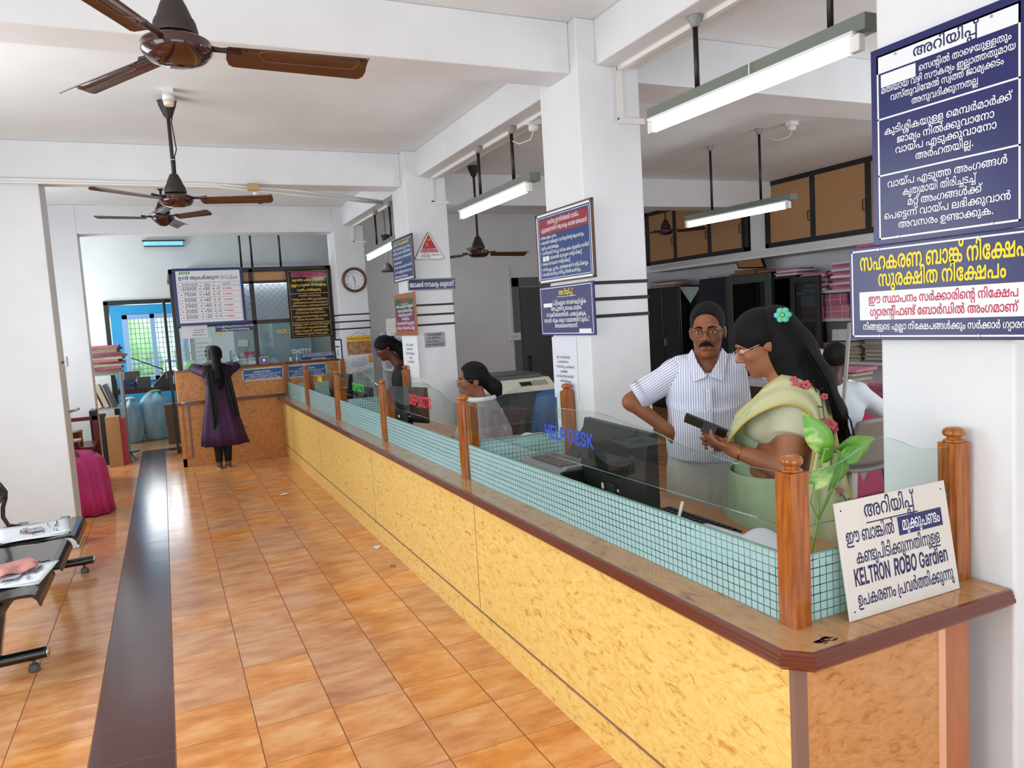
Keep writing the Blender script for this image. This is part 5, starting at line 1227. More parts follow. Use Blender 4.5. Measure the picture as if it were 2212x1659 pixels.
tubelight('long lit tube light hanging above the help desk, nearest to the entrance',2.30,3.15,1.88,2.50,2.485,((2.81,2.895),(2.06,2.90)),2.9)
b=MB();b.tube([(2.245,2.42,2.57),(2.243,2.42,2.50),(2.27,2.40,2.455)],.003,5)
tag(b.build('cable_tie',M_white),'thin white strap tied round the nearest tube light','strap')
tubelight('lit tube light hanging between the second and third pillars',2.30,5.75,4.46,2.45,2.455,((5.38,2.90),(4.78,2.90)),2.9)
tubelight('lit tube light hanging behind the blue board of the third pillar',2.30,8.80,7.55,2.40,2.44,((8.45,2.885),(7.85,2.885)),2.9)
tubelight('lit tube light hanging deep in the office before the brown wall cupboards',4.97,6.30,4.87,2.44,2.425,((5.92,CZ),(5.26,CZ)),CZ)
# ceiling roses beside the lamp rods
for x,y,z,lb in((2.38,4.6,2.90,'white ceiling rose with short wire beside a rod of the middle tube light'),(5.1,5.0,CZ,'white ceiling rose wired to the tube light deep in the office')):
 t=thing('ceiling_rose',lb,'ceiling rose',(x,y,z),'ceiling roses of the tube lights')
 b=MB();b.box(x-.045,x+.045,y-.03,y+.03,z-.03,z);b.lathe([(.0001,-.075),(.03,-.07),(.034,-.05),(.034,-.03)],(x,y,z),20);b.build('box',M_white,t)
 b=MB();b.tube([(x,y,z-.07),(x-.01,y+.03,z-.12),(x-.05,y+.12,z-.13),(x-.09,y+.19,z-.09)],.004,6);b.build('wire',M_white,t)
# dome camera and junction box on the second hall beam
t=thing('security_camera','white bullet camera with black lens hanging from the second hall beam','camera',(.84,6.66,2.7))
b=MB();b.cyl((.83,6.80,2.835),(.83,6.78,2.74),.018,n=14);b.cyl((.83,6.84,2.735),(.845,6.68,2.705),.034,n=20);b.build('body',M_white,t)
b=MB();b.cyl((.845,6.685,2.706),(.848,6.655,2.70),.037,n=20);b.build('lens_face',mat('lens_black','#101012',.15),t)
b=MB()
for k in range(10):
 a=2*math.pi*k/10;b.sphere((.849+.022*math.cos(a),6.654,2.70+.022*math.sin(a)),.003,6,4)
b.build('infrared_ring',mat('grey_led','#4a4a52',.3),t)
t=thing('junction_box','beige junction box under the second hall beam above the bullet camera','box',(.80,6.70,2.80))
b=MB();b.box(.755,.85,6.655,6.71,2.775,2.832);b.build('box',mat('beige_plastic','#b59d6e',.5),t,bevel=.004)
# ventilator high behind the end opening; its blind pane glows in place of daylight
t=thing('ventilator','narrow pale blue ventilator with a glowing pane high on the back wall','ventilator',(.13,11.98,2.92))
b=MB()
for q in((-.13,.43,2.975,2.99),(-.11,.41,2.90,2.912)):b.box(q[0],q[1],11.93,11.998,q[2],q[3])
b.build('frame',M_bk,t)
b=MB();b.box(-.10,.40,11.985,11.997,2.91,2.977);b.build('pane',mat('glowing_ventilator_pane','#8fd4f2',.3,emit='#7cc8ec',estr=.7),t)
# ================================================================== OFFICE FURNITURE BEHIND THE COUNTER
M_ply=mat('light_brown_laminate','#b4875a',.45,noise=.12,nscale=30,nstretch=(6,6,.5))
M_bkwood=mat('black_painted_timber','#14151a',.35)
M_navyst=mat('dark_navy_steel','#141a2c',.3)
M_blackst=mat('black_steel','#0d0d10',.25)
M_shelf=mat('concrete_shelf','#b9bcbc',.7)
M_pinkf=mat('pink_file_board','#c77a92',.7,noise=.2,nscale=6)
M_pinkd=mat('dusty_pink_paper','#b5637f',.7,noise=.25,nscale=5)
M_buff=mat('buff_paper','#b8ab95',.8,noise=.2,nscale=10)
M_whitep=mat('white_pages','#d8d6dc',.8,noise=.12,nscale=40,nstretch=(1,30,1))
M_brownb=mat('brown_ledger','#8a5a3c',.6,noise=.2,nscale=6)
M_string=mat('string','#cfc7b4',.8)
M_deskl=mat('desk_laminate','#b98a5c',.35,noise=.15,nscale=5,nstretch=(10,1,1))
# loft slab and soffit, cupboards above
LX=7.28
struct(MB().box(LX,7.75,3.0,10.3,2.18,2.29).build('trim_loft',M_wall))
struct(MB().box(7.3,7.5,7.64,7.94,2.29,CZ).build('pillar',M_wall))
def loft(label,y0,y1,divs,z1):
 t=thing('wall_cupboard',label,'cupboard',(LX,(y0+y1)/2,2.29))
 b=MB();fr=.06
 b.box(LX-.03,LX+.02,y0,y1,2.29,2.29+fr);b.box(LX-.03,LX+.02,y0,y1,z1-fr,z1)
 b.box(LX-.03,LX+.02,y0,y0+fr,2.29,z1);b.box(LX-.03,LX+.02,y1-fr,y1,2.29,z1)
 b.build('frame',M_bkwood,t,bevel=.003)
 ed=[y0+fr]+divs+[y1-fr]
 for k,(a,c)in enumerate(zip(ed,ed[1:])):
  d=MB();d.box(LX-.025,LX,a+.03,c-.03,2.29+fr,z1-fr)
  dr=d.build('door',M_ply,t)
  for q in((a,a+.035),(c-.035,c)):MB().box(LX-.035,LX-.0,q[0],q[1],2.29+fr,z1-fr).build('door_rail',M_bkwood,dr)
  d=MB();d.tube([(LX-.03,a+.05,2.55),(LX-.06,a+.05,2.56),(LX-.06,a+.05,2.66),(LX-.03,a+.05,2.67)],.006,6);d.build('handle',M_blackst,dr)
loft('brown panelled wall cupboard high in the office, beside the tall navy notice board',4.4,7.62,[5.25,6.03,6.82],CZ)
loft('brown panelled wall cupboard high in the office, beside the second pillar',7.96,10.28,[8.72,9.52],CZ)
b=MB()
for dz in(2.255,2.225):b.tube([(LX-.012,10.2,dz),(LX-.015,8.5,dz+.004),(LX-.012,7.0,dz-.004),(LX-.012,4.6,dz)],.008,6)
tag(b.build('cable_run',M_white),'twin white cables clipped along the ledge under the brown wall cupboards','cable')
# steel almirah, glass door cupboard, open glass leaf
t=thing('steel_cupboard','tall black steel cupboard behind the second pillar with papers on top','cupboard',(7.45,9.82,0))
MB().box(7.2,7.7,9.38,10.24,0,1.92).build('body',M_blackst,t,bevel=.008)
for y0,y1 in((9.40,9.80),(9.82,10.22)): 
 d=MB().box(7.185,7.20,y0,y1,.06,1.88).build('door',M_blackst,t,bevel=.004)
 if y1<9.9:
  MB().box(7.16,7.185,9.74,9.765,1.0,1.12).build('handle',M_steel,d)
t=thing('glass_cupboard','tall dark wooden cupboard with one glazed door, old ledgers on top','cupboard',(7.45,8.2,0))
b=MB();b.box(7.22,7.72,7.49,7.51,0,1.97);b.box(7.22,7.72,8.9,8.92,0,1.97);b.box(7.22,7.72,7.49,8.92,1.95,1.98);b.box(7.7,7.72,7.49,8.92,0,1.97);b.box(7.22,7.72,7.49,8.92,0,.08)
for z in(.6,1.1,1.5):b.box(7.26,7.7,7.51,8.9,z,z+.02)
b.build('body',M_navyst,t)
MB().box(7.2,7.225,8.36,8.92,.05,1.98).build('door',M_navyst,t,bevel=.004)
d=MB();d.box(7.195,7.22,7.49,7.60,.05,1.97);d.box(7.195,7.22,8.22,8.34,.05,1.97);d.box(7.195,7.22,7.6,8.22,1.86,1.97);d.box(7.195,7.22,7.6,8.22,.05,.75)
dd=d.build('door',mat('grey_green_door_frame','#3d4440',.35),t,bevel=.004)
MB().box(7.205,7.21,7.6,8.22,.75,1.86).build('glass_pane',glass_mat('dark_cupboard_glass','#6f7a7a'),dd)
d=MB();d.cyl((7.19,7.53,1.0),(7.17,7.53,1.0),.008,n=8);d.build('knob',M_steel,dd)
t=thing('bookcase','black open sided cupboard standing between the glazed cupboard and the glazed shelf leaf','cupboard',(7.45,7.27,0))
b=MB();b.box(7.22,7.7,7.07,7.09,0,1.90);b.box(7.22,7.7,7.46,7.485,0,1.90);b.box(7.22,7.7,7.07,7.485,1.88,1.91);b.box(7.68,7.7,7.07,7.485,0,1.9)
for z in(.45,.95,1.45):b.box(7.24,7.69,7.09,7.46,z,z+.018)
b.build('body',M_bkwood,t)
t=thing('glazed_leaf','black framed glazed leaf standing open before the pink file shelves','door leaf',(7.12,6.82,0))
b=MB();b.box(7.1,7.14,7.0,7.07,0,1.88);b.box(7.1,7.14,6.61,6.68,0,1.88);b.box(7.1,7.14,6.68,7.0,1.8,1.88);b.box(7.1,7.14,6.68,7.0,0,.12)
b.build('frame',M_bkwood,t,bevel=.003)
MB().box(7.118,7.122,6.68,7.0,.12,1.8).build('glass_pane',glass_mat('shelf_leaf_glass','#b9c2c4'),t)
# built-in shelves
for k,z in enumerate((.85,1.355,1.69)):
 o=MB().box(7.2,7.74,4.4,7.06,z-.035,z).build('wall_shelf',M_shelf)
 tag(o,('lowest grey shelf board, with grey file heaps','middle grey shelf board, with tied pink bundles','top grey shelf board, with loose pink files')[k],'shelf','built-in shelf boards')
def layered(sx,sy,sz,n,seed,jit=.006):
 """a stack of n leaves as one block with uneven edges"""
 r=random.Random(seed);b=MB();h=sz/n
 for k in range(n):
  dx,dy=r.uniform(-jit,jit),r.uniform(-jit,jit)
  b.box(-sx/2+dx,sx/2+dx,-sy/2+dy,sy/2+dy,k*h,k*h+h*.82,0)
  b.box(-sx/2+.004,sx/2-.004,-sy/2+.004,sy/2-.004,k*h,(k+1)*h,0)
 return b
def place(root,x,y,z,rz=0,rx=0,ry=0):
 root.location=(x,y,z);root.rotation_euler=(rx,ry,rz)
 return root
def tied_bundle(label,x,y,z,sx,sy,sz,m,seed=0,rz=0,n=9,group=None,pages=None):
 t=bpy.data.objects.new('file_bundle',None);COL.objects.link(t);t.empty_display_size=.1
 tag(t,label,'bundle',group)
 o=layered(sx,sy,sz,n,seed).build('papers',m);o.parent=t
 b=MB()
 for q in(-.25,.25):
  b.box(-sx/2-.008,sx/2+.008,q*sy-.003,q*sy+.003,sz,sz+.004)
  b.box(-sx/2-.010,-sx/2-.006,q*sy-.003,q*sy+.003,0,sz+.004)
 b.box(-sx/2-.011,-sx/2-.007,-sy/2,sy/2,sz*.5,sz*.5+.005)
 o=b.build('string',M_string);o.parent=t
 return place(t,x,y,z,rz)
def pile(name,label,cat,x,y,z,sx,sy,h,n,mats,seed,group,rz=0,jit=.02,tilt=.03,rj=.12):
 """n separate folders lying on one another"""
 r=random.Random(seed)
 protos=[]
 for m in mats:
  b=MB();b.box(-sx/2,sx/2,-sy/2,sy/2,0,h*.3);b.box(-sx/2+.004,sx/2-.006,-sy/2+.005,sy/2-.005,h*.3,h*.78);b.box(-sx/2,sx/2,-sy/2,sy/2,h*.78,h)
  me=b.build(name,m)
  protos.append(me)
 for k in range(n):
  p=protos[k%len(protos)]
  o=p if k<len(protos)else p.copy()
  if k>=len(protos):COL.objects.link(o)
  o.location=(x+r.uniform(-jit,jit),y+r.uniform(-jit,jit),z+k*h*1.02)
  o.rotation_euler=(0,0,rz+r.uniform(-rj,rj))
  tag(o,label,cat,group)
G='tied file bundles on the shelves'
for k,y in enumerate((6.85,6.47,6.1,5.72)):
 tied_bundle('large pink file bundle on the middle shelf, '+('behind the open glazed leaf','first beside the black leaf post','next to the wide navy board','hidden farthest right')[k],7.4,y,1.356,.34,.34,.15,M_pinkf,k,group=G)
 tied_bundle('pink file bundle stacked second on the middle shelf, '+('behind the open glazed leaf','first beside the black leaf post','next to the wide navy board','hidden farthest right')[k],7.4,y+.02,1.510,.34,.30,.13,M_pinkd if k else M_whitep,k+9,group=G)
tied_bundle('white and pink tied bundle standing low on the grey shelf behind the open leaf',7.42,6.75,.852,.34,.34,.2,M_pinkd,4,group=G)
tied_bundle('bundle of white vouchers with a pink cover, beside the black leaf post',7.4,6.4,1.09,.3,.34,.13,M_whitep,5,group=G)
pile('file_folder','grey folders heaped on the lowest shelf under the white voucher bundle','folder',7.42,6.4,.852,.36,.42,.022,10,[M_buff,mat('grey_folder','#8f8c88',.8)],5,'grey folder heap on the lowest shelf')
pile('file_folder','grey and buff folders heaped on the lowest shelf beside the first pillar','folder',7.42,5.9,.852,.36,.44,.022,11,[mat('grey_folder2','#7f7d7a',.8),M_buff],6,'buff folder heap on the lowest shelf')
pile('file_folder','pink folder in the tall leaning heap on the top shelf','folder',7.42,6.42,1.692,.34,.30,.026,12,[M_pinkf,M_pinkd,M_whitep],7,'tall pink heap on the top shelf',jit=.03,rj=.25)
pile('file_folder','pink folder in the heap half hidden by the navy board on the top shelf','folder',7.42,6.03,1.692,.34,.30,.028,17,[M_pinkd,M_pinkf,M_whitep],8,'second pink heap on the top shelf',jit=.03,rj=.25)
pile('file_folder','pink folder lying behind the open glazed leaf on the top shelf','folder',7.42,6.85,1.692,.34,.36,.028,8,[M_whitep,M_pinkd],9,'low pink heap behind the leaf')
pile('file_folder','pink folder on top of the black open sided cupboard','folder',7.4,7.28,1.912,.3,.36,.022,4,[M_whitep,M_pinkd],10,'folders on the open sided cupboard')
# ledgers and a leaning picture frame on the glazed cupboard
for k,(y,z,c,w_)in enumerate(((8.58,1.981,M_buff,.46),(8.06,1.981,M_brownb,.40),(8.07,2.016,M_brownb,.34),(7.66,1.981,M_brownb,.30))):
 b=MB();b.box(-.15,.15,-w_/2,w_/2,0,.034);o=b.build('ledger',c,bevel=.003)
 place(o,7.42,y,z,.03*k)
 tag(o,('long buff ledger lying left on the glazed cupboard','brown ledger lying in the middle of the glazed cupboard, lower of two','brown ledger on another ledger on the glazed cupboard','short brown ledger at the right end of the glazed cupboard')[k],'ledger','ledgers on the glazed cupboard')
t=thing('picture_frame','black rimmed picture frame lying tilted on the ledgers of the glazed cupboard','picture frame',(7.42,8.1,2.05))
b=MB();b.obox((7.42,8.1,2.16),(.02,.52,.20),Euler((0.07,-.5,0)));b.build('rim',M_blackst,t)
b=MB();b.obox((7.408,8.1,2.155),(.02,.46,.15),Euler((0.07,-.5,0)));b.build('backing',M_ply,t)
pile('file_folder','crumpled pink and buff folder on the black steel cupboard','folder',7.42,9.85,1.922,.3,.5,.02,5,[M_buff,M_pinkd,M_whitep],11,'folders on the steel cupboard',jit=.04)
t=thing('cloth','white cloth corner hanging down beside the steel cupboard','cloth',(7.2,9.15,1.75))
MB().add([(7.19,9.36,1.90),(7.19,8.93,1.88),(7.185,9.12,1.64),(7.2,9.36,1.86),(7.2,8.93,1.84)],[(0,3,2),(3,4,2),(4,1,2),(0,1,4,3)]).build('fold',mat('pale_green_cloth','#9db5aa',.9),t)
t=thing('steel_cupboard','dark cupboard standing low in shadow between the steel and the glazed cupboards','cupboard',(7.5,9.15,0))
MB().box(7.35,7.7,8.95,9.36,0,1.86).build('body',M_blackst,t,bevel=.005)
# grey door in the far corner, jutting wall, copier
struct(MB().box(4.65,4.85,10.5,14.0,0,CZ).build('wall_office_corner',M_wall))
struct(MB().box(2.6,4.65,13.8,14.0,0,CZ).build('wall_office_deep',M_wall))
M_gdoor=mat('slate_grey_door','#4a4f52',.4);M_gfr=mat('mid_grey_door_frame','#6a6b69',.4)
b=MB();b.box(4.80,4.915,10.26,10.3,0,2.18);b.box(4.80,5.9,10.26,10.3,2.045,2.18);b.box(5.79,5.9,10.26,10.3,0,2.18)
df=struct(b.build('door_1',M_gfr,bevel=.004))
MB().box(4.925,5.78,10.27,10.3,0,2.035).build('leaf',M_gdoor,df)
b=MB();b.tube([(5.02,10.27,.98),(5.02,10.22,.98),(5.02,10.22,.70),(5.02,10.27,.70)],.012,8);b.sphere((5.02,10.235,.98),.025,10,8);b.sphere((5.02,10.235,.70),.025,10,8);b.build('handle',M_blackst,df)
t=thing('switch_board','white switch board with conduit on the wall beside the grey door','switch board',(4.75,10.28,1.3))
MB().box(4.68,4.90,10.255,10.299,1.25,1.36).build('plate',M_white,t,bevel=.004)
b=MB()
b.box(4.765,4.775,10.285,10.299,1.36,2.38);b.box(4.66,5.5,10.285,10.299,2.372,2.384);b.box(4.785,4.80,10.285,10.299,1.36,2.3);b.build('conduit',M_white,t)
for k in range(3):MB().box(4.74+k*.04,4.765+k*.04,10.248,10.256,1.285,1.32).build('switch',mat('switch_grey','#c4c4c4',.4),t)
t=thing('wall_pipe','pair of grey pipes running along the wall behind the black office fan','pipe',(4.63,12,2.2))
b=MB();b.tube([(4.62,10.6,2.42),(4.62,11.4,2.30),(4.62,12.6,2.16),(4.62,13.7,2.12)],.02,8);b.tube([(4.62,10.6,2.3),(4.62,13.7,2.02)],.03,8);b.build('pipe',mat('pipe_grey','#9a9c9a',.5),t)
t=thing('photocopier','black photocopier with cream control panel behind the seated woman','photocopier',(2.95,6.3,0))
b=MB();b.box(2.60,3.14,6.12,6.62,0,.93);b.build('body',mat('charcoal_plastic','#2b2b2e',.4),t,bevel=.01)
b=MB();b.box(2.58,3.10,6.10,6.62,1.0,1.085);b.build('lid',mat('dark_grey_lid','#3b3d41',.35),t,bevel=.012)
b=MB();b.prism([(5.98,.965),(6.10,1.04),(6.62,1.04),(6.62,.93),(5.98,.93)],'x',2.60,3.17);cp=b.build('control_panel',mat('cream_panel','#d8d4c4',.4),t,bevel=.004)
b=MB();b.obox((2.90,6.025,1.0),(.11,.055,.004),Euler((.56,0,0)));b.build('display',M_blackst,cp)
for i in range(3):
 for j in range(5):
  b=MB();b.obox((2.98+j*.03,6.005+i*.022,.988+i*.0137),(.018,.012,.006),Euler((.56,0,0)));b.build('key',mat('grey_key','#9a9788',.5),cp)
for z in(.35,.62):MB().box(2.62,3.12,6.105,6.12,z,z+.2).build('paper_drawer',mat('charcoal_drawer','#353538',.4),t,bevel=.006)
# ------------------------------------------------------------------ desks right behind the counter
def desk(label,y0,y1):
 t=thing('desk',label,'desk',(1.78,(y0+y1)/2,0))
 MB().box(1.53,2.085,y0,y1,.70,.735).build('desktop',M_deskl,t,bevel=.004)
 MB().box(1.53,1.55,y0,y1,.1,.70).build('modesty_panel',M_dkbrown,t)
 for y in(y0+.02,y1-.02):
  MB().box(1.55,2.06,y-.012,y+.012,0,.70).build('side_panel',M_dkbrown,t)
desk('long brown help desk behind the frosted pane nearest the entrance',1.76,3.70)
desk('brown deposits desk of the seated woman in the white shawl',3.78,6.82)
desk('brown loans desk before the hanging calendar',6.90,9.56)
struct(MB().box(2.09,2.14,1.76,1.80,0,.2).build('trim_4',M_wall))
DZ=.736
M_cbk=mat('black_monitor_plastic','#17181a',.45)
M_cgr=mat('grey_monitor_back','#55524c',.5)
def monitor(label,x,y,z,w,h,rz,big=True):
 t=bpy.data.objects.new('computer_monitor',None);COL.objects.link(t);tag(t,label,'monitor','monitors on the desks')
 b=MB();b.prism([(-.02,0),(.012,0),(.012,h),(-.02,h),(-.035,h*.8),(-.05,h*.45),(-.035,h*.12)],'y',-w/2,w/2)
 o=b.build('housing',M_cbk,bevel=.006);o.parent=t;o.location=(0,0,.08)
 b=MB();b.box(.011,.014,-w/2+.015,w/2-.015,.015,h-.015);s_=b.build('screen',mat('dark_monitor_screen','#20242c',.2),fix=True);s_.parent=t;s_.location=(0,0,.08)  # plain dark screen face, no emission
 b=MB()
 n=26
 for k in range(n):
  u=(k+.5)/n*2-1
  zc=h*.42+.05*u*u
  b.box(-.0525,-.048,u*w*.36-.0022,u*w*.36+.0022,zc-.022,zc+.022)
 v=b.build('vent_slots',M_wire);v.parent=t;v.location=(0,0,.08)
 b=MB();b.box(-.0385,-.036,-.05,.03,h*.16,h*.22);b.box(-.0385,-.036,.09,.11,h*.12,h*.22);v=b.build('rating_label',M_white);v.parent=t;v.location=(0,0,.08)
 b=MB();b.box(-.05,.0,-.035,.035,0,.16);b.box(-.10,.09,-.12,.12,0,.012);v=b.build('stand',M_cbk,bevel=.004);v.parent=t
 return place(t,x,y,z,rz)
monitor('large black monitor seen from behind under the HELP DESK letters',1.66,2.60,DZ,.585,.32,math.radians(-6))
monitor('black monitor seen from behind left of the red DEPOSITS letters',1.74,5.78,DZ,.46,.28,math.radians(20))
monitor('black monitor seen from behind below the yellow LOANS letters',1.74,8.25,DZ,.46,.28,math.radians(15))
monitor('grey box monitor behind the green DEPOSITS letters',1.72,7.15,DZ,.36,.20,math.radians(10))
t=thing('printer','silver grey slotted printer on the help desk left of the monitor','printer',(1.62,3.1,DZ))
x0,x1,y0,y1=1.545,1.75,2.93,3.33
b=MB();b.prism([(x0,DZ),(x0,DZ+.12),(x0+.015,DZ+.155),(x0+.05,DZ+.175),(x1,DZ+.175),(x1,DZ)],'y',y0,y1)
b.build('body',mat('silver_plastic','#8b8f94',.3,metal=.3),t,bevel=.008)
b=MB();b.box(x0+.004,x1-.004,y0-.02,y0,DZ,DZ+.165);b.build('end_cap',M_cbk,t,bevel=.008)
b=MB();b.box(x0+.04,x1-.03,y0+.05,y1-.05,DZ+.174,DZ+.178);b.build('feed_slot',M_cgr,t)
for j in range(4):
 b=MB();yy=y0+.06+(j%2)*.03
 b.box(x0-.002,x0+.004,yy,yy+.14,DZ+.035+j*.022,DZ+.041+j*.022);b.build('vent_slot',M_wire,t)
b=MB();b.obox((1.80,3.18,DZ+.22),(.012,.11,.22),Euler((0.25,.55,0)));b.build('paper_rest',M_cbk,t)
t=thing('keyboard','black keyboard on the help desk right of the monitor','keyboard',(1.84,2.38,DZ))
b=MB();b.box(1.76,1.90,2.16,2.60,DZ,DZ+.018);b.build('base',M_cbk,t,bevel=.004)
for i in range(4):
 for j in range(14): 
  b=MB();b.box(1.775+i*.03,1.798+i*.03,2.175+j*.03,2.198+j*.03,DZ+.018,DZ+.024);b.build('key',mat('black_key','#222326',.5),t)
for k,(y,x)in enumerate(((2.36,1.60),(2.20,1.60))):
 b=MB();b.tube([(x,y,DZ+.01),(x+.03,y-.01,DZ+.09),(x+.06,y-.005,DZ+.16)],.006,6)
 tag(b.build('cable',M_white),('white cable rising behind the help desk monitor, nearer its left edge','white cable rising behind the help desk monitor, nearer its right edge')[k],'cable','white monitor cables')
def loose_sheet(label,x,y,z,sx,sy,rz,seed,bulge=.03,m=None,group=None,name='paper_sheet'):
 r=random.Random(seed);a,c=r.uniform(1,3),r.uniform(0,3)
 b=MB();b.grid(lambda u,v:((u-.5)*sx,(v-.5)*sy,bulge*abs(math.sin(a*u*2+c))*(.4+v*.6)+.002),14,10)
 o=b.build(name,m or M_paper,solid=.0012);place(o,x,y,z,rz)
 return tag(o,label,'paper',group)
loose_sheet('curled white printout lying on the help desk left of the thick corner post',1.72,2.02,DZ,.24,.36,.25,1,.05,mat('printout_paper','#dfe1ea',.8,noise=.08,nscale=60,nstretch=(1,12,1)))
loose_sheet('curled white printout with faint printing behind the leaning notice',1.80,1.80+.06,DZ,.28,.20,-.1,4,.09,MATS['printout_paper'])
# papers, tray and register on the deposits desk
pile('paper_sheet','white slips piled on the desk left of the reeded counter post','paper',1.66,4.15,DZ,.22,.3,.008,9,[mat('slip_paper','#e0dedd',.8)],21,'white slips before the seated woman',rz=.2)
t=thing('paper_box','pinkish printed carton under the white slips on the deposits desk','carton',(1.66,4.0,DZ))
MB().box(1.57,1.75,3.82,3.97,DZ,DZ+.10).build('box',mat('printed_carton','#c9b0a2',.7,noise=.35,nscale=40),t)
t=thing('file_tray','clear grey plastic tray on the deposits desk before the blue chair','tray',(1.82,3.95,DZ))
b=MB();b.box(1.62,2.0,3.80,3.99,DZ+.12,DZ+.125);b.box(1.62,2.0,3.985,3.99,DZ+.12,DZ+.17);b.box(1.995,2.0,3.80,3.99,DZ+.12,DZ+.17);b.box(1.62,1.63,3.80,3.81,DZ,DZ+.12);b.box(1.99,2.0,3.80,3.81,DZ,DZ+.12);b.box(1.62,1.63,3.98,3.99,DZ,DZ+.12);b.box(1.99,2.0,3.98,3.99,DZ,DZ+.12)
b.build('tray',mat('smoky_acrylic','#b9c3c7',.15),t)
loose_sheet('grey sheet standing bent in the plastic tray',1.90,3.9,DZ+.127,.2,.16,.3,8,.05)
t=thing('register','dark brown register lying open on the desk by the seated woman\'s hand','register',(1.75,4.9,DZ))
MB().box(1.64,1.90,4.70,5.1,DZ,DZ+.025).build('cover',M_dkbrown,t,bevel=.004)
loose_sheet('white page sheets lying on the loans desk behind the third front post',1.84,7.0+.25,DZ,.3,.22,.4,12,.02)
# blue plastic chair of the seated woman
def plastic_chair(label,x,y,rz,m,h=.98,legm=None):
 t=bpy.data.objects.new('plastic_chair',None);COL.objects.link(t);tag(t,label,'chair')
 b=MB();b.grid(lambda u,v:((u-.5)*.44,(v-.5)*.42,.44+.02*(abs(u-.5)*2)**2),8,8);o=b.build('seat',m,solid=.02);o.parent=t
 b=MB();b.grid(lambda u,v:((u-.5)*(.44-.10*v**3),.21+.08*v-.05*(abs(u-.5)*2)**2,.48+(h-.48)*v*(1-.06*(abs(u-.5)*2)**3)),12,10);o=b.build('backrest',m,solid=.018);o.parent=t
 for sx in(-1,1):
  for sy in(-1,1):
   b=MB();b.cyl((sx*.21,sy*.2,0),(sx*.17,sy*.16,.45),.016,.022,10);o=b.build('leg',legm or m);o.parent=t
 return place(t,x,y,0,rz)
M_bluep=mat('blue_plastic','#1d4f86',.4)
plastic_chair('blue plastic chair of the woman in the white shawl',2.28,4.72,math.radians(-75),M_bluep,1.06)
# racks between the third and fourth pillars
t=thing('file_rack','white shelf rack with boxed and upright files behind the dark dressed woman','rack',(2.75,9.1,0))
b=MB()
for z in(.7,1.05,1.46):b.box(2.50,3.2,8.85,9.35,z-.02,z)
for x,y in((2.52,8.87),(3.18,8.87),(2.52,9.33),(3.18,9.33)):b.box(x-.02,x+.02,y-.02,y+.02,0,1.5)
b.build('shelves',mat('rack_white','#c8ccd0',.5),t)
for k in range(6):
 b=MB();b.box(-.16,.16,-.2,.2,0,.033);o=b.build('box_file',mat('white_red_boxfile','#c9c4c4',.6));place(o,2.72,9.05,1.462+k*.0345,.02*(k%3))
 q=MB();q.box(-.06,.12,-.203,-.2,.004,.012);o2=q.build('red_band',mat('red_label','#b02a3a',.6));o2.parent=o
 tag(o,'white box file with red band in the stack behind the dark dressed woman','box file','box files on the rack')
for k in range(8):
 b=MB();b.box(-.02,.02,-.14,.14,0,.29);o=b.build('lever_file',mat('brown_lever_file','#8a7258',.6)if k%2 else mat('blue_lever_file','#27508f',.5));place(o,2.58+k*.062,9.02,1.11,0,0,.22)
 q=MB();q.tube([(-.0,-.142,.24),(.012,-.145,.27),(0,-.142,.285),(-.012,-.145,.27)],.003,6,closed=True);o2=q.build('ring',M_white);o2.parent=o
 tag(o,('blue' if k%2==0 else 'brown')+' lever file leaning in the row beside the dark dressed woman','file','leaning lever files on the rack')
t=thing('steel_cupboard','dark grey cupboard standing far back between the third and fourth pillars','cupboard',(3.2,11.5,0))
MB().box(2.75,3.45,11.2,11.7,0,1.95).build('body',mat('dark_grey_steel','#2c2f33',.35),t,bevel=.01)
t=thing('wall_shelf','black shelf high on the dark wall past the third pillar','shelf',(3.3,13.6,2.1))
MB().box(2.9,4.3,13.5,13.8,2.0,2.25).build('board',M_bkwood,t)
# ------------------------------------------------------------------ table with crimson cloth, plastic chair, piles
t=thing('table','table covered with a crimson and grey patterned cloth behind the lady in the sari','table',(4.95,4.35,0))
MB().box(4.45,5.9,4.02,4.9,.70,.74).build('tabletop',M_deskl,t)
for x in(4.5,5.85):
 for y in(4.07,4.85):MB().box(x-.03,x+.03,y-.03,y+.03,0,.70).build('leg',M_dkbrown,t)
b=MB()
def skirt(u,v):
 x=4.42+1.5*u
 return(x,4.0-.012*math.sin(u*60)*(1-v)-.03*(1-v),.10+.645*v)
b.grid(skirt,60,6)
b.box(4.42,5.92,4.0,4.92,.742,.748)
def cloth_mat():
 m,nt,N,L,bb=nodes('crimson_grey_cloth')
 tc=N.new('ShaderNodeTexCoord');sx=N.new('ShaderNodeSeparateXYZ');L.new(tc.outputs['Object'],sx.inputs[0])
 d=mth(nt,'SUBTRACT',sx.outputs[2],mth(nt,'MULTIPLY',mth(nt,'ABSOLUTE',mth(nt,'SUBTRACT',mth(nt,'FRACT',mth(nt,'MULTIPLY',sx.outputs[0],1.6)),.5)),1.1))
 band=mth(nt,'MAXIMUM',mth(nt,'LESS_THAN',mth(nt,'ABSOLUTE',mth(nt,'SUBTRACT',d,.25)),.045),mth(nt,'LESS_THAN',mth(nt,'FRACT',mth(nt,'MULTIPLY',sx.outputs[0],1.6)),.1))
 L.new(mixc(nt,band,'#9c1450','#7f8280'),bb.inputs['Base Color']);bb.inputs['Roughness'].default_value=.8
 return m
tag(b.build('tablecloth',cloth_mat()),'crimson tablecloth with grey diagonal bands hanging to the floor','tablecloth')
pile('file_folder','buff folder in the pile on the crimson table','folder',5.15,4.55,.75,.26,.34,.02,11,[M_buff,mat('grey_folder3','#85817c',.8)],31,'buff pile on the crimson table')
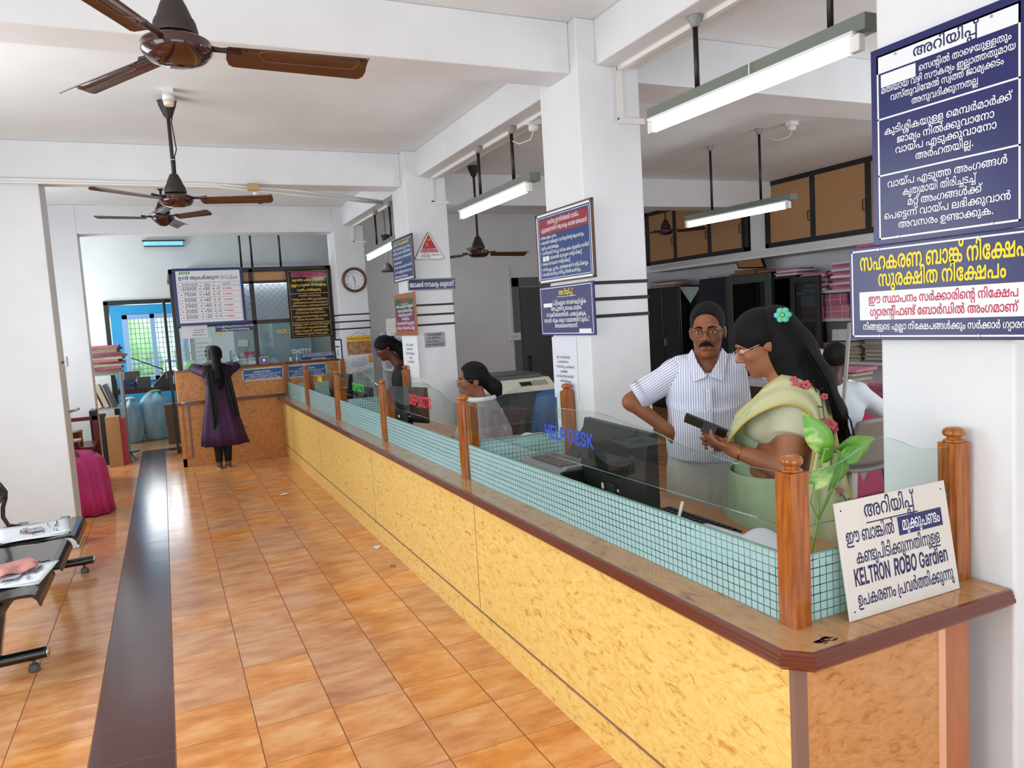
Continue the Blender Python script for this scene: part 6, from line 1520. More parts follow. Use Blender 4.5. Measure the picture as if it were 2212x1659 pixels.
pile('file_folder','pink folder in the pile at the near edge of the crimson table','folder',5.1,4.12,.75,.22,.2,.018,9,[M_pinkf,M_pinkd],32,'pink pile on the crimson table',rj=.2)
for k,(x,y,z,m)in enumerate(((5.2,4.8,.99,M_pinkf),)):
 b=MB();b.box(-.16,.16,-.2,.2,0,.025);o=b.build('file_folder',m);place(o,5.16,4.56,.985,.2);tag(o,'flat pink folder lying on top of the buff pile','folder')
for k,(x,y)in enumerate(((5.35,5.2),(5.72,5.25))):
 tied_bundle(('tied voucher bundle on the back table, left of two','tied voucher bundle on the back table, right of two')[k],5.25+.36*k,5.3,.87,.32,.26,.24,M_whitep,40+k,n=6,group='voucher bundles on the back table')
t=thing('table','plain table in the dim back carrying voucher bundles','table',(5.5,5.4,0))
MB().box(4.9,6.1,5.1,5.8,.83,.87).build('tabletop',M_shelf,t)
for x in(4.95,6.05):
 for y in(5.15,5.75):MB().box(x-.03,x+.03,y-.03,y+.03,0,.83).build('leg',M_dkbrown,t)
plastic_chair('grey plastic chair under the man in the white shirt',4.22,3.72,math.radians(180),mat('grey_plastic','#77746e',.5),.80)
t=thing('wall_cable','thick grey cable drooping beside the first pillar','cable',(2.9,2.3,0))
b=MB();b.tube([(3.35,3.05,.02),(3.36,3.05,.3),(3.40,3.06,.65),(3.47,3.08,.95),(3.52,3.10,1.15),(3.56,3.1,1.45)],.011,8);b.build('cable',mat('cable_grey','#a8a59c',.5),t)
t=thing('bag','crumpled white and pink plastic bag on the floor beside the grey cable','bag',(3.6,3.4,0))
b=MB();b.sphere((3.72,3.5,.30),.22,18,14,scale=(.7,.7,1.3));rr=random.Random(5);b.v=[(p[0]+rr.uniform(-.02,.02),p[1]+rr.uniform(-.02,.02),p[2]+rr.uniform(-.02,.02))for p in b.v];b.build('film',mat('printed_bag_film','#c9b6b8',.4,color2='#b06a72',nscale=7),t)
# ================================================================== CASH CABIN AT THE END OF THE HALL
M_brnfr=mat('dark_brown_cabin_frame','#2a211f',.4)
cab=thing('cash_cabin','cash cabin of orange laminate with dark frame, meshed windows and glazed upper part','cabin',(1.1,10.6,0))
M_cashlam=burl('cash_desk_laminate','#d79a57','#c9823f','#95531f',stretch=(7,4,9))
b=MB();b.box(.11,2.09,10.06,10.09,.1,.76);b.build('front_panel',M_cashlam,cab)
b=MB();b.box(.10,1.33,10.045,10.07,0,.10);b.build('skirting',M_cashlam,cab)
b=MB();b.box(.12,2.09,10.04,10.07,.80,1.17);b.build('upper_panel',M_cashlam,cab)
b=MB();b.box(.10,.145,10.045,10.12,0,.76);b.build('stile',M_cashlam,cab)
b=MB();b.box(.205,.225,10.05,10.062,.1,.76);b.build('batten',M_mold,cab)
b=MB();b.box(.10,1.27,10.015,10.07,.765,.795);b.build('ledge_molding',M_mold,cab,bevel=.004)
b=MB();b.box(.10,2.09,10.02,10.30,1.17,1.195);b.build('cash_top',M_mold,cab,bevel=.004)
b=MB();b.box(.11,.14,10.07,11.95,0,1.17);b.build('side_panel',M_cashlam,cab)
for n_,q in(('frame_post',(.14,.20,1.195,2.42)),('frame_post',(1.06,1.115,1.195,2.40)),('frame_post',(2.02,2.085,1.195,2.42)),('frame_rail',(.14,2.085,2.36,2.42)),('frame_rail',(.2,2.02,2.215,2.25)),('frame_rail',(.2,2.02,1.705,1.755))):
 MB().box(q[0],q[1],10.07,10.12,q[2],q[3]).build(n_,M_brnfr,cab,bevel=.003)
MB().box(.14,.18,10.12,11.95,2.36,2.42).build('frame_rail',M_brnfr,cab)
for x0,x1 in((.2,1.06),(1.115,2.02)):
 MB().box(x0,x1,10.085,10.10,2.25,2.36).build('wood_panel',M_ply,cab)
 MB().box(x0,x1,10.09,10.094,1.195,1.705).build('glass_pane',M_pane,cab)
 b=MB();st=.075
 k=x0-.5
 while k<x1:
  for sg in(1,-1):
   pts=[]
   for q in range(13):
    z=1.755+.46*q/12
    xx=(k+(z-1.755)if sg>0 else k+.5-(z-1.755))
    if x0<=xx<=x1:pts.append((xx,10.10+.002*sg,z))
   if len(pts)>1:b.tube(pts,.0022,5)
  k+=st
 b.build('diamond_mesh',mat('mesh_wire','#8d9092',.5,metal=.4),cab)
# inside of the cabin
M_cabw=mat('pale_blue_grey_wall','#aab6c2',.6)
struct(MB().box(.42,2.09,11.90,11.995,0,2.6).build('wall_cabin',M_cabw))
t=thing('tube_light','lit tube light inside the cash cabin seen through the meshed windows','light',(1.4,11.5,2.3))
b=MB();b.cyl((.85,11.85,2.33),(1.95,11.85,2.33),.016,n=12);b.build('tube',mat('cabin_lit_tube','#ffffff',.4,emit='#f4f8ff',estr=9.0),t)
b=MB();b.box(.82,1.98,11.86,11.90,2.32,2.38);b.build('batten',M_refl,t)
def plain(name,label,cat,box,m,group=None,bevel=.003):
 o=MB().box(*box).build(name,m,bevel=bevel)
 return tag(o,label,cat,group)
plain('power_socket','white socket on the inner wall of the cash cabin','socket',(1.02,1.16,11.88,11.90,1.40,1.50),M_white)
t=thing('wall_calendar','white calendar hanging inside the cash cabin behind the green pot','calendar',(.45,11.88,1.2))
b=MB();b.box(.44,.66,11.885,11.895,1.16,1.56);b.build('sheet',M_paper,t)
M_ink=MATS['ink']
b=MB()
for r_ in range(5):
 for c_ in range(6):b.box(.46+c_*.032,.478+c_*.032,11.882,11.885,1.48-r_*.06,1.505-r_*.06)
b.build('print',mat('grey_print','#6a6c74',.6),t)
t=thing('desk','inner desk of the cash cabin carrying file piles','desk',(1.2,11.2,0))
MB().box(.5,2.0,10.9,11.6,.98,1.02).build('desktop',M_deskl,t)
for x in(.55,1.95):
 for y in(10.95,11.55):MB().box(x-.025,x+.025,y-.025,y+.025,0,.98).build('leg',M_dkbrown,t)
pile('file_folder','grey file in the tall pile on the cash cabin desk','file',1.10,11.25,1.022,.36,.28,.028,9,[mat('grey_file','#8d9194',.7),M_whitep],51,'grey file pile in the cash cabin',rj=.15)
pile('file_folder','low grey file pile behind the GOLD window','file',1.62,11.25,1.022,.36,.28,.03,4,[mat('grey_file','#8d9194',.7)],52,'low file pile in the cash cabin',rj=.1)
pile('file_folder','pinkish paper in the small pile beside the girl\'s head','paper',.80,11.0,1.022,.16,.2,.02,7,[M_pinkd,M_whitep],53,'pinkish pile in the cash cabin',rj=.3)
plain('pink_box','small crimson packet lying on the grey file pile','packet',(1.02,1.16,11.1,11.2,1.29,1.34),mat('crimson_packet','#b52a58',.5))
plastic_chair('white plastic chair inside the cash cabin',1.05,10.62,math.radians(0),mat('white_chair_plastic','#dcdcd8',.4),1.22)
# plant in the green lattice pot on the cash top
def leaf_mesh(L,W,n=8,droop=.25,fold=.12,heart=True):
 vs,fs=[],[]
 for i in range(n+1):
  t_=i/n
  if heart:
   w_=W*(math.sin(math.pi*min(1,t_*.92+.08))**.75)*(1.12-.75*t_)*1.05
  else:
   w_=W*math.sin(math.pi*(t_*.96+.03))
  z=-droop*L*t_*t_
  for s_ in(-1,-.5,0,.5,1):
   back=-.12*L*abs(s_)**2*max(0,1-t_*4)if heart else 0
   vs.append((L*t_+back,w_/2*s_,z+fold*w_*(abs(s_))))
 for i in range(n):
  for k in range(4):fs.append((i*5+k,i*5+k+1,(i+1)*5+k+1,(i+1)*5+k))
 return vs,fs
t=thing('potted_plant','leafy plant in a round green lattice pot on the cash desk','plant',(.285,10.17,1.196))
b=MB();b.lathe([(.04,0),(.06,.01),(.072,.045),(.068,.085),(.055,.105),(.05,.1),(.0001,.09)],(.285,10.17,1.196),28)
b.build('pot',mat('lime_green_glaze','#7cc93f',.35,bump=.6,bscale=70),t)
b=MB();rr=random.Random(9)
for k in range(26):
 a=rr.uniform(0,6.28);L=rr.uniform(.05,.09);h_=rr.uniform(.12,.34)
 vs,fs=leaf_mesh(L,.022,5,.3,.1,False)
 M_=Matrix.Translation((.285+.02*math.cos(a)-.03*h_,10.17+.02*math.sin(a),1.196+h_))@Matrix.Rotation(a,4,'Z')@Matrix.Rotation(-rr.uniform(.1,.9),4,'Y')
 b.add([M_@Vector(p)for p in vs],fs,0,True)
b.build('foliage',mat('yellow_green_leaf','#6f9a33',.5,noise=.35,nscale=14),t)
b=MB();b.tube([(.285,10.17,1.28),(.275,10.17,1.42),(.262,10.17,1.54)],.005,6);b.tube([(.285,10.17,1.28),(.30,10.16,1.40),(.33,10.15,1.44)],.004,6);b.build('stem',mat('plant_stem','#56702c',.6),t)
# boards of the cabin
B=Board('notice_board','white chart of scheme amounts in a dark blue frame on the cash cabin','notice board','y',10.03,.18,.988,1.73,2.425,mat('dark_blue_board_frame','#14326e',.3))
B.rects('white_field',M_wlet,[(.218,.952,1.762,2.392)],.0006)
M_nv=M_dnavy
B.text(mat('royal_blue_paint','#143a86',.4),[('ഉടൻ ആരംഭിക്കുന്ന',.245,.705,2.288,.062)],.0012,bold=16)
B.text(mat('mid_blue_paint','#2a6cb8',.4),[('GDCS/ചിട്ടികൾ',.72,.925,2.284,.055)],.0012,bold=6)
b=MB()
for k in range(5):
 x=.25+k*.026
 b.add([B.P(x,2.35,.0012),B.P(x+.014,2.35,.0012),B.P(x+.028,2.385,.0012),B.P(x+.014,2.385,.0012)],[(0,1,2,3)])
b.build('green_stripes',mat('green_paint','#2f8a3e',.4),B.t)
M_redl=mat('red_rule','#b8304a',.4)
zs=[2.250,2.205]+[2.205-.0685*(k+1)for k in range(6)]
for k,z in enumerate(zs):B.rects('rule_line',M_nv if k<2 else M_redl,[(.235,.94,z-.0015,z+.0015)],.0012)
for x in(.235,.487,.640,.94):B.rects('rule_line',M_redl,[(x-.0015,x+.0015,zs[-1],2.25)],.0012)
rows=(('10000','50','5'),('7500','40','3'),('5000','40','2'),('2500','40','1'),('2000','50','1'),('2000','25','½'))
L_,R_=[],[]
for k,(a,c,d)in enumerate(rows):
 z=2.155-.0685*k
 w5=.165 if k==0 else .14
 L_+=[(a,.36-w5/2,.36+w5/2,z,.056),(c,.533,.593,z,.056),(d,.685,.705,z,.056)]
 for x in(.255,.462,.508,.620,.662,.735):L_.append(('•',x,None,z+.004,.04))
 R_.append(('ലക്ഷം',.765,.85,z+.004,.038))
L_+=[('തവണസംഖ്യ (₹)',.275,.455,2.218,.03),('മാസം',.535,.595,2.216,.03),('സല (₹)',.745,.83,2.216,.03)]
B.text(M_nv,L_,.0014,bold=14)
B.text(mat('red_lettering','#d0303c',.4),R_,.0014,bold=10)
B=Board('notice_board','gloss black board with gold lettering and crimson heading on the cash cabin','notice board','y',10.02,1.51,2.055,1.494,2.378,M_blk)
for z0,z1 in((2.065,2.352),(1.868,2.065),(1.69,1.868),(1.51,1.69)):
 B.border('gold_rule',M_gold,1.535,2.03,z0,z1,.003)
b=MB();B._slab(b,1.575,2.0,2.275,2.338,0,.0006);b.build('crimson_label',mat('crimson_label_paint','#a8285c',.35),B.t)
B.text(M_blk,[('സ്വർണ്ണപണയ വായ്പ',1.595,1.985,2.295,.045)],.0012,bold=12)
B.text(mat('yellow_gold_paint','#e6c43c',.35),[('കുറഞ്ഞ പലിശ നിരക്കിൽ',1.579,1.988,2.223,.046),('എല്ലാ പ്രവൃത്തി ദിനങ്ങളിലും',1.553,2.012,2.158,.046),('വായ്പ നൽകുന്നു',1.631,1.935,2.094,.046)],.0012,bold=14)
B.text(M_gold,[('ബാങ്കിൽ പണയം വെച്ച',1.647,1.929,2.026,.034),('സ്വർണ്ണപണയം തിരിച്ചെടുക്കുമ്പോഴും',1.559,2.012,1.980,.034),('പുതുക്കുമ്പോഴും കാർഡ് കൊണ്ടുവന്ന്',1.566,2.014,1.937,.034),('നിർബന്ധമായും ഹാജരാക്കേണ്ടതാണ്',1.553,2.010,1.897,.034),
   ('കാലാവധി കഴിഞ്ഞ വായ്പ',1.606,1.951,1.843,.034),('നിയമാനുസൃത നടപടിക്ക് ശേഷം',1.587,1.970,1.805,.034),('സ്വർണ്ണാഭരണങ്ങൾ ലേലം ചെയ്ത്',1.551,1.999,1.759,.034),('വിലയേറിയതായിരിക്കും.',1.590,1.952,1.718,.034),
   ('സ്വർണ്ണപണയ കാർഡ് വിലപ്പെട്ടത്',1.545,2.018,1.655,.034),('നിങ്ങൾ സൂക്ഷിക്കുക',1.566,1.987,1.615,.034),('ഇടപാടുകൾ കൃത്യമായും',1.560,2.004,1.573,.034),('പരിശോധിച്ച് ബോധ്യപ്പെടുക',1.564,1.981,1.535,.034)],.0012,bold=8)
B=Board('notice_board','blue cash hours board in white border on the cash desk front','notice board','y',10.035,.876,1.376,.992,1.147,mat('cash_board_blue','#1f5f9c',.35),th=.004)
B.border('white_border',M_wlet,.876,1.376,.992,1.147,.012)
cash_lines=[('പണമിടപാട് സമയം',1.005,1.225,1.090,.036),('തിങ്കൾ മുതൽ വെള്ളി വരെ 10.00 മുതൽ 4.00 വരെ',.901,1.345,1.063,.026),('ശനിയാഴ്ച 10.00 മുതൽ 2.00 വരെ',.949,1.301,1.037,.026),('അവധി ദിവസങ്ങളിൽ പണമിടപാട് ഇല്ല',.913,1.335,1.012,.026)]
B.text(M_wlet,cash_lines,.001,bold=8)
B=Board('notice_board','second blue hours board seen through glass right of the cash desk post','notice board','y',10.035,1.43,1.93,.985,1.15,MATS['cash_board_blue'],th=.004)
B.border('white_border',M_wlet,1.43,1.93,.985,1.15,.012)
B.text(M_wlet,[(s_,a+.555,c+.555,v,e)for s_,a,c,v,e in cash_lines],.001,bold=8)
B=Board('notice_board','small navy sign under the white chart on the cash cabin window','sign','y',10.055,.614,1.075,1.634,1.722,M_navy,th=.004)
B.text(M_wlet,[('പണം എണ്ണിത്തിട്ടപ്പെടുത്തിയതിനുശേഷം കൗണ്ടർ വിടുക',.625,1.065,1.686,.028),('പിന്നീടുള്ള പരാതികൾ സ്വീകരിക്കുന്നതല്ല',.68,1.01,1.648,.028)],.001,bold=8)
B=Board('notice_board','low navy sign standing on the cash desk right of the CHITTY lettering','sign','y',10.02,1.6,2.045,1.196,1.29,M_navy,th=.004)
B.border('white_border',M_wlet,1.605,2.04,1.2,1.286,.003)
B.text(M_wlet,[('തവണസംഖ്യ മുടങ്ങിയ ചിട്ടിയിൽ ചേർന്നവർ കുടിശ്ശിക',1.63,2.02,1.262,.02),('പലിശ സഹിതം അടച്ചതിനുശേഷം മാത്രം തവണ',1.62,2.03,1.243,.02),('സ്വീകരിക്കുകയുള്ളൂ',1.74,1.92,1.212,.02)],.001,bold=8)
B=Board('paper_sheet','white printed notice sheet on the cash cabin window, left under the white chart','paper','y',10.055,.223,.52,1.575,1.73,M_paper,th=.002)
B.text(mat('grey_print','#6a6c74',.6),[('ഓൺലൈൻ ആയി',.36,.49,1.665,.022),('ബാങ്കിൽ പണം',.35,.48,1.635,.022),('അടയ്ക്കാവുന്നതാണ്',.34,.50,1.605,.022)],.001,bold=3)
for s_,c_,x0,x1,z,em,lb in(('CASH','#d8cf3a',.555,.725,1.583,.058,'yellow CASH lettering stuck on the cash cabin glass'),('GOLD','#d6a81e',1.343,1.54,1.572,.062,'golden GOLD lettering stuck on the cash cabin glass'),('CHITTY','#c5dede',1.512,1.757,1.30,.066,'pale CHITTY lettering stuck on the cash cabin glass')):
 b=MB();put_text(b,s_,(0,10.086,0),(1,0,0),(0,0,1),x0,z,em,width=x1-x0,bold=26)
 tag(b.build('glass_lettering',mat('vinyl'+c_,c_,.45)),lb,'lettering','lettering on the cabin glass')
t=thing('payment_stand','small purple and white payment stand on the cash desk','stand',(1.15,10.04,1.196))
b=MB();b.box(1.1,1.205,10.035,10.045,1.197,1.285);b.build('white_edge',M_wlet,t,bevel=.003)
b=MB();b.box(1.107,1.198,10.033,10.035,1.204,1.278);b.build('purple_field',mat('payment_purple','#4b2a84',.4),t)
b=MB();b.box(1.13,1.175,10.031,10.033,1.222,1.262);b.build('white_square',M_wlet,t)
b=MB();b.box(1.13,1.17,10.035,10.07,1.196,1.2);b.build('foot',M_wlet,t)
for k,(x,c_,lb)in enumerate(((1.50,'#b5202c','little bottle with red cap beside the cash desk glass'),(1.58,'#d8d8d8','little bottle with white cap beside the low navy sign'))):
 t=thing('bottle',lb,'bottle',(x,10.13,1.196))
 b=MB();b.lathe([(.016,0),(.018,.01),(.017,.045),(.008,.06)],(x,10.13,1.196),14);b.build('body',M_white,t)
 b=MB();b.lathe([(.009,.06),(.009,.075),(.004,.09),(.0001,.091)],(x,10.13,1.196),12);b.build('cap',mat('cap'+c_,c_,.4),t)
t=thing('framed_certificate','narrow black framed certificate on the side of the fourth pillar','framed certificate',(2.083,9.9,1.17))
b=MB();b.box(2.076,2.089,9.715,10.115,1.17,1.45);b.build('frame',M_blackst,t)
b=MB();b.box(2.073,2.077,9.74,10.09,1.19,1.43);b.build('sheet',M_paper,t)
b=MB();b.box(2.072,2.0735,9.8,10.04,1.34,1.36);b.build('heading',mat('maroon_print','#5a2a3c',.6),t)
for z in(1.30,1.28,1.26,1.24): 
 b=MB();b.box(2.072,2.0735,9.85,9.99,z,z+.008);b.build('print_line',mat('grey_print','#6a6c74',.6),t)
# ------------------------------------------------------------------ wall clock and calendar on the fourth pillar
t=thing('wall_clock','round wooden rimmed wall clock on the fourth pillar','clock',(2.307,9.69,2.195))
b=MB();b.lathe([(.125,-.004),(.129,-.022),(.140,-.03),(.155,-.024),(.160,-.01),(.160,.018),(.12,.018)],(2.307,9.69,2.195),48,axis='y',cap=False);b.build('rim',mat('walnut_rim','#5d3a1e',.35),t)
b=MB();b.cyl((2.307,9.686,2.195),(2.307,9.700,2.195),.13,n=48);b.build('dial',mat('dial_white','#e6e9ee',.4),t)
b=MB()
for h_,s_ in enumerate(('12','1','2','3','4','5','6','7','8','9','10','11')):
 a=math.radians(90-30*h_)
 put_text(b,s_,(0,9.684,0),(1,0,0),(0,0,1),2.307+.098*math.cos(a),2.195+.098*math.sin(a)-.011,.03,align='c',bold=4)
b.build('numerals',M_ink,t)
def hand(a,L,w_,nm):
 a=math.radians(a);u=Vector((math.sin(a),0,math.cos(a)));v=Vector((math.cos(a),0,-math.sin(a)));c=Vector((2.307,9.682,2.195))
 b=MB();b.add([c-u*.02-v*w_,c-u*.02+v*w_,c+u*L*.7+v*w_*.9,c+u*L,c+u*L*.7-v*w_*.9],[(0,1,2,3,4)]);b.build(nm,M_ink,t)
hand(-16,.062,.004,'hour_hand');hand(174,.09,.003,'minute_hand')
t=thing('wall_calendar','big paper calendar with bright picture hanging on the fourth pillar','calendar',(2.31,9.69,.93))
b=MB();b.box(2.15,2.46,9.697,9.706,1.235,1.475);b.build('picture',mat('festive_picture','#8aa86a',.5,color2='#c0503a',nscale=16,lo=.4,hi=.6),t)
b=MB();b.box(2.15,2.46,9.694,9.698,1.405,1.475);b.build('heading_band',mat('yellow_heading','#e8c52c',.5),t)
b=MB();put_text(b,'നിക്ഷേപം ബാങ്ക്',(0,9.692,0),(1,0,0),(0,0,1),2.305,1.432,.036,align='c',bold=8);b.build('lettering',M_rlet,t)
b=MB();b.box(2.175,2.475,9.697,9.704,.93,1.235);b.build('month_sheet',M_paper,t)
b=MB();k=0
days=('1','2','3','4','5','6','7','8','9','10','11','12','13','14','15','16','17','18','19','20','21','22','23','24','25','26','27','28','29','30','31')
for d in range(31):
 q=d+3
 put_text(b,days[d],(0,9.694,0),(1,0,0),(0,0,1),2.20+(q%7)*.03,1.185-(q//7)*.027,.022,align='c',bold=8)
for d in range(28):
 put_text(b,days[d],(0,9.694,0),(1,0,0),(0,0,1),2.26+(d%7)*.03,1.035-(d//7)*.024,.02,align='c',bold=8)
b.build('dates',M_dnavy,t)
b=MB();b.box(2.415,2.465,9.694,9.697,1.12,1.22);b.build('orange_box',mat('orange_box_print','#e8a04a',.5),t)
b=MB();b.tube([(2.2,9.70,1.475),(2.305,9.70,1.53),(2.41,9.70,1.475)],.0015,5);b.build('string',M_wire,t)
# ================================================================== LEFT SIDE OF THE HALL
M_bkchair=mat('black_gloss_steel','#111214',.18,coat=.3)
bench=thing('waiting_bench','black steel three seat waiting bench at the left edge of the hall','bench',(-.8,4.9,0))
def bx(y):return-.60+.05*(y-4.9)            # front edge of the seats
for k,yc in enumerate((4.31,4.87,5.45)):
 w_=.245 if k<2 else .27
 f=bx(yc)
 prof=[(-.46,.455),(-.42,.452),(-.2,.445),(-.08,.452),(-.04,.452),(-.015,.444),(0,.425),(.008,.395),(.004,.385),(-.004,.39),(-.012,.415),(-.03,.435),(-.08,.438),(-.2,.431),(-.46,.441)]
 MB().prism([(f+p[0],p[1])for p in prof],'y',yc-w_,yc+w_).build('seat',M_bkchair,bench,bevel=.003)
 # wire framed back curving up behind the seat
 r=[]
 for q in((-.36,.44),(-.43,.46),(-.455,.52),(-.45,.58),(-.43,.64),(-.425,.68),(-.45,.73),(-.50,.80),(-.53,.86)):
  r.append((f+q[0],q[1]))
 L_=[(x,yc-w_+.02,z)for x,z in r]+[(x,yc+w_-.02,z)for x,z in r[::-1]]
 b=MB();b.tube(L_,.013,10);b.build('back_frame',M_bkchair,bench)
 b=MB()
 pa=[(f-.43,.64),(f-.425,.68),(f-.45,.73),(f-.50,.80),(f-.525,.85)]
 def bp(u,v):
  i=min(int(v*4),3);q=v*4-i
  return(pa[i][0]+(pa[i+1][0]-pa[i][0])*q,yc-w_+.025+(2*w_-.05)*u,pa[i][1]+(pa[i+1][1]-pa[i][1])*q)
 nu,nv=24,12
 for i in range(nu+1):b.tube([bp(i/nu,j/8)for j in range(9)],.0035,4)
 for j in range(nv+1):b.tube([bp(0,j/nv),bp(1,j/nv)],.0035,4)
 b.build('backrest_mesh',M_bkchair,bench)
b=MB();b.box(-1.0,-.94,4.1,6.0,.36,.41);b.add([(bx(4.1)-.2+i*.05,4.08,.36+j*.05)for j in(0,1)for i in(0,1)]+[(bx(6.0)-.2+i*.05,6.0,.36+j*.05)for j in(0,1)for i in(0,1)],[(0,1,3,2),(4,6,7,5),(0,4,5,1),(2,3,7,6),(0,2,6,4),(1,5,7,3)]);b.build('beam',M_bkchair,bench)
for y in(4.29,5.96):
 f=bx(y)
 b=MB();b.cyl((f-.52,y,.075),(f-.03,y,.085),.028,n=16);b.prism([(f-.30,.10),(f-.22,.10),(f-.17,.37),(f-.25,.37)],'y',y-.03,y+.03);lg=b.build('leg',M_bkchair,bench,bevel=.002)
 b=MB();b.sphere((f-.027,y,.085),.026,14,10,scale=(.5,1,1));b.build('chrome_cap',M_steel,lg)
 for x in(f-.09,f-.49):
  b=MB();b.cyl((x,y,.03),(x,y,.07),.008,n=8);b.lathe([(.024,0),(.027,.005),(.026,.02),(.022,.022),(.022,.034),(.01,.036)],(x,y,0),16);b.build('foot_pad',mat('grey_rubber','#5a5650',.7),lg)
# newspapers and pouch
def newspaper(label,x,y,z,rz,sx,sy,mast):
 t=thing('newspaper',label,'newspaper',(x,y,z))
 for k in range(3):
  b=MB();b.grid(lambda u,v:((u-.5)*sx+.006*k,(v-.5)*sy+.008*k,.003*k+.004*math.sin(u*5+k)),10,6)
  o=b.build('page',M_paper if k<2 else mat('newsprint','#dde3e8',.8),solid=.0015);o.parent=t
 b=MB();put_text(b,mast,(0,0,0),(0,1,0),(-1,0,0),0,.02,.07,width=.15,align='c',bold=20);b.v=[(p[0],p[1],p[2]+.0165)for p in b.v];o=b.build('headline',M_ink);o.parent=t
 rr=random.Random(4)
 b=MB()
 for k in range(14):
  px,py=rr.uniform(-.02,sx/2-.04),rr.uniform(-sy/2+.02,sy/2-.08)
  b.box(px,px+.006,py,py+rr.uniform(.03,.07),.016,.0168)
 o=b.build('print',MATS['grey_print']);o.parent=t
 b=MB();b.box(-.02,.06,-.08,.04,.0155,.0165);o=b.build('photo',mat('news_photo','#9db7c4',.6,color2='#c77a90',nscale=30));o.parent=t
 place(t,x,y,z,rz);return t
newspaper('folded newspaper lying on the farthest seat of the black bench',-.84,5.42,.456,math.radians(8),.38,.42,'മാസം')
newspaper('sheet of newspaper under the pink pouch on the nearest bench seat',-.80,4.40,.456,math.radians(-6),.34,.34,'സല')
t=thing('pouch','worn pink leather pouch lying on the nearest bench seat','pouch',(-.78,4.50,.475))
b=MB();b.box(-.095,.095,-.06,.06,0,.03);o=b.build('body',mat('worn_pink_leather','#c98a80',.55,noise=.2,nscale=20),bevel=.012,seg=3);o.parent=t
b=MB();b.grid(lambda u,v:(-.09+.17*u,-.055-.06*v,.028-.02*v+.008*math.sin(u*9)),8,4);o=b.build('flap',MATS['worn_pink_leather'],solid=.003);o.parent=t
b=MB();b.tube([(.09,.0,.012),(.13,-.02,.006),(.16,-.01,.003)],.003,6);o=b.build('tassel',M_wire);o.parent=t
place(t,-.79,4.49,.474,math.radians(25))
# scraps on the floor
for k,(x,y)in enumerate(((.95,7.58),(1.27,5.28))):
 b=MB();b.add([(-.045,-.02,0),(.02,-.03,.004),(.05,.01,0),(.0,.025,.006),(-.03,.015,.002)],[(0,1,2,3,4)]);o=b.build('paper_scrap',M_paper,solid=.001);place(o,x,y,.003,k)
 tag(o,('white paper scrap in the middle of the tiled floor','tiny white scrap on the floor at the foot of the counter')[k],'scrap')
b=MB();b.lathe([(.016,0),(.02,.003),(.016,.005)],(0,0,0),20,cap=False);o=b.build('rubber_band',mat('tan_rubber','#a06a3c',.6));place(o,1.25,4.80,.001);tag(o,'tan rubber band lying on the floor tiles near the counter','rubber band')
# socket with plug on the end wall, chart on the pillar flank
t=thing('power_socket','white socket with black plug on the far left wall','socket',(-1.04,9.71,1.4))
b=MB();b.box(-1.09,-.985,9.70,9.72,1.355,1.46);b.build('plate',M_white,t,bevel=.004)
b=MB();b.lathe([(.03,0),(.028,-.02),(.012,-.035)],(-1.045,9.70,1.405),14,axis='y');b.tube([(-1.045,9.675,1.40),(-1.047,9.68,1.3),(-1.055,9.69,1.1),(-1.06,9.70,.8)],.006,6);b.build('plug',M_wire,t)
t=thing('wall_card','narrow printed card on the flank of the left pillar','card',(-.733,6.85,1.3))
b=MB();b.box(-.7345,-.731,6.83,7.0,1.33,1.47);b.build('card',M_paper,t);b=MB();b.box(-.731,-.7303,6.84,6.99,1.445,1.465);b.build('header',M_ink,t)
for z in(1.05,):
 b=MB();b.cyl((-.735,7.02,z),(-.66,7.0,z+.02),.011,n=10);tag(b.build('door_bolt',M_steel),'steel bolt sticking out of the left pillar','bolt')
# ---- recess behind the left pillar
M_redw=mat('dark_red_timber','#5a1a12',.3)
t=thing('wooden_armchair','dark red wooden armchair with steel vessels beside it, behind the left pillar','chair',(-1.0,8.3,0))
for x,y in((-.90,8.22),(-1.38,8.22)):MB().box(x-.03,x+.03,y-.03,y+.03,0,.60).build('leg',M_redw,t,bevel=.004)
MB().box(-1.41,-.80,8.18,8.26,.60,.64).build('armrest',M_redw,t,bevel=.006)
MB().box(-1.41,-.84,8.22,8.62,.36,.40).build('seat',mat('red_seat','#8d3a20',.35),t,bevel=.006)
t=thing('wooden_table','dark red wooden table behind the armchair carrying steel vessels','table',(-1.0,8.95,0))
MB().box(-1.45,-.74,8.75,9.3,.50,.54).build('tabletop',M_redw,t,bevel=.005)
for x,y in((-.78,8.79),(-1.41,8.79),(-.78,9.26),(-1.41,9.26)):MB().box(x-.025,x+.025,y-.025,y+.025,0,.50).build('leg',M_redw,t)
b=MB();b.box(-1.45,-.72,9.30,9.34,.76,.80);b.box(-.77,-.72,9.30,9.34,0,.8);b.build('back_rail',M_redw,t)
M_brass=mat('brushed_steel_vessel','#b9a888',.22,metal=1)
t=thing('steel_vessel','shiny lidded steel vessel on the dark red table','vessel',(-.95,8.92,.54))
b=MB();b.lathe([(.085,0),(.09,.005),(.09,.14),(.098,.145),(.098,.155),(.088,.155),(.085,.02),(.0001,.015)],(-.93,8.95,.542),32);b.build('body',M_brass,t)
b=MB();b.lathe([(.097,.157),(.06,.165),(.0001,.168)],(-.93,8.95,.542),32);b.build('lid',M_steel,t)
t=thing('steel_dish','small steel dish and spoon on the arm of the dark red chair','dish',(-.86,8.22,.64))
b=MB();b.lathe([(.03,0),(.055,.03),(.06,.05),(.053,.048),(.028,.008),(.0001,.006)],(-.84,8.22,.641),24);b.build('bowl',M_steel,t)
b=MB();b.tube([(-.84,8.21,.66),(-.92,8.2,.70),(-1.02,8.2,.74)],.006,6);b.build('spoon',M_steel,t)
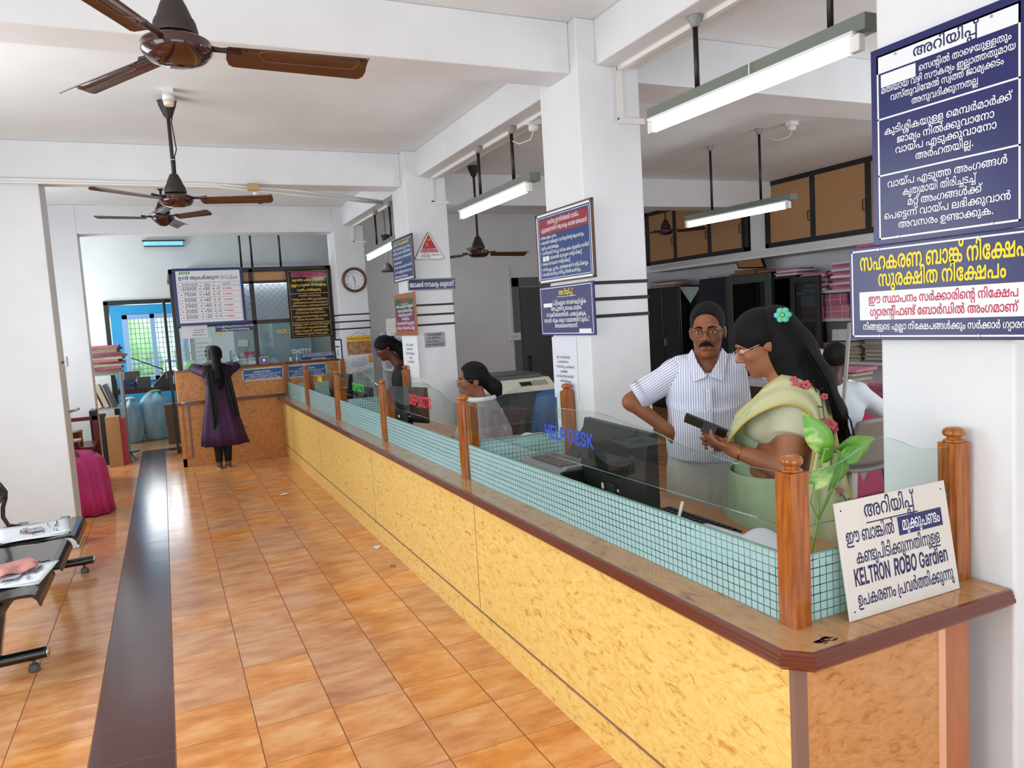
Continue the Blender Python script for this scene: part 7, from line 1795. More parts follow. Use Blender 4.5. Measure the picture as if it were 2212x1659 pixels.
plain('carton','dark black carton frame leaning behind the dark red table','frame',(-.80,-.735,9.42,9.70,0,.85),M_bkwood)
# ---- store corner before the blue room
t=thing('file_rack','grey steel rack with paper heaps and upright binders by the blue doorway','rack',(-.85,11.3,0))
b=MB()
for z in(.74,1.18):b.box(-1.25,-.52,11.05,11.5,z-.02,z)
for x,y in((-1.23,11.07),(-.54,11.07),(-1.23,11.48),(-.54,11.48)):b.box(x-.015,x+.015,y-.015,y+.015,0,1.2)
b.build('frame',mat('rack_steel','#8b8e90',.4,metal=.5),t)
pile('paper_heap_layer','old paper layer in the tall heap on top of the grey rack','papers',-.72,11.25,1.182,.44,.30,.03,12,[M_buff,mat('browned_paper','#8a7560',.85,noise=.3,nscale=12),M_pinkd],61,'paper heap on the grey rack',jit=.05,rj=.2)
for k in range(5):
 c_=('#9aa6b5','#1f4f9e','#d8d2bf','#b9ab93','#4a4a4c')[k]
 b=MB();b.box(-.026,.026,-.14,.14,0,.31);o=b.build('binder',mat('binder'+c_,c_,.5),bevel=.003);place(o,-.98+k*.085,11.22,.745,0,0,-.32)
 tag(o,('pale grey','blue','cream','buff','dark grey')[k]+' binder leaning in the row on the grey rack','binder','binders on the grey rack')
for k,(x,y,sx,h_,m,lb)in enumerate(((-.80,11.12,.08,.66,M_bkwood,'black panel leaning under the grey rack'),(-.67,10.9,.16,.64,mat('cardboard','#b08a5c',.8,noise=.12,nscale=8),'tall brown cardboard carton standing before the grey rack'),(-.57,11.0,.07,.60,mat('pink_poster','#c04a62',.6),'pink printed board leaning beside the brown carton'))):
 o=MB().box(x-sx/2,x+sx/2,y-.1,y+.1,.001,h_).build(('panel','carton','poster_board')[k],m,bevel=.003);tag(o,lb,('panel','carton','board')[k])
b=MB();b.lathe([(.0001,.10),(.1,.10),(.12,.115),(.118,.12)],(-.52,11.3,0),20);b.tube([(-.52,11.3,.1),(-.5,11.28,.05),(-.46,11.25,.001),(-.43,11.22,.0)],.008,6);b.cyl((-.55,11.3,0),(-.55,11.3,.1),.02,n=8)
tag(b.build('pedestal',mat('grey_metal','#6f7376',.4)),'grey round pedestal foot under the leaning boards','stand')
# blue room contents
M_bag=mat('pale_blue_plastic_bag','#9cc3cf',.3,noise=.12,nscale=6,bump=.4,bscale=9)
def sack(label,x,y,r,h_,seed,sq=1.0,group='plastic sacks'):
 t=thing('plastic_sack',label,'sack',(x,y,0),group)
 rr=random.Random(seed);ph=[rr.uniform(0,6.28)for _ in range(8)]
 b=MB();n,m_=40,24;vs=[]
 for j in range(m_+1):
  v=j/m_
  R=r*(.82+.28*math.sin(math.pi*min(1,v*1.05))**.8)*(1-.55*max(0,(v-.82)/.18)**1.5)
  for i in range(n):
   a=2*math.pi*i/n
   q=R*(1+.05*math.sin(3*a+ph[0]+4*v)+.04*math.sin(7*a+ph[1]-6*v)+.025*math.sin(13*a+9*v+ph[2]))
   vs.append((x+q*math.cos(a),y+q*sq*math.sin(a),h_*v+.02*math.sin(5*a+ph[3])*v))
 fs=[(j*n+i,j*n+(i+1)%n,(j+1)*n+(i+1)%n,(j+1)*n+i)for j in range(m_)for i in range(n)]
 b.add(vs,fs,0,True);b.f.append(tuple(m_*n+i for i in range(n)));b.m.append(0);b.sm.append(True);b.f.append(tuple(reversed(range(n))));b.m.append(0);b.sm.append(False)
 b.build('film',M_bag,t)
 b=MB();b.sphere((x+.02,y,h_+.01),r*.45,14,8,scale=(1,.8,.35));b.build('contents',mat('green_stuffing','#2f9a5a',.5)if seed==2 else M_paper,t)
sack('pale blue plastic sack in the blue room, narrower, left one',-.56,13.15,.17,.68,1)
sack('pale blue plastic sack in the blue room with green stuffing on top',-.20,13.3,.23,.74,2)
t=thing('table','dark brown table before the window of the blue room','table',(-.2,14.3,0))
MB().box(-.95,.6,14.1,14.8,.70,.78).build('tabletop',M_dkbrown,t)
for x in(-.9,.55):
 for y in(14.15,14.75):MB().box(x-.03,x+.03,y-.03,y+.03,0,.70).build('leg',M_dkbrown,t)
pile('register','dark violet register in the stack on the blue room table','register',-.58,14.4,.782,.24,.3,.035,4,[mat('violet_cover','#3d3f63',.5)],71,'violet registers on the blue room table')
tied_bundle('dark bundle of vouchers on the violet registers',-.52,14.4,.93,.24,.2,.14,mat('dark_vouchers','#5c5a50',.8,noise=.3,nscale=40),72,n=7)
tied_bundle('dark bundle of vouchers lying right of the violet registers',-.34,14.35,.782,.2,.2,.18,MATS['dark_vouchers'],73,n=8)
t=thing('covered_machine','machine under a dark cover on the blue room table','machine',(.1,14.4,.78))
MB().prism([(-.22,.782),(.32,.782),(.32,1.0),(.22,1.04),(.0,1.02)],'y',14.25,14.6).build('cover',mat('dark_cover_cloth','#3a3a3c',.8),t,bevel=.02)
MB().box(.06,.34,14.24,14.26,.80,.95).build('pale_panel',mat('pale_machine_panel','#b9cdd6',.5),t)
b=MB();b.cyl((-.50,14.2,1.30),(-.02,14.25,1.06),.009,n=8);tag(b.build('rod',M_wire),'thin black rod slanting across the window of the blue room','rod')
for k,(z0,z1,x0)in enumerate(((0,.28,-.05),(.281,.60,-.06))):
 o=MB().box(x0,.16,12.4,12.7,z0,z1).build('carton',mat('dark_carton','#6d5a44',.8),bevel=.004);tag(o,('brown carton on the floor behind the open black door leaf','brown carton stacked on another behind the black door leaf')[k],'carton')
# black door leaf standing open beside the cash cabin
t=thing('door_leaf','narrow black glazed door leaf standing open beside the cash cabin','door leaf',(.08,11.7,0))
b=MB();b.box(.05,.085,11.88,11.94,.02,2.13);b.box(.05,.085,11.30,11.36,.02,2.13);b.box(.05,.085,11.36,11.88,2.05,2.13);b.box(.05,.085,11.36,11.88,.02,.15);b.build('frame',M_bk,t,bevel=.003)
MB().box(.065,.07,11.36,11.88,.15,2.05).build('glass_pane',glass_mat('door_leaf_glass','#aebcc0'),t)
b=MB();b.tube([(.045,11.33,1.30),(.01,11.33,1.30),(.01,11.33,1.05),(.045,11.33,1.05)],.009,8);b.build('handle',M_steel,t)
# suspension rods above the cash cabin
for k,x in enumerate((.99,1.12,1.47)):
 b=MB();b.cyl((x,10.1,2.42),(x,10.1,CZ),.013,n=10);tag(b.build('hanger_rod',M_bk),('black rod above the cash cabin, left of three','black rod above the cash cabin, middle of three','black rod above the cash cabin, right of three')[k],'rod','hanger rods of the cabin frame')
# ---- trailing money plant behind the pane of the counter end
t=thing('pothos_plant','variegated green pothos sprig rising behind the thick corner post of the counter','plant',(1.62,1.52,.76))
b=MB();b.lathe([(.03,0),(.035,.01),(.034,.09),(.016,.12),(.016,.15)],(1.60,1.55,.737),20);b.build('bottle',glass_mat('green_bottle_glass','#a9c9a9'),t)
M_sprig=mat('pothos_leaf','#4f8f26',.3,color2='#6fa832',nscale=16,nstretch=(1,3,1),lo=.4,hi=.6,subs=.1)
M_varie=mat('variegated_pothos_leaf','#5f9c30',.3,color2='#cfe08c',nscale=10,nstretch=(.4,2,2),lo=.36,hi=.5)
M_stem=mat('pothos_stem','#7fa83c',.5)
for(x,y,z),L,W,tw,pit,m in(((1.640,1.52,1.185),.115,.085,118,6,M_varie),((1.715,1.53,1.160),.120,.075,18,6,M_sprig),((1.680,1.50,1.165),.112,.092,-100,-14,M_sprig),((1.690,1.50,1.150),.075,.058,28,-6,M_sprig),((1.645,1.54,1.150),.055,.04,30,10,M_sprig),((1.575,1.50,1.095),.085,.055,38,-10,M_varie)):
 vs,fs=leaf_mesh(L,W,10,.22,.10)
 # leaves face the entrance: turn the blade upright, then roll it in its plane
 Mx=Matrix.Translation((x,y,z))@Matrix.Rotation(math.radians(-18),4,'Z')@Matrix.Rotation(math.radians(-tw),4,'Y')@Matrix.Rotation(math.radians(75+pit),4,'X')
 b=MB();b.add([Mx@Vector(p)for p in vs],fs,0,True);b.build('leaf',m,t,solid=.0012)
 b=MB();b.tube([(x,y,z),(x-.005,y+.01,z-.05),(1.63,1.54,.98),(1.60,1.55,.84)],.0028,6);b.build('stem',M_stem,t)
# ================================================================== PEOPLE
# bodies are grown as one smooth surface from limbs and muscles blended together
def _sm(a,b,k):
 h=np.clip(.5+.5*(b-a)/k,0,1)
 return b+(a-b)*h-k*h*(1-h)
def blend(prims,res,pad=.03):
 lo,hi=np.full(3,9.),np.full(3,-9.)
 for p in prims:
  if p.get('op'):continue
  if 'a' in p:q=np.array([p['a'],p['b']]);r=max(p['r'])
  else:q=np.array([p['c']]);r=max(p['r'])
  lo=np.minimum(lo,q.min(0)-r-pad);hi=np.maximum(hi,q.max(0)+r+pad)
 n=np.ceil((hi-lo)/res).astype(int)+1
 D=np.full(n,.5,np.float32)
 ax=[lo[i]+res*np.arange(n[i])for i in range(3)]
 for p in prims:
  k=p.get('k',.02)
  if 'a' in p:q=np.array([p['a'],p['b']],float);r=max(p['r'])
  else:q=np.array([p['c']],float);r=max(p['r'])
  m=r+k*1.5+.02
  i0=np.maximum(((q.min(0)-m-lo)/res).astype(int),0)
  i1=np.minimum(((q.max(0)+m-lo)/res).astype(int)+2,n)
  if(i1<=i0).any():continue
  sl=tuple(slice(a,b)for a,b in zip(i0,i1))
  X=ax[0][sl[0]][:,None,None];Y_=ax[1][sl[1]][None,:,None];Z_=ax[2][sl[2]][None,None,:]
  if 'a' in p:
   a,b=q
   d=b-a;L2=max((d*d).sum(),1e-9)
   t=((X-a[0])*d[0]+(Y_-a[1])*d[1]+(Z_-a[2])*d[2])/L2
   tc=np.clip(t,0,1)
   f=np.sqrt((X-a[0]-d[0]*tc)**2+(Y_-a[1]-d[1]*tc)**2+(Z_-a[2]-d[2]*tc)**2)-(p['r'][0]+(p['r'][1]-p['r'][0])*tc)
   if p.get('flat'):f=np.maximum(f,np.maximum(t-1,-t)*math.sqrt(L2))
  else:
   R=np.array(p['R'])if 'R' in p else np.eye(3)
   v=[X-q[0][0],Y_-q[0][1],Z_-q[0][2]]
   u=[(R[0][i]*v[0]+R[1][i]*v[1]+R[2][i]*v[2])/p['r'][i]for i in range(3)]
   e=np.sqrt(u[0]**2+u[1]**2+u[2]**2)
   g=np.sqrt(sum((u[i]/p['r'][i])**2 for i in range(3)))+1e-6
   f=e*(e-1)/g
  o=p.get('op')
  if o=='cut':D[sl]=-_sm(-D[sl],f,k)
  else:D[sl]=_sm(D[sl],f,k)
 S_=D<0
 # surface nets
 c=[slice(0,-1),slice(1,None)]
 cnt=np.zeros(np.array(n)-1,np.int16);acc=np.zeros(tuple(np.array(n)-1)+(3,),np.float32)
 for axis in range(3):
  o1,o2=[i for i in range(3)if i!=axis]
  for u in(0,1):
   for v in(0,1):
    s0=[None]*3;s0[axis]=c[0];s0[o1]=c[u];s0[o2]=c[v]
    s1=list(s0);s1[axis]=c[1]
    A,B_=D[tuple(s0)],D[tuple(s1)]
    x=(A<0)!=(B_<0)
    t=np.where(x,A/np.where(x,A-B_,1),0)
    cnt+=x
    acc[...,axis]+=t;acc[...,o1]+=x*u;acc[...,o2]+=x*v
 on=cnt>0
 idx=np.full(cnt.shape,-1,int);idx[on]=np.arange(on.sum())
 base=np.argwhere(on)
 V=lo+res*(base+acc[on]/cnt[on][:,None])
 F=[]
 for axis in range(3):
  o1,o2=(axis+1)%3,(axis+2)%3
  s0=[slice(1,-1)]*3;s1=[slice(1,-1)]*3
  s0[axis]=slice(0,-1);s1[axis]=slice(1,None)
  A,B_=S_[tuple(s0)],S_[tuple(s1)]
  for flip,msk in((0,A&~B_),(1,~A&B_)):
   e=np.argwhere(msk)
   if not len(e):continue
   e=e+1;e[:,axis]-=1
   d1,d2=np.eye(3,dtype=int)[o1],np.eye(3,dtype=int)[o2]
   q=[idx[tuple((e-d1-d2).T)],idx[tuple((e-d2).T)],idx[tuple(e.T)],idx[tuple((e-d1).T)]]
   F.append(np.stack(q if not flip else q[::-1],1))
 return V,np.concatenate(F)
def grow(name,prims,m,root,res=.006):
 V,F=blend(prims,res)
 me=bpy.data.meshes.new(name)
 me.from_pydata(V.tolist(),[],F.tolist())
 me.materials.append(m)
 me.polygons.foreach_set('use_smooth',[True]*len(F))
 o=bpy.data.objects.new(name,me);COL.objects.link(o);o.parent=root
 return o
def cap(a,b,r0,r1=None,k=.02,**kw):return dict(a=tuple(a),b=tuple(b),r=(r0,r0 if r1 is None else r1),k=k,**kw)
def ell(c,r,k=.02,R=None,**kw):
 d=dict(c=tuple(c),r=tuple(r),k=k,**kw)
 if R is not None:d['R']=[list(x)for x in R]
 return d
def moved(prims,M,s=1.0):
 R=M.to_3x3();out=[]
 for p in prims:
  q=dict(p);q['r']=tuple(x*s for x in p['r'])
  if 'a' in p:q['a']=tuple(M@(Vector(p['a'])*s));q['b']=tuple(M@(Vector(p['b'])*s))
  else:
   q['c']=tuple(M@(Vector(p['c'])*s));r0=Matrix(p['R'])if 'R' in p else Matrix.Identity(3)
   q['R']=[list(x)for x in(R@r0)]
  out.append(q)
 return out
HEAD=[ell((0,.012,.030),(.072,.092,.086),.02),ell((0,-.020,-.030),(.061,.070,.088),.03),ell((0,-.034,-.083),(.042,.044,.032),.03),ell((0,-.072,-.100),(.018,.015,.014),.02),
  ell((-.040,-.058,-.022),(.024,.022,.022),.02),ell((.040,-.058,-.022),(.024,.022,.022),.02),cap((-.034,-.079,.024),(.034,-.079,.024),.011,k=.012),
  cap((0,-.086,.014),(0,-.106,-.024),.0075,.0115,k=.010),ell((-.011,-.096,-.032),(.009,.010,.008),.006),ell((.011,-.096,-.032),(.009,.010,.008),.006),
  ell((-.031,-.097,.003),(.019,.014,.011),.008,op='cut'),ell((.031,-.097,.003),(.019,.014,.011),.008,op='cut'),
  cap((-.019,-.084,-.061),(.019,-.084,-.061),.0065,k=.006),cap((-.015,-.085,-.073),(.015,-.085,-.073),.0075,k=.006),cap((-.024,-.095,-.067),(.024,-.095,-.067),.0022,k=.003,op='cut'),
  ell((-.074,.014,-.010),(.009,.020,.030),.008),ell((.074,.014,-.010),(.009,.020,.030),.008)]
M_eye=mat('eye_white','#d9d4cc',.15);M_iris=mat('dark_iris','#1a0f0a',.1)
M_hair=mat('black_hair','#070606',.55,noise=.5,nscale=60,nstretch=(4,4,.5),bump=.5,bscale=140,spec=.22)
M_glasses=mat('thin_dark_metal','#3a3230',.3,metal=.7);M_goldm=mat('gold','#c9973c',.25,metal=1)
def face(root,M,s,skin,lipc,brow=.004,closed=False,glasses=None,lenses=True):
 """eyes, brows, lips, spectacles of a head whose frame is M"""
 P=lambda x,y,z:M@(Vector((x,y,z))*s)
 for sx in(-1,1):
  b=MB();b.sphere(P(.031*sx,-.0765,.003),.0122*s,14,10);e=b.put('eye',M_eye,root)
  b=MB();b.sphere(P(.031*sx,-.0838,.0025),.0062*s,12,8);b.put('iris',M_iris,e)
  b=MB()
  b.tube([P(.015*sx,-.0855,.0075),P(.031*sx,-.0885,.0105 if not closed else .002),P(.046*sx,-.082,.007)],[.002*s,.0052*s,.002*s],8);b.tube([P(.016*sx,-.0845,-.001),P(.031*sx,-.087,-.0055),P(.045*sx,-.082,0)],[.0015*s,.0042*s,.0015*s],8);b.put('eyelid',skin,root)
  b=MB();b.tube([P(.012*sx,-.091,.021),P(.030*sx,-.092,.027),P(.050*sx,-.078,.020)],[brow*s,brow*s,.0015*s],6);b.put('eyebrow',M_hair,root)
 b=MB();b.tube([P(-.022,-.083,-.064),P(-.008,-.0905,-.0605),P(0,-.0905,-.062),P(.008,-.0905,-.0605),P(.022,-.083,-.064)],[.002*s,.004*s,.004*s,.004*s,.002*s],6)
 b.tube([P(-.020,-.083,-.068),P(0,-.0915,-.074),P(.020,-.083,-.068)],[.002*s,.005*s,.002*s],6);b.put('lips',lipc,root)
 if glasses:
  b=MB();W=.024
  for sx in(-1,1):
   ring=[P(.033*sx+W*math.cos(t)*(.95+.05*math.cos(2*t)),-.107+.10*abs(W*math.cos(t))*(1 if sx*math.cos(t)>0 else .2),-.002+.0155*math.copysign(abs(math.sin(t))**.7,math.sin(t)))for t in[2*math.pi*k/20 for k in range(20)]]
   b.tube(ring,.0011*s,6,closed=True)
   b.tube([P(.057*sx,-.103,.006),P(.074*sx,-.085,.007),P(.079*sx,-.02,.005),P(.079*sx,.015,.004)],.0014*s,6)
  b.tube([P(-.010,-.109,.004),P(0,-.111,.006),P(.010,-.109,.004)],.0012*s,6)
  b.put('glasses',glasses,root)
def hand(w,d,n,side,curl=.5,s=1.0,spread=.0):
 """palm, four fingers of different length and a thumb; w wrist, d finger direction, n palm side"""
 w,d,n=Vector(w),Vector(d).normalized(),Vector(n).normalized()
 n=(n-d*n.dot(d)).normalized();t=d.cross(n)*side
 R=Matrix((t,d,n)).transposed()
 out=[ell(w+d*.045*s,(.040*s,.050*s,.014*s),.012,R),cap(w-d*.01,w+d*.02*s,.022*s,.022*s,.02)]
 for i,L in enumerate((.072,.080,.075,.058)):
  p=w+d*(.082-.004*abs(i-1.2))*s+t*(.029-.0195*i)*s
  a=.15
  dd=(d+t*(1.5-i)*spread).normalized()
  for j,fr in enumerate((.44,.32,.24)):
   a+=curl*(.7,1.0,.7)[j]
   q=p+(dd*math.cos(a)+n*math.sin(a))*L*fr*s
   out.append(cap(p,q,(.0088-.0007*j)*s,(.0082-.0008*j)*s,.004));p=q
 p=w+d*.022*s+t*.030*s
 q=p+(d*.62+t*.66+n*.35).normalized()*.042*s
 r=q+(d*.85+t*.15+n*.45).normalized()*.034*s
 return out+[cap(p,q,.0125*s,.010*s,.010),cap(q,r,.010*s,.008*s,.004)]
def person(label,x,y,yaw):
 t=bpy.data.objects.new('person',None);COL.objects.link(t);t.empty_display_size=.2
 tag(t,label,'person');t.location=(x,y,0);t.rotation_euler=(0,0,math.radians(yaw));return t
def skinm(n,c,c2):return mat(n,c,.48,color2=c2,nscale=7,subs=.12,spec=.4)
def HM(x,y,z,yaw=0,pitch=0,roll=0):
 return Matrix.Translation((x,y,z))@Matrix.Rotation(math.radians(yaw),4,'Z')@Matrix.Rotation(math.radians(pitch),4,'X')@Matrix.Rotation(math.radians(roll),4,'Y')
def skull_hair(root,M,s,cuts,extra=(),t=.010,res=.005,name='hair'):
 pr=[ell((0,.014,.034),(.072+t,.092+t,.086+t),.015)]+list(extra)+cuts
 return grow(name,moved(pr,M,s),M_hair,root,res)
def stripes(name,ax,step,base,line,wd=.22,rot=None,rough=.75,base2=None):
 m,nt,N,L,b=nodes(name)
 tc=N.new('ShaderNodeTexCoord');mp=N.new('ShaderNodeMapping');L.new(tc.outputs['Object'],mp.inputs[0])
 if rot:mp.inputs['Rotation'].default_value=rot
 nz=N.new('ShaderNodeTexNoise');nz.inputs['Scale'].default_value=5;L.new(tc.outputs['Object'],nz.inputs['Vector'])
 sx=N.new('ShaderNodeSeparateXYZ');L.new(mp.outputs[0],sx.inputs[0])
 c=mth(nt,'ADD',sx.outputs[ax],mth(nt,'MULTIPLY',nz.outputs['Fac'],.02))
 f=mth(nt,'LESS_THAN',mth(nt,'FRACT',mth(nt,'DIVIDE',mth(nt,'ADD',c,10),step)),wd)
 L.new(mixc(nt,f,base,line),b.inputs['Base Color']);b.inputs['Roughness'].default_value=rough
 bp=N.new('ShaderNodeBump');bp.inputs['Strength'].default_value=.6;bp.inputs['Distance'].default_value=.02
 n2=N.new('ShaderNodeTexNoise');n2.inputs['Scale'].default_value=9;n2.inputs['Detail'].default_value=2;L.new(tc.outputs['Object'],n2.inputs['Vector'])
 L.new(n2.outputs['Fac'],bp.inputs['Height']);L.new(bp.outputs[0],b.inputs['Normal'])
 return m
# ---- man in the striped shirt, hand on hip, facing the entrance
man=person('person in white shirt with thin blue stripes, spectacles and moustache, one hand on hip',2.25,2.75,-39.3)
sk=skinm('brown_skin','#98603f','#7f4c32')
Mh=HM(.005,-.02,1.485,-6,4)
EL,WR=(-.352,-.02,1.170),(-.185,-.055,1.035)
body=moved(HEAD,Mh)+[cap((0,.0,1.42),(-.005,.02,1.30),.052,.058,.03),ell((-.02,.02,1.20),(.155,.10,.17),.05),ell((-.04,.02,.98),(.135,.095,.16),.06),
  cap((-.155,.02,1.315),EL,.048,.040,.04),cap(EL,WR,.039,.027,.02),cap((.11,.03,1.30),(.14,.05,1.06),.045,.038,.04),cap((.14,.05,1.06),(.08,-.10,.98),.036,.026,.02),
  cap((-.10,.02,.88),(-.11,.02,.48),.08,.055,.05),cap((.03,.02,.88),(.05,.02,.48),.08,.055,.05),cap((-.11,.02,.48),(-.11,.04,.08),.05,.035,.03),cap((.05,.02,.48),(.06,.04,.08),.05,.035,.03),cap((-.11,.05,.04),(-.115,-.12,.03),.035,.03,.02),cap((.06,.05,.04),(.07,-.12,.03),.035,.03,.02)]
body+=hand(WR,(.72,-.1,-.55),(.5,.6,-.4),1,.35)+hand((.08,-.10,.98),(-.75,-.35,.1),(.2,.8,.1),-1,.5)
grow('body',body,sk,man,.005)
face(man,Mh,1,sk,mat('brown_lips','#6b3a30',.5),.0045,False,M_glasses)
skull_hair(man,Mh,1,[ell((0,-.10,-.055),(.095,.10,.105),.008,op='cut'),ell((0,.02,-.115),(.14,.14,.075),.01,op='cut'),ell((0,-.085,.045),(.060,.05,.036),.02,op='cut'),ell((0,-.11,.0),(.066,.06,.05),.008,op='cut')],[ell((0,.02,.062),(.070,.085,.068),.02)],t=.005)
P=lambda x,y,z:Mh@Vector((x,y,z))
b=MB();b.tube([P(-.032,-.085,-.062),P(-.018,-.0985,-.050),P(0,-.103,-.0475),P(.018,-.0985,-.050),P(.032,-.085,-.062)],[.003,.0078,.0075,.0078,.003],8);b.put('moustache',M_hair,man); 
M_shirt=stripes('blue_striped_shirt_cloth',0,.0105,'#e6e8f2','#5f6fae')
sh=[ell((-.02,.02,1.215),(.176,.122,.165),.05),cap((-.13,.02,1.32),(.10,.03,1.31),.052,.050,.05),cap((-.03,.02,1.13),(-.045,.02,.90),.145,.150,.06,flat=1),ell((-.03,.02,1.0),(.160,.118,.16),.05),
   cap((.105,.03,1.30),(.145,.045,1.08),.062,.056,.04),ell((0,-.045,1.345),(.042,.06,.055),.012,op='cut')]
grow('shirt',sh,M_shirt,man,.006)
grow('sleeve',[cap((-.13,.02,1.30),(-.325,-.012,1.192),.066,.064,.02,flat=1),ell((-.14,.02,1.30),(.07,.07,.06),.03)],stripes('blue_striped_sleeve_cloth',2,.0105,'#e6e8f2','#5f6fae',rot=(0,.505,0)),man,.006)
b=MB();d_=(Vector((-.325,-.012,1.192))-Vector((-.13,.02,1.30))).normalized();c_=Vector((-.318,-.011,1.196));b.cyl(c_-d_*.03,c_+d_*.012,.066,.068,28,caps=False);b.put('sleeve_cuff',MATS['blue_striped_sleeve_cloth'],man,solid=.004)
for sx in(-1,1):
 b=MB();b.add([(sx*.004,-.120,1.285),(sx*.062,-.112,1.262),(sx*.088,-.035,1.375),(sx*.064,-.03,1.405),(sx*.046,-.082,1.352)],[(0,1,2,3,4)]);b.put('collar',M_shirt,man,solid=.006)
b=MB();b.box(-.012,.012,-.137,-.125,.95,1.24);b.put('placket',M_shirt,man)
for z in(1.22,1.14,1.06,.98):
 b=MB();b.sphere((0,-.139,z),.005,8,6,scale=(1,.4,1));b.put('button',M_white,man)
def skirt_mesh(name,root,rings,m,folds=9,amp=.012,n=72,seed=0,solid=.004):
 """cloth tube: rings = (z, cx, cy, rx, ry)"""
 r=random.Random(seed);ph=r.uniform(0,6)
 vs,fs=[],[]
 for j,(z,cx,cy,rx,ry)in enumerate(rings):
  am=amp*j/(len(rings)-1)
  for i in range(n):
   a=2*math.pi*i/n
   q=1+am/max(rx,ry)*(math.sin(folds*a+ph)+.5*math.sin((folds*2+1)*a+2*ph))
   vs.append((cx+rx*q*math.cos(a),cy+ry*q*math.sin(a),z))
 for j in range(len(rings)-1):
  for i in range(n):fs.append((j*n+i,j*n+(i+1)%n,(j+1)*n+(i+1)%n,(j+1)*n+i))
 b=MB();b.add(vs,fs,0,True);o=b.build(name,m,solid=solid);o.parent=root;return o
skirt_mesh('mundu',man,[(1.0,-.04,.02,.140,.105),(.85,-.04,.02,.158,.125),(.6,-.04,.02,.165,.135),(.3,-.04,.02,.17,.14),(.05,-.04,.02,.175,.145)],mat('white_mundu_cloth','#c9cbc6',.8,noise=.08,nscale=6),7,.014)
# ---- lady in the pale green sari, looking down at her phone
lady=person('person in pale green embroidered sari with long black hair, looking down at a phone',2.17,2.305,-43.3)
sk2=skinm('warm_brown_skin','#a86e4c','#935b41')
Lh=HM(-.012,0,1.437,-82,24)
SH,EL,WR=(.12,-.085,1.215),(.062,-.165,.965),(-.125,-.115,1.025)
body=moved(HEAD,Lh,1.03)+[cap((.03,.0,1.37),(.095,.0,1.27),.048,.056,.03),ell((.085,.0,1.13),(.115,.155,.17),.05),ell((.03,.0,.93),(.125,.155,.14),.06),ell((.04,.0,.80),(.15,.18,.15),.06),
  cap(SH,EL,.058,.050,.04),cap(EL,WR,.048,.026,.02),cap((.10,.10,1.20),(.0,.15,1.0),.052,.045,.04),cap((0,.15,1.0),(-.15,.02,1.02),.042,.026,.02),
  cap((.03,-.07,.78),(.03,-.07,.06),.085,.04,.05),cap((.03,.07,.78),(.03,.07,.06),.085,.04,.05),cap((.06,-.07,.04),(-.11,-.08,.03),.036,.03,.02),cap((.06,.07,.04),(-.11,.08,.03),.036,.03,.02)]
body+=hand(WR,(-.85,-.05,.36),(.25,.35,.85),1,.42,.95)+hand((-.15,.02,1.02),(-.8,-.1,.3),(.2,-.1,.9),-1,.5,.95)
grow('body',body,sk2,lady,.005)
face(lady,Lh,1.03,sk2,mat('rose_lips','#8a4a44',.5),.003,True,mat('pale_spectacle_rim','#d3c9c4',.25,metal=.4))
P=lambda x,y,z:Lh@(Vector((x,y,z))*1.03)
hx=[ell((0,-.100,-.040),(.080,.085,.085),.008,op='cut'),ell((0,.0,-.125),(.14,.10,.075),.012,op='cut'),ell((-.075,-.035,-.055),(.03,.045,.06),.008,op='cut'),ell((.075,-.035,-.055),(.03,.045,.06),.008,op='cut')]
skull_hair(lady,Lh,1.03,hx,t=.016,name='hair_crown')
M_longhair=M_hair
hl=[cap((.045,.0,1.50),(.10,.0,1.40),.085,.092,.04),cap((.10,.0,1.40),(.17,-.02,1.28),.092,.080,.04),cap((.17,-.02,1.28),(.225,-.03,1.15),.078,.066,.04),cap((.225,-.03,1.15),(.25,-.03,1.03),.066,.05,.04),cap((.25,-.03,1.03),(.285,-.03,.97),.05,.028,.03),cap((.26,-.05,1.02),(.31,-.05,.985),.02,.012,.02),cap((.10,-.04,1.33),(.16,-.06,1.18),.05,.03,.03)]
grow('long_hair',hl,M_longhair,lady,.006)
b=MB();rr=random.Random(2)
for k in range(46):
 a=rr.uniform(-1,1);x0=.115+rr.uniform(-.03,.04)
 b.tube([(x0,-.075+.02*a,1.42),(x0+.075,-.095+.03*a,1.28),(x0+.125+.03*a,-.095+.03*a,1.13),(x0+.14+.03*a,-.07+.02*a,1.04+.04*rr.random())],.0022,4)
b.build('hair_strands',M_hair).parent=lady
b=MB()
c_=Vector((.072,-.085,1.545))
for k in range(6):
 a=k*math.pi/3
 b.sphere(c_+Vector((.019*math.cos(a),-.004,.019*math.sin(a))),.013,10,8,scale=(1 if k%3 else 1.1,.35,.9))
o=b.build('hair_flower',mat('turquoise_petal','#58c9ad',.5));o.parent=lady
b=MB();b.sphere(c_+Vector((0,-.008,0)),.007,10,8);b.build('flower_centre',mat('yellow_centre','#c9c23a',.5)).parent=o
b=MB()
for k in range(5):
 a=k*1.2566;b.sphere(P(-.080,.016,-.043)+Vector((.005*math.cos(a),-.003,.005*math.sin(a))),.0042,8,6)
b.build('earring',M_steel).parent=lady
b=MB();dv=(Vector(EL)-Vector(WR)).normalized();u_,v_=MB().frame(WR,EL);cc=Vector(WR)+dv*.03
b.tube([cc+(u_*math.cos(t)+v_*math.sin(t))*.032 for t in[2*math.pi*k/22 for k in range(22)]],[.0022 if k%2 else .0034 for k in range(22)],6,closed=True);b.build('bracelet',M_goldm).parent=lady
M_sari=mat('pale_green_sari','#a9bd9b',.75,noise=.10,nscale=5,nstretch=(1,1,.4),bump=.35,bscale=12)
M_blouse=stripes('cream_checked_blouse',2,.008,'#cfcdb0','#c2bf9f',.3)
M_pallu=stripes('cream_green_pallu',2,.004,'#cbc99a','#bfc096',.35,rot=(0,.5,0))
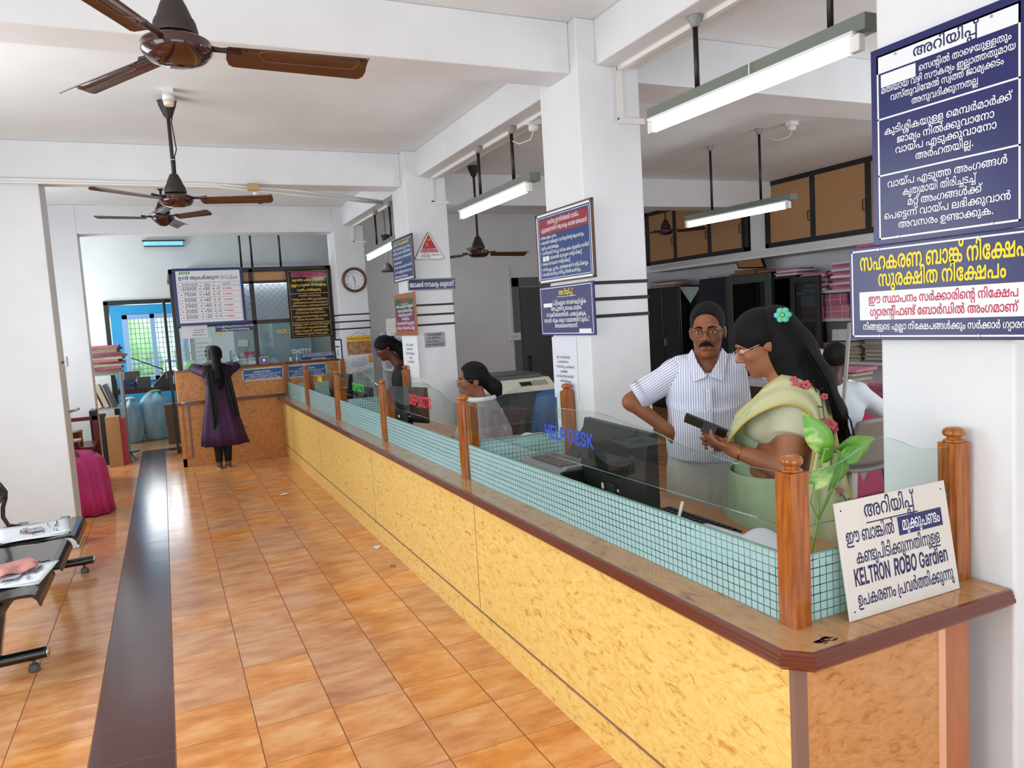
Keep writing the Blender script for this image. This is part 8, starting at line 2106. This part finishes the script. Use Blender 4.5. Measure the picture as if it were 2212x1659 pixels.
grow('blouse',[ell((.08,.0,1.14),(.135,.17,.155),.05),cap((.125,-.08,1.22),(.09,-.128,1.085),.074,.070,.04,flat=1),cap((.10,.10,1.20),(.05,.13,1.08),.066,.062,.04,flat=1),ell((-.01,-.045,1.115),(.075,.08,.075),.03),ell((-.01,.06,1.115),(.075,.08,.075),.03),ell((.085,0,1.325),(.075,.085,.06),.01,op='cut')],M_blouse,lady,.006)
grow('sari_wrap',[ell((.02,.03,.96),(.150,.150,.10),.05),ell((-.03,.04,1.07),(.105,.10,.09),.05),ell((.02,0,.87),(.172,.195,.07),.05)],M_sari,lady,.007)
sr=[(.93,.025,0,.172,.195),(.90,.03,0,.178,.20),(.84,.04,0,.195,.225),(.7,.04,0,.205,.235),(.45,.03,0,.20,.225),(.2,.02,0,.205,.225),(.03,.01,0,.215,.23)]
skirt_mesh('sari',lady,sr,M_sari,6,.016,90,3)
# pallu: sheet over the near shoulder, front end at the bust, long end down the back
def pallu(u,v):
 # v runs along the cloth from the far hip across the bust, over the shoulder, down the back; u across its width
 key=[((-.06,.12,.98),(-.10,.06,1.10)),((-.15,-.01,1.02),(-.115,-.05,1.155)),((-.145,-.115,1.06),(-.045,-.10,1.225)),((-.06,-.178,1.16),(.03,-.085,1.292)),((.07,-.19,1.215),(.10,-.075,1.318)),((.16,-.185,1.165),(.19,-.085,1.272)),((.165,-.205,1.04),(.235,-.115,1.16)),((.13,-.245,.88),(.26,-.16,1.0)),((.125,-.27,.68),(.30,-.20,.80)),((.15,-.285,.46),(.34,-.22,.54))]
 q=v*(len(key)-1);i=min(int(q),len(key)-2);t=q-i
 def cr_(j):
  g=[Vector(key[min(max(i+o,0),len(key)-1)][j])for o in(-1,0,1,2)]
  return .5*((2*g[1])+(g[2]-g[0])*t+(2*g[0]-5*g[1]+4*g[2]-g[3])*t*t+(3*g[1]-g[0]-3*g[2]+g[3])*t**3)
 a,b_=cr_(0),cr_(1)
 p=a+(b_-a)*u
 bulge=math.sin(math.pi*u)*(.022 if v<.3 else .012)
 return tuple(p+Vector((-.2,-1,.35)).normalized()*bulge+Vector((0,-.006*math.sin(u*14+v*6),0)))
b=MB();b.grid(pallu,24,90);pl_=b.build('pallu',M_pallu,solid=.003);pl_.parent=lady
for uu in(.0,1.0):
 b=MB();b.tube([Vector(pallu(uu,k/60))+Vector((0,-.002,0))for k in range(61)],.0042,6);b.build('gold_border',mat('gold_border_cloth','#c9ab4e',.5)).parent=pl_
M_rose=mat('rose_embroidery','#c25a62',.8);M_vine=mat('brown_green_embroidery','#5a5238',.8)
rr=random.Random(6)
vine=[Vector(pallu(.80-.12*math.sin(k*.5),.44+.5*k/40))+Vector((0,-.006,.002))for k in range(41)]
b=MB();b.tube(vine,.0022,5)
for k in range(2,40,2):
 c_=vine[k];a=rr.uniform(0,6)
 b.tube([c_,c_+Vector((.016*math.cos(a),-.003,.016*math.sin(a))),c_+Vector((.026*math.cos(a+.4),-.003,.026*math.sin(a+.4)))],[.0015,.0035,.0012],5)
b.build('embroidered_vine',M_vine).parent=pl_
b=MB()
for k in(1,3,5,8,12,17,19,21,24,28,31,34,38):
 R_=rr.uniform(.009,.017);c_=vine[k]+Vector((rr.uniform(-.012,.012),-.004,rr.uniform(-.012,.012)))
 for j in range(5):
  a=j*1.2566+k;b.sphere(c_+Vector((R_*.7*math.cos(a),0,R_*.7*math.sin(a))),R_*.55,8,6,scale=(1,.3,1))
b.build('embroidered_rose',M_rose).parent=pl_
# phone in a dark flip case held in her hands
ph=bpy.data.objects.new('phone',None);COL.objects.link(ph);tag(ph,'dark phone in a flip case held by the lady in the sari','phone')
b=MB();b.box(-.088,.088,-.052,.052,-.005,.005);o=b.build('case',mat('dark_green_black_case','#1c2220',.45),bevel=.004);o.parent=ph
b=MB();b.box(-.080,.080,-.044,.044,.0051,.0058);o=b.build('screen',mat('dark_screen','#101316',.08));o.parent=ph
b=MB();b.box(-.01,.045,-.05,-.046,-.045,-.004);o=b.build('cover_flap',MATS['dark_green_black_case']);o.parent=ph
ph.matrix_world=lady.matrix_basis@Matrix.Translation((-.232,-.075,1.118))@Matrix.Rotation(math.radians(24),4,'Y')@Matrix.Rotation(math.radians(-28),4,'X')
# ---- person in the purple dress at the cash desk, seen from behind
pur=person('person in purple dress with black shawl, seen from behind, leaning on the cash desk',.53,9.62,0)
sk3=skinm('deep_brown_skin','#6b3f2b','#5a3323')
Ph=HM(.03,.10,1.345,180,10)
body=moved(HEAD,Ph,.95)+[cap((.03,.09,1.27),(.03,.05,1.17),.045,.052,.03),ell((.03,.04,1.04),(.135,.095,.17),.05),ell((.03,.02,.80),(.13,.10,.14),.06)]
for sx in(-1,1):
 e=(.03+sx*.23,.22,1.20)
 body+=[cap((.03+sx*.13,.06,1.15),e,.042,.038,.03),cap(e,(.03+sx*.05,.44,1.222),.035,.024,.02),cap((.03+sx*.06,.02,.75),(.02+sx*.055,.0,.42),.075,.055,.04),cap((.02+sx*.055,0,.42),(.01+sx*.05,-.01,.07),.05,.032,.03),cap((.01+sx*.05,-.03,.035),(.01+sx*.055,.14,.03),.03,.026,.02)]
 body+=hand((.03+sx*.05,.44,1.225),(-sx*.9,.2,-.05),(0,0,-1),sx,.2,.9)
grow('body',body,sk3,pur,.007)
grow('hair',moved([ell((0,.014,.034),(.086,.106,.10),.015),ell((0,-.09,-.05),(.08,.07,.09),.01,op='cut')],Ph,.95)+[cap((.03,.02,1.31),(.03,-.06,1.24),.055,.05,.03),cap((.03,-.06,1.24),(.035,-.09,1.10),.05,.055,.03),cap((.035,-.09,1.10),(.04,-.085,.98),.052,.03,.03)],M_hair,pur,.007)
M_purp=mat('dark_purple_cloth','#3a1542',.7,noise=.2,nscale=5,bump=.3,bscale=14)
dr=[cap((-.09,.05,1.16),(.15,.05,1.16),.055,.055,.04),ell((.03,.04,1.05),(.150,.110,.16),.05)]
for sx in(-1,1):dr+=[cap((.03+sx*.13,.06,1.15),(.03+sx*.235,.215,1.20),.056,.050,.03),cap((.03+sx*.23,.22,1.20),(.03+sx*.17,.31,1.21),.048,.042,.02,flat=1)]
grow('dress_top',dr,M_purp,pur,.007)
skirt_mesh('dress',pur,[(1.05,.03,.04,.145,.105),(.92,.03,.03,.14,.108),(.78,.03,.02,.165,.125),(.6,.035,.01,.20,.145),(.42,.04,0,.235,.165),(.285,.05,0,.262,.18)],M_purp,8,.016,80,5)
M_blkc=mat('black_shawl_cloth','#0f0f14',.85,noise=.2,nscale=8,bump=.3,bscale=20)
for sx,z1,x1 in((-1,.50,-.08),(1,.63,.17)):
 b=MB();b.grid(lambda u,v:(.03+sx*(.055+.075*u)*(1-v)+(x1-.0+sx*.035*(u-.5)*1.6)*v,-.088-.06*math.sin(v*2.2)-.008*math.sin(u*11),1.19+(z1-1.19)*v-.03*u*(1-v)),12,24)
 b.build('shawl_end',M_blkc,solid=.006).parent=pur
grow('shawl',[cap((-.10,.06,1.185),(.03,.105,1.225),.05,.05,.03),cap((.16,.06,1.185),(.03,.105,1.225),.05,.05,.03),cap((-.08,-.03,1.17),(-.03,-.055,1.12),.05,.04,.03),cap((.14,-.03,1.17),(.09,-.055,1.12),.05,.04,.03)],M_blkc,pur,.007)
M_legg=mat('black_leggings','#0c0c10',.8)
for sx in(-1,1):
 b=MB();b.tube([(.025+sx*.058,.01,.50),(.02+sx*.054,.0,.40),(.014+sx*.05,-.005,.2),(.01+sx*.05,-.01,.085)],[.066,.06,.048,.04],18);b.build('legging',M_legg).parent=pur
 b=MB();b.prism([(.01+sx*.05+.038*math.cos(t)*(1 if math.sin(t)>0 else .9),.055+.125*math.sin(t))for t in[2*math.pi*k/20 for k in range(20)]],'z',.001,.018);b.tube([(.01+sx*.05-.036,.08,.018),(.01+sx*.05,.09,.068),(.01+sx*.05+.036,.08,.018)],.009,8);b.build('sandal',mat('silver_grey_sandal','#a8a29c',.5)).parent=pur
# ---- seated woman with white lace shawl
sw=person('person with spectacles and white lace shawl seated at the deposits desk',2.0,4.62,-23.5)
sk4=skinm('tan_brown_skin','#8d5a41','#7a4a35')
Sh=HM(-.155,0,1.195,-80,3)
body=moved(HEAD,Sh,.95)+[cap((-.13,0,1.13),(-.11,.0,1.03),.042,.05,.03),ell((-.09,0,.86),(.10,.145,.18),.05),ell((-.06,0,.58),(.15,.16,.12),.05),cap((-.07,-.12,.96),(-.12,-.22,.76),.045,.04,.03),cap((-.12,-.22,.76),(-.36,-.16,.775),.036,.024,.02),cap((-.07,.12,.96),(-.13,.2,.77),.045,.04,.03),cap((-.13,.2,.77),(-.40,.12,.775),.036,.024,.02),
  cap((-.05,-.09,.53),(-.45,-.1,.50),.08,.06,.04),cap((-.05,.09,.53),(-.45,.1,.50),.08,.06,.04),cap((-.45,-.1,.5),(-.42,-.1,.06),.055,.035,.03),cap((-.45,.1,.5),(-.42,.1,.06),.055,.035,.03),cap((-.42,-.1,.035),(-.55,-.1,.03),.033,.028,.02),cap((-.42,.1,.035),(-.55,.1,.03),.033,.028,.02)]
body+=hand((-.36,-.16,.775),(-1,.1,0),(0,0,-1),-1,.25,.9)+hand((-.40,.12,.775),(-1,-.1,0),(0,0,-1),1,.25,.9)
grow('body',body,sk4,sw,.006)
face(sw,Sh,.95,sk4,mat('brown_lips','#6b3a30',.5),.003,False,mat('gold_spectacle_rim','#b58a5a',.3,metal=.6))
skull_hair(sw,Sh,.95,[ell((0,-.10,-.045),(.085,.085,.10),.008,op='cut'),ell((0,-.01,-.125),(.14,.10,.075),.01,op='cut'),ell((0,-.085,.045),(.05,.04,.045),.012,op='cut')],[cap((0,.10,-.02),(0,.15,-.07),.05,.05,.03),cap((0,.15,-.07),(0,.165,-.12),.05,.035,.03)],t=.013)
b=MB();q=Sh@Vector((-.072,.012,-.045));b.cyl(q,q-Vector((0,0,.045)),.0022,n=6);b.tube([q+Vector((.008*math.cos(t),0,.008*math.sin(t)))for t in[k*.6283 for k in range(10)]],.0014,5,closed=True);b.build('earring',M_goldm).parent=sw
M_mag=mat('magenta_kurta','#8d3058',.8,noise=.2,nscale=6)
grow('kurta',[ell((-.09,0,.87),(.118,.165,.17),.05),ell((-.06,0,.60),(.17,.18,.13),.06),cap((-.07,-.12,.96),(-.13,-.22,.765),.060,.052,.03),cap((-.07,.12,.96),(-.13,.2,.77),.060,.052,.03),cap((-.05,-.09,.54),(-.44,-.1,.51),.095,.08,.05),cap((-.05,.09,.54),(-.44,.1,.51),.095,.08,.05)],M_mag,sw,.008)
M_lace=mat('white_lace','#d8dade',.8,bump=.6,bscale=50)
def lace_net():
 m,nt,N,L,b=nodes('sheer_lace_net')
 tr=N.new('ShaderNodeBsdfTransparent');mx=N.new('ShaderNodeMixShader');mx.inputs[0].default_value=.42
 b.inputs['Base Color'].default_value=lin('#cfd4d6');b.inputs['Roughness'].default_value=.9
 L.new(tr.outputs[0],mx.inputs[1]);L.new(b.outputs[0],mx.inputs[2]);L.new(mx.outputs[0],N['Material Output'].inputs[0]);return m
def shawl(u,v):
 a=2*math.pi*u
 R=.10+.11*min(1,v*1.6)+.03*v
 return(-.105+R*.85*math.cos(a),R*1.25*math.sin(a),1.075-.40*v**1.15-.02*math.sin(u*30)*v)
b=MB();b.grid(shawl,50,18);sn=b.build('lace_shawl',lace_net());sn.parent=sw
b=MB();b.tube([shawl(k/40,0.01)for k in range(41)],.017,8);b.tube([shawl(k/60,1)for k in range(61)],.007,6);b.build('lace_edge',M_lace).parent=sn
b=MB();rr=random.Random(8)
for k in range(26):
 u,v=rr.uniform(.05,.95),rr.uniform(.12,.92);c_=Vector(shawl(u,v));o_=Vector((c_.x+.105,c_.y,0)).normalized()*.004;t_=Vector((-o_.y,o_.x,0)).normalized()
 for j in range(4):
  a=j*math.pi/2+k;pc=c_+o_+(t_*math.cos(a)+Vector((0,0,1))*math.sin(a))*.012
  b.tube([pc+(t_*math.cos(q)+Vector((0,0,1))*math.sin(q))*.009 for q in[i*1.0472 for i in range(6)]],.0014,4,closed=True)
 b.tube([c_+o_,Vector(shawl(u,min(1,v+.12)))+o_],.0013,4)
b.build('lace_flowers',M_lace).parent=sn
# ---- dark dressed woman bending over her desk
dk=person('person in dark lace dress with long black hair bending over the loans desk',2.13,7.30,-15)
Dh=HM(-.14,.0,1.37,-76,26)
body=moved(HEAD,Dh,.95)+[cap((-.10,0,1.32),(-.03,.0,1.22),.042,.05,.03),ell((.04,0,1.02),(.12,.15,.20),.05),ell((.05,0,.74),(.15,.17,.14),.06),cap((.0,-.13,1.15),(-.02,-.19,.93),.045,.04,.03),cap((-.02,-.19,.93),(-.24,-.12,.83),.036,.024,.02),cap((.0,.13,1.15),(-.02,.17,.93),.045,.04,.03),cap((-.02,.17,.93),(-.24,.10,.83),.036,.024,.02),cap((.05,-.07,.7),(.06,-.07,.05),.08,.04,.04),cap((.05,.07,.7),(.06,.07,.05),.08,.04,.04),cap((.06,-.07,.035),(-.1,-.07,.03),.033,.028,.02),cap((.06,.07,.035),(-.1,.07,.03),.033,.028,.02)]
body+=hand((-.24,-.12,.83),(-.9,.1,-.35),(0,0,-1),-1,.4,.9)+hand((-.24,.10,.83),(-.9,-.1,-.35),(0,0,-1),1,.4,.9)
grow('body',body,sk3,dk,.007)
face(dk,Dh,.95,sk3,mat('brown_lips','#6b3a30',.5),.003,True)
skull_hair(dk,Dh,.95,hx,[cap((0,.09,.0),(0,.13,-.10),.07,.07,.03),cap((0,.13,-.10),(0,.13,-.22),.07,.06,.03)],t=.014,res=.006)
M_dark=mat('black_lace_dress','#141016',.8,color2='#2a2026',nscale=30)
grow('dress',[ell((.04,0,1.03),(.135,.165,.19),.05),ell((.05,0,.74),(.17,.19,.15),.06),cap((.05,0,.7),(.06,0,.1),.19,.2,.05,flat=1),cap((.0,-.13,1.15),(-.03,-.19,.93),.058,.05,.03),cap((-.02,-.19,.93),(-.12,-.16,.885),.048,.04,.02,flat=1),cap((.0,.13,1.15),(-.03,.17,.93),.058,.05,.03)],M_dark,dk,.008)
# ---- man in the white shirt seated at the crimson table, seen from behind
wm=person('person in plain white shirt seated at the crimson table, seen from behind, holding a phone',4.2,3.8,-47)
Wh=HM(.02,.02,1.165,160,8)
body=moved(HEAD,Wh)+[cap((.01,0,1.09),(0,-.02,1.0),.052,.06,.03),ell((0,-.02,.82),(.17,.115,.20),.05),ell((0,-.02,.58),(.16,.13,.12),.06),cap((.16,.0,.93),(.30,.16,.80),.05,.044,.03),cap((.30,.16,.80),(.14,.40,.82),.04,.028,.02),cap((-.16,.0,.93),(-.22,.18,.80),.05,.044,.03),cap((-.22,.18,.80),(-.05,.40,.82),.04,.028,.02),cap((-.08,0,.52),(-.09,.42,.5),.085,.07,.04),cap((.08,0,.52),(.09,.42,.5),.085,.07,.04),cap((-.09,.42,.5),(-.09,.40,.06),.06,.04,.03),cap((.09,.42,.5),(.09,.40,.06),.06,.04,.03),cap((-.09,.38,.035),(-.09,.55,.03),.035,.03,.02),cap((.09,.38,.035),(.09,.55,.03),.035,.03,.02)]
body+=hand((.14,.40,.82),(-.1,.6,.6),(-.6,-.3,.4),1,.6)+hand((-.05,.40,.82),(.5,.8,0),(0,0,-1),-1,.4)
sk5=skinm('dark_brown_skin','#4f3024','#40261c')
grow('body',body,sk5,wm,.007)
grow('hair',moved([ell((0,.016,.034),(.082,.102,.094),.015),ell((0,-.10,-.05),(.095,.10,.105),.008,op='cut'),ell((0,.02,-.115),(.14,.14,.075),.01,op='cut')],Wh),M_hair,wm,.006)
M_ws=mat('plain_white_shirt','#c6cdd6',.8,noise=.06,nscale=6,bump=.6,bscale=10)
grow('shirt',[ell((0,-.02,.83),(.19,.135,.19),.05),cap((-.14,-.01,.95),(.14,-.01,.95),.065,.065,.05),ell((0,-.02,.60),(.18,.15,.15),.06),cap((.16,.0,.93),(.30,.155,.80),.068,.064,.04),cap((.30,.16,.80),(.20,.31,.815),.062,.056,.03,flat=1),cap((-.16,.0,.93),(-.22,.18,.80),.068,.06,.04),cap((-.22,.18,.80),(-.13,.30,.81),.06,.054,.03,flat=1),cap((0,.0,1.0),(.01,.01,1.05),.072,.066,.02,flat=1)],M_ws,wm,.008)
grow('trousers',[cap((-.08,0,.53),(-.09,.42,.51),.10,.085,.05),cap((.08,0,.53),(.09,.42,.51),.10,.085,.05),cap((-.09,.42,.5),(-.09,.40,.10),.075,.06,.04,flat=1),cap((.09,.42,.5),(.09,.40,.10),.075,.06,.04,flat=1),ell((0,-.02,.54),(.17,.14,.10),.05)],mat('pale_trousers','#b9b2ac',.8),wm,.009)
ph=bpy.data.objects.new('phone',None);COL.objects.link(ph);tag(ph,'pale phone in the raised hand of the man in plain white','phone')
b=MB();b.box(-.04,.04,-.005,.005,-.075,.075);o=b.build('case',M_wire,bevel=.004);o.parent=ph
b=MB();b.box(-.036,.036,-.0062,-.005,-.07,.07);o=b.build('screen',mat('lit_phone_screen','#c9d2da',.2,emit='#aebac4',estr=.5));o.parent=ph
ph.matrix_world=wm.matrix_basis@Matrix.Translation((.12,.475,.91))@Matrix.Rotation(math.radians(-25),4,'X')@Matrix.Rotation(math.radians(20),4,'Y')
# ---- person in red behind the first pillar, person in the pink sari behind the left pillar
pk=person('person in bright pink sari sitting behind the left pillar, only skirt and foot showing',-.95,8.05,0)
Kh=HM(-.12,.02,1.16,20,0)
body=moved(HEAD,Kh,.95)+[cap((-.12,0,1.08),(-.12,0,.98),.042,.05,.03),ell((-.12,0,.80),(.12,.10,.19),.05),ell((-.08,0,.52),(.15,.15,.12),.06),cap((-.24,0,.92),(-.27,-.10,.68),.044,.04,.03),cap((-.27,-.1,.68),(-.05,-.13,.6),.036,.024,.02),cap((.0,0,.92),(.05,-.06,.68),.044,.04,.03),cap((.05,-.06,.68),(.12,-.1,.58),.036,.024,.02),cap((-.04,-.06,.5),(.20,-.08,.48),.08,.065,.04),cap((-.04,.08,.5),(.20,.10,.48),.08,.065,.04),cap((.2,-.08,.48),(.24,-.08,.06),.055,.035,.03),cap((.2,.1,.48),(.26,.12,.06),.055,.035,.03),cap((.24,-.08,.035),(.30,-.16,.03),.033,.026,.02),cap((.27,.12,.035),(.37,.10,.03),.033,.026,.02)]
body+=hand((.12,-.1,.58),(.8,0,-.4),(0,0,-1),-1,.3,.9)+hand((-.05,-.13,.6),(.9,0,-.1),(0,0,-1),1,.3,.9)
grow('body',body,sk3,pk,.009)
grow('hair',moved([ell((0,.014,.034),(.084,.104,.098),.015),ell((0,-.10,-.05),(.085,.085,.10),.008,op='cut'),cap((0,.1,0),(0,.12,-.08),.05,.05,.02)],Kh,.95),M_hair,pk,.009)
M_pinks=mat('bright_pink_sari','#c9327f',.6,noise=.18,nscale=4,bump=.4,bscale=9)
grow('sari_drape',[ell((-.12,0,.82),(.14,.12,.18),.05),ell((-.08,0,.54),(.17,.17,.13),.06),cap((-.04,-.05,.52),(.20,-.06,.50),.10,.09,.06),cap((-.04,.08,.52),(.20,.09,.50),.10,.09,.06)],M_pinks,pk,.009)
skirt_mesh('sari_skirt',pk,[(.56,.12,.01,.17,.17),(.50,.17,.01,.18,.19),(.38,.20,0,.165,.20),(.2,.215,-.01,.16,.20),(.012,.225,-.03,.165,.20)],M_pinks,9,.016,90,7)
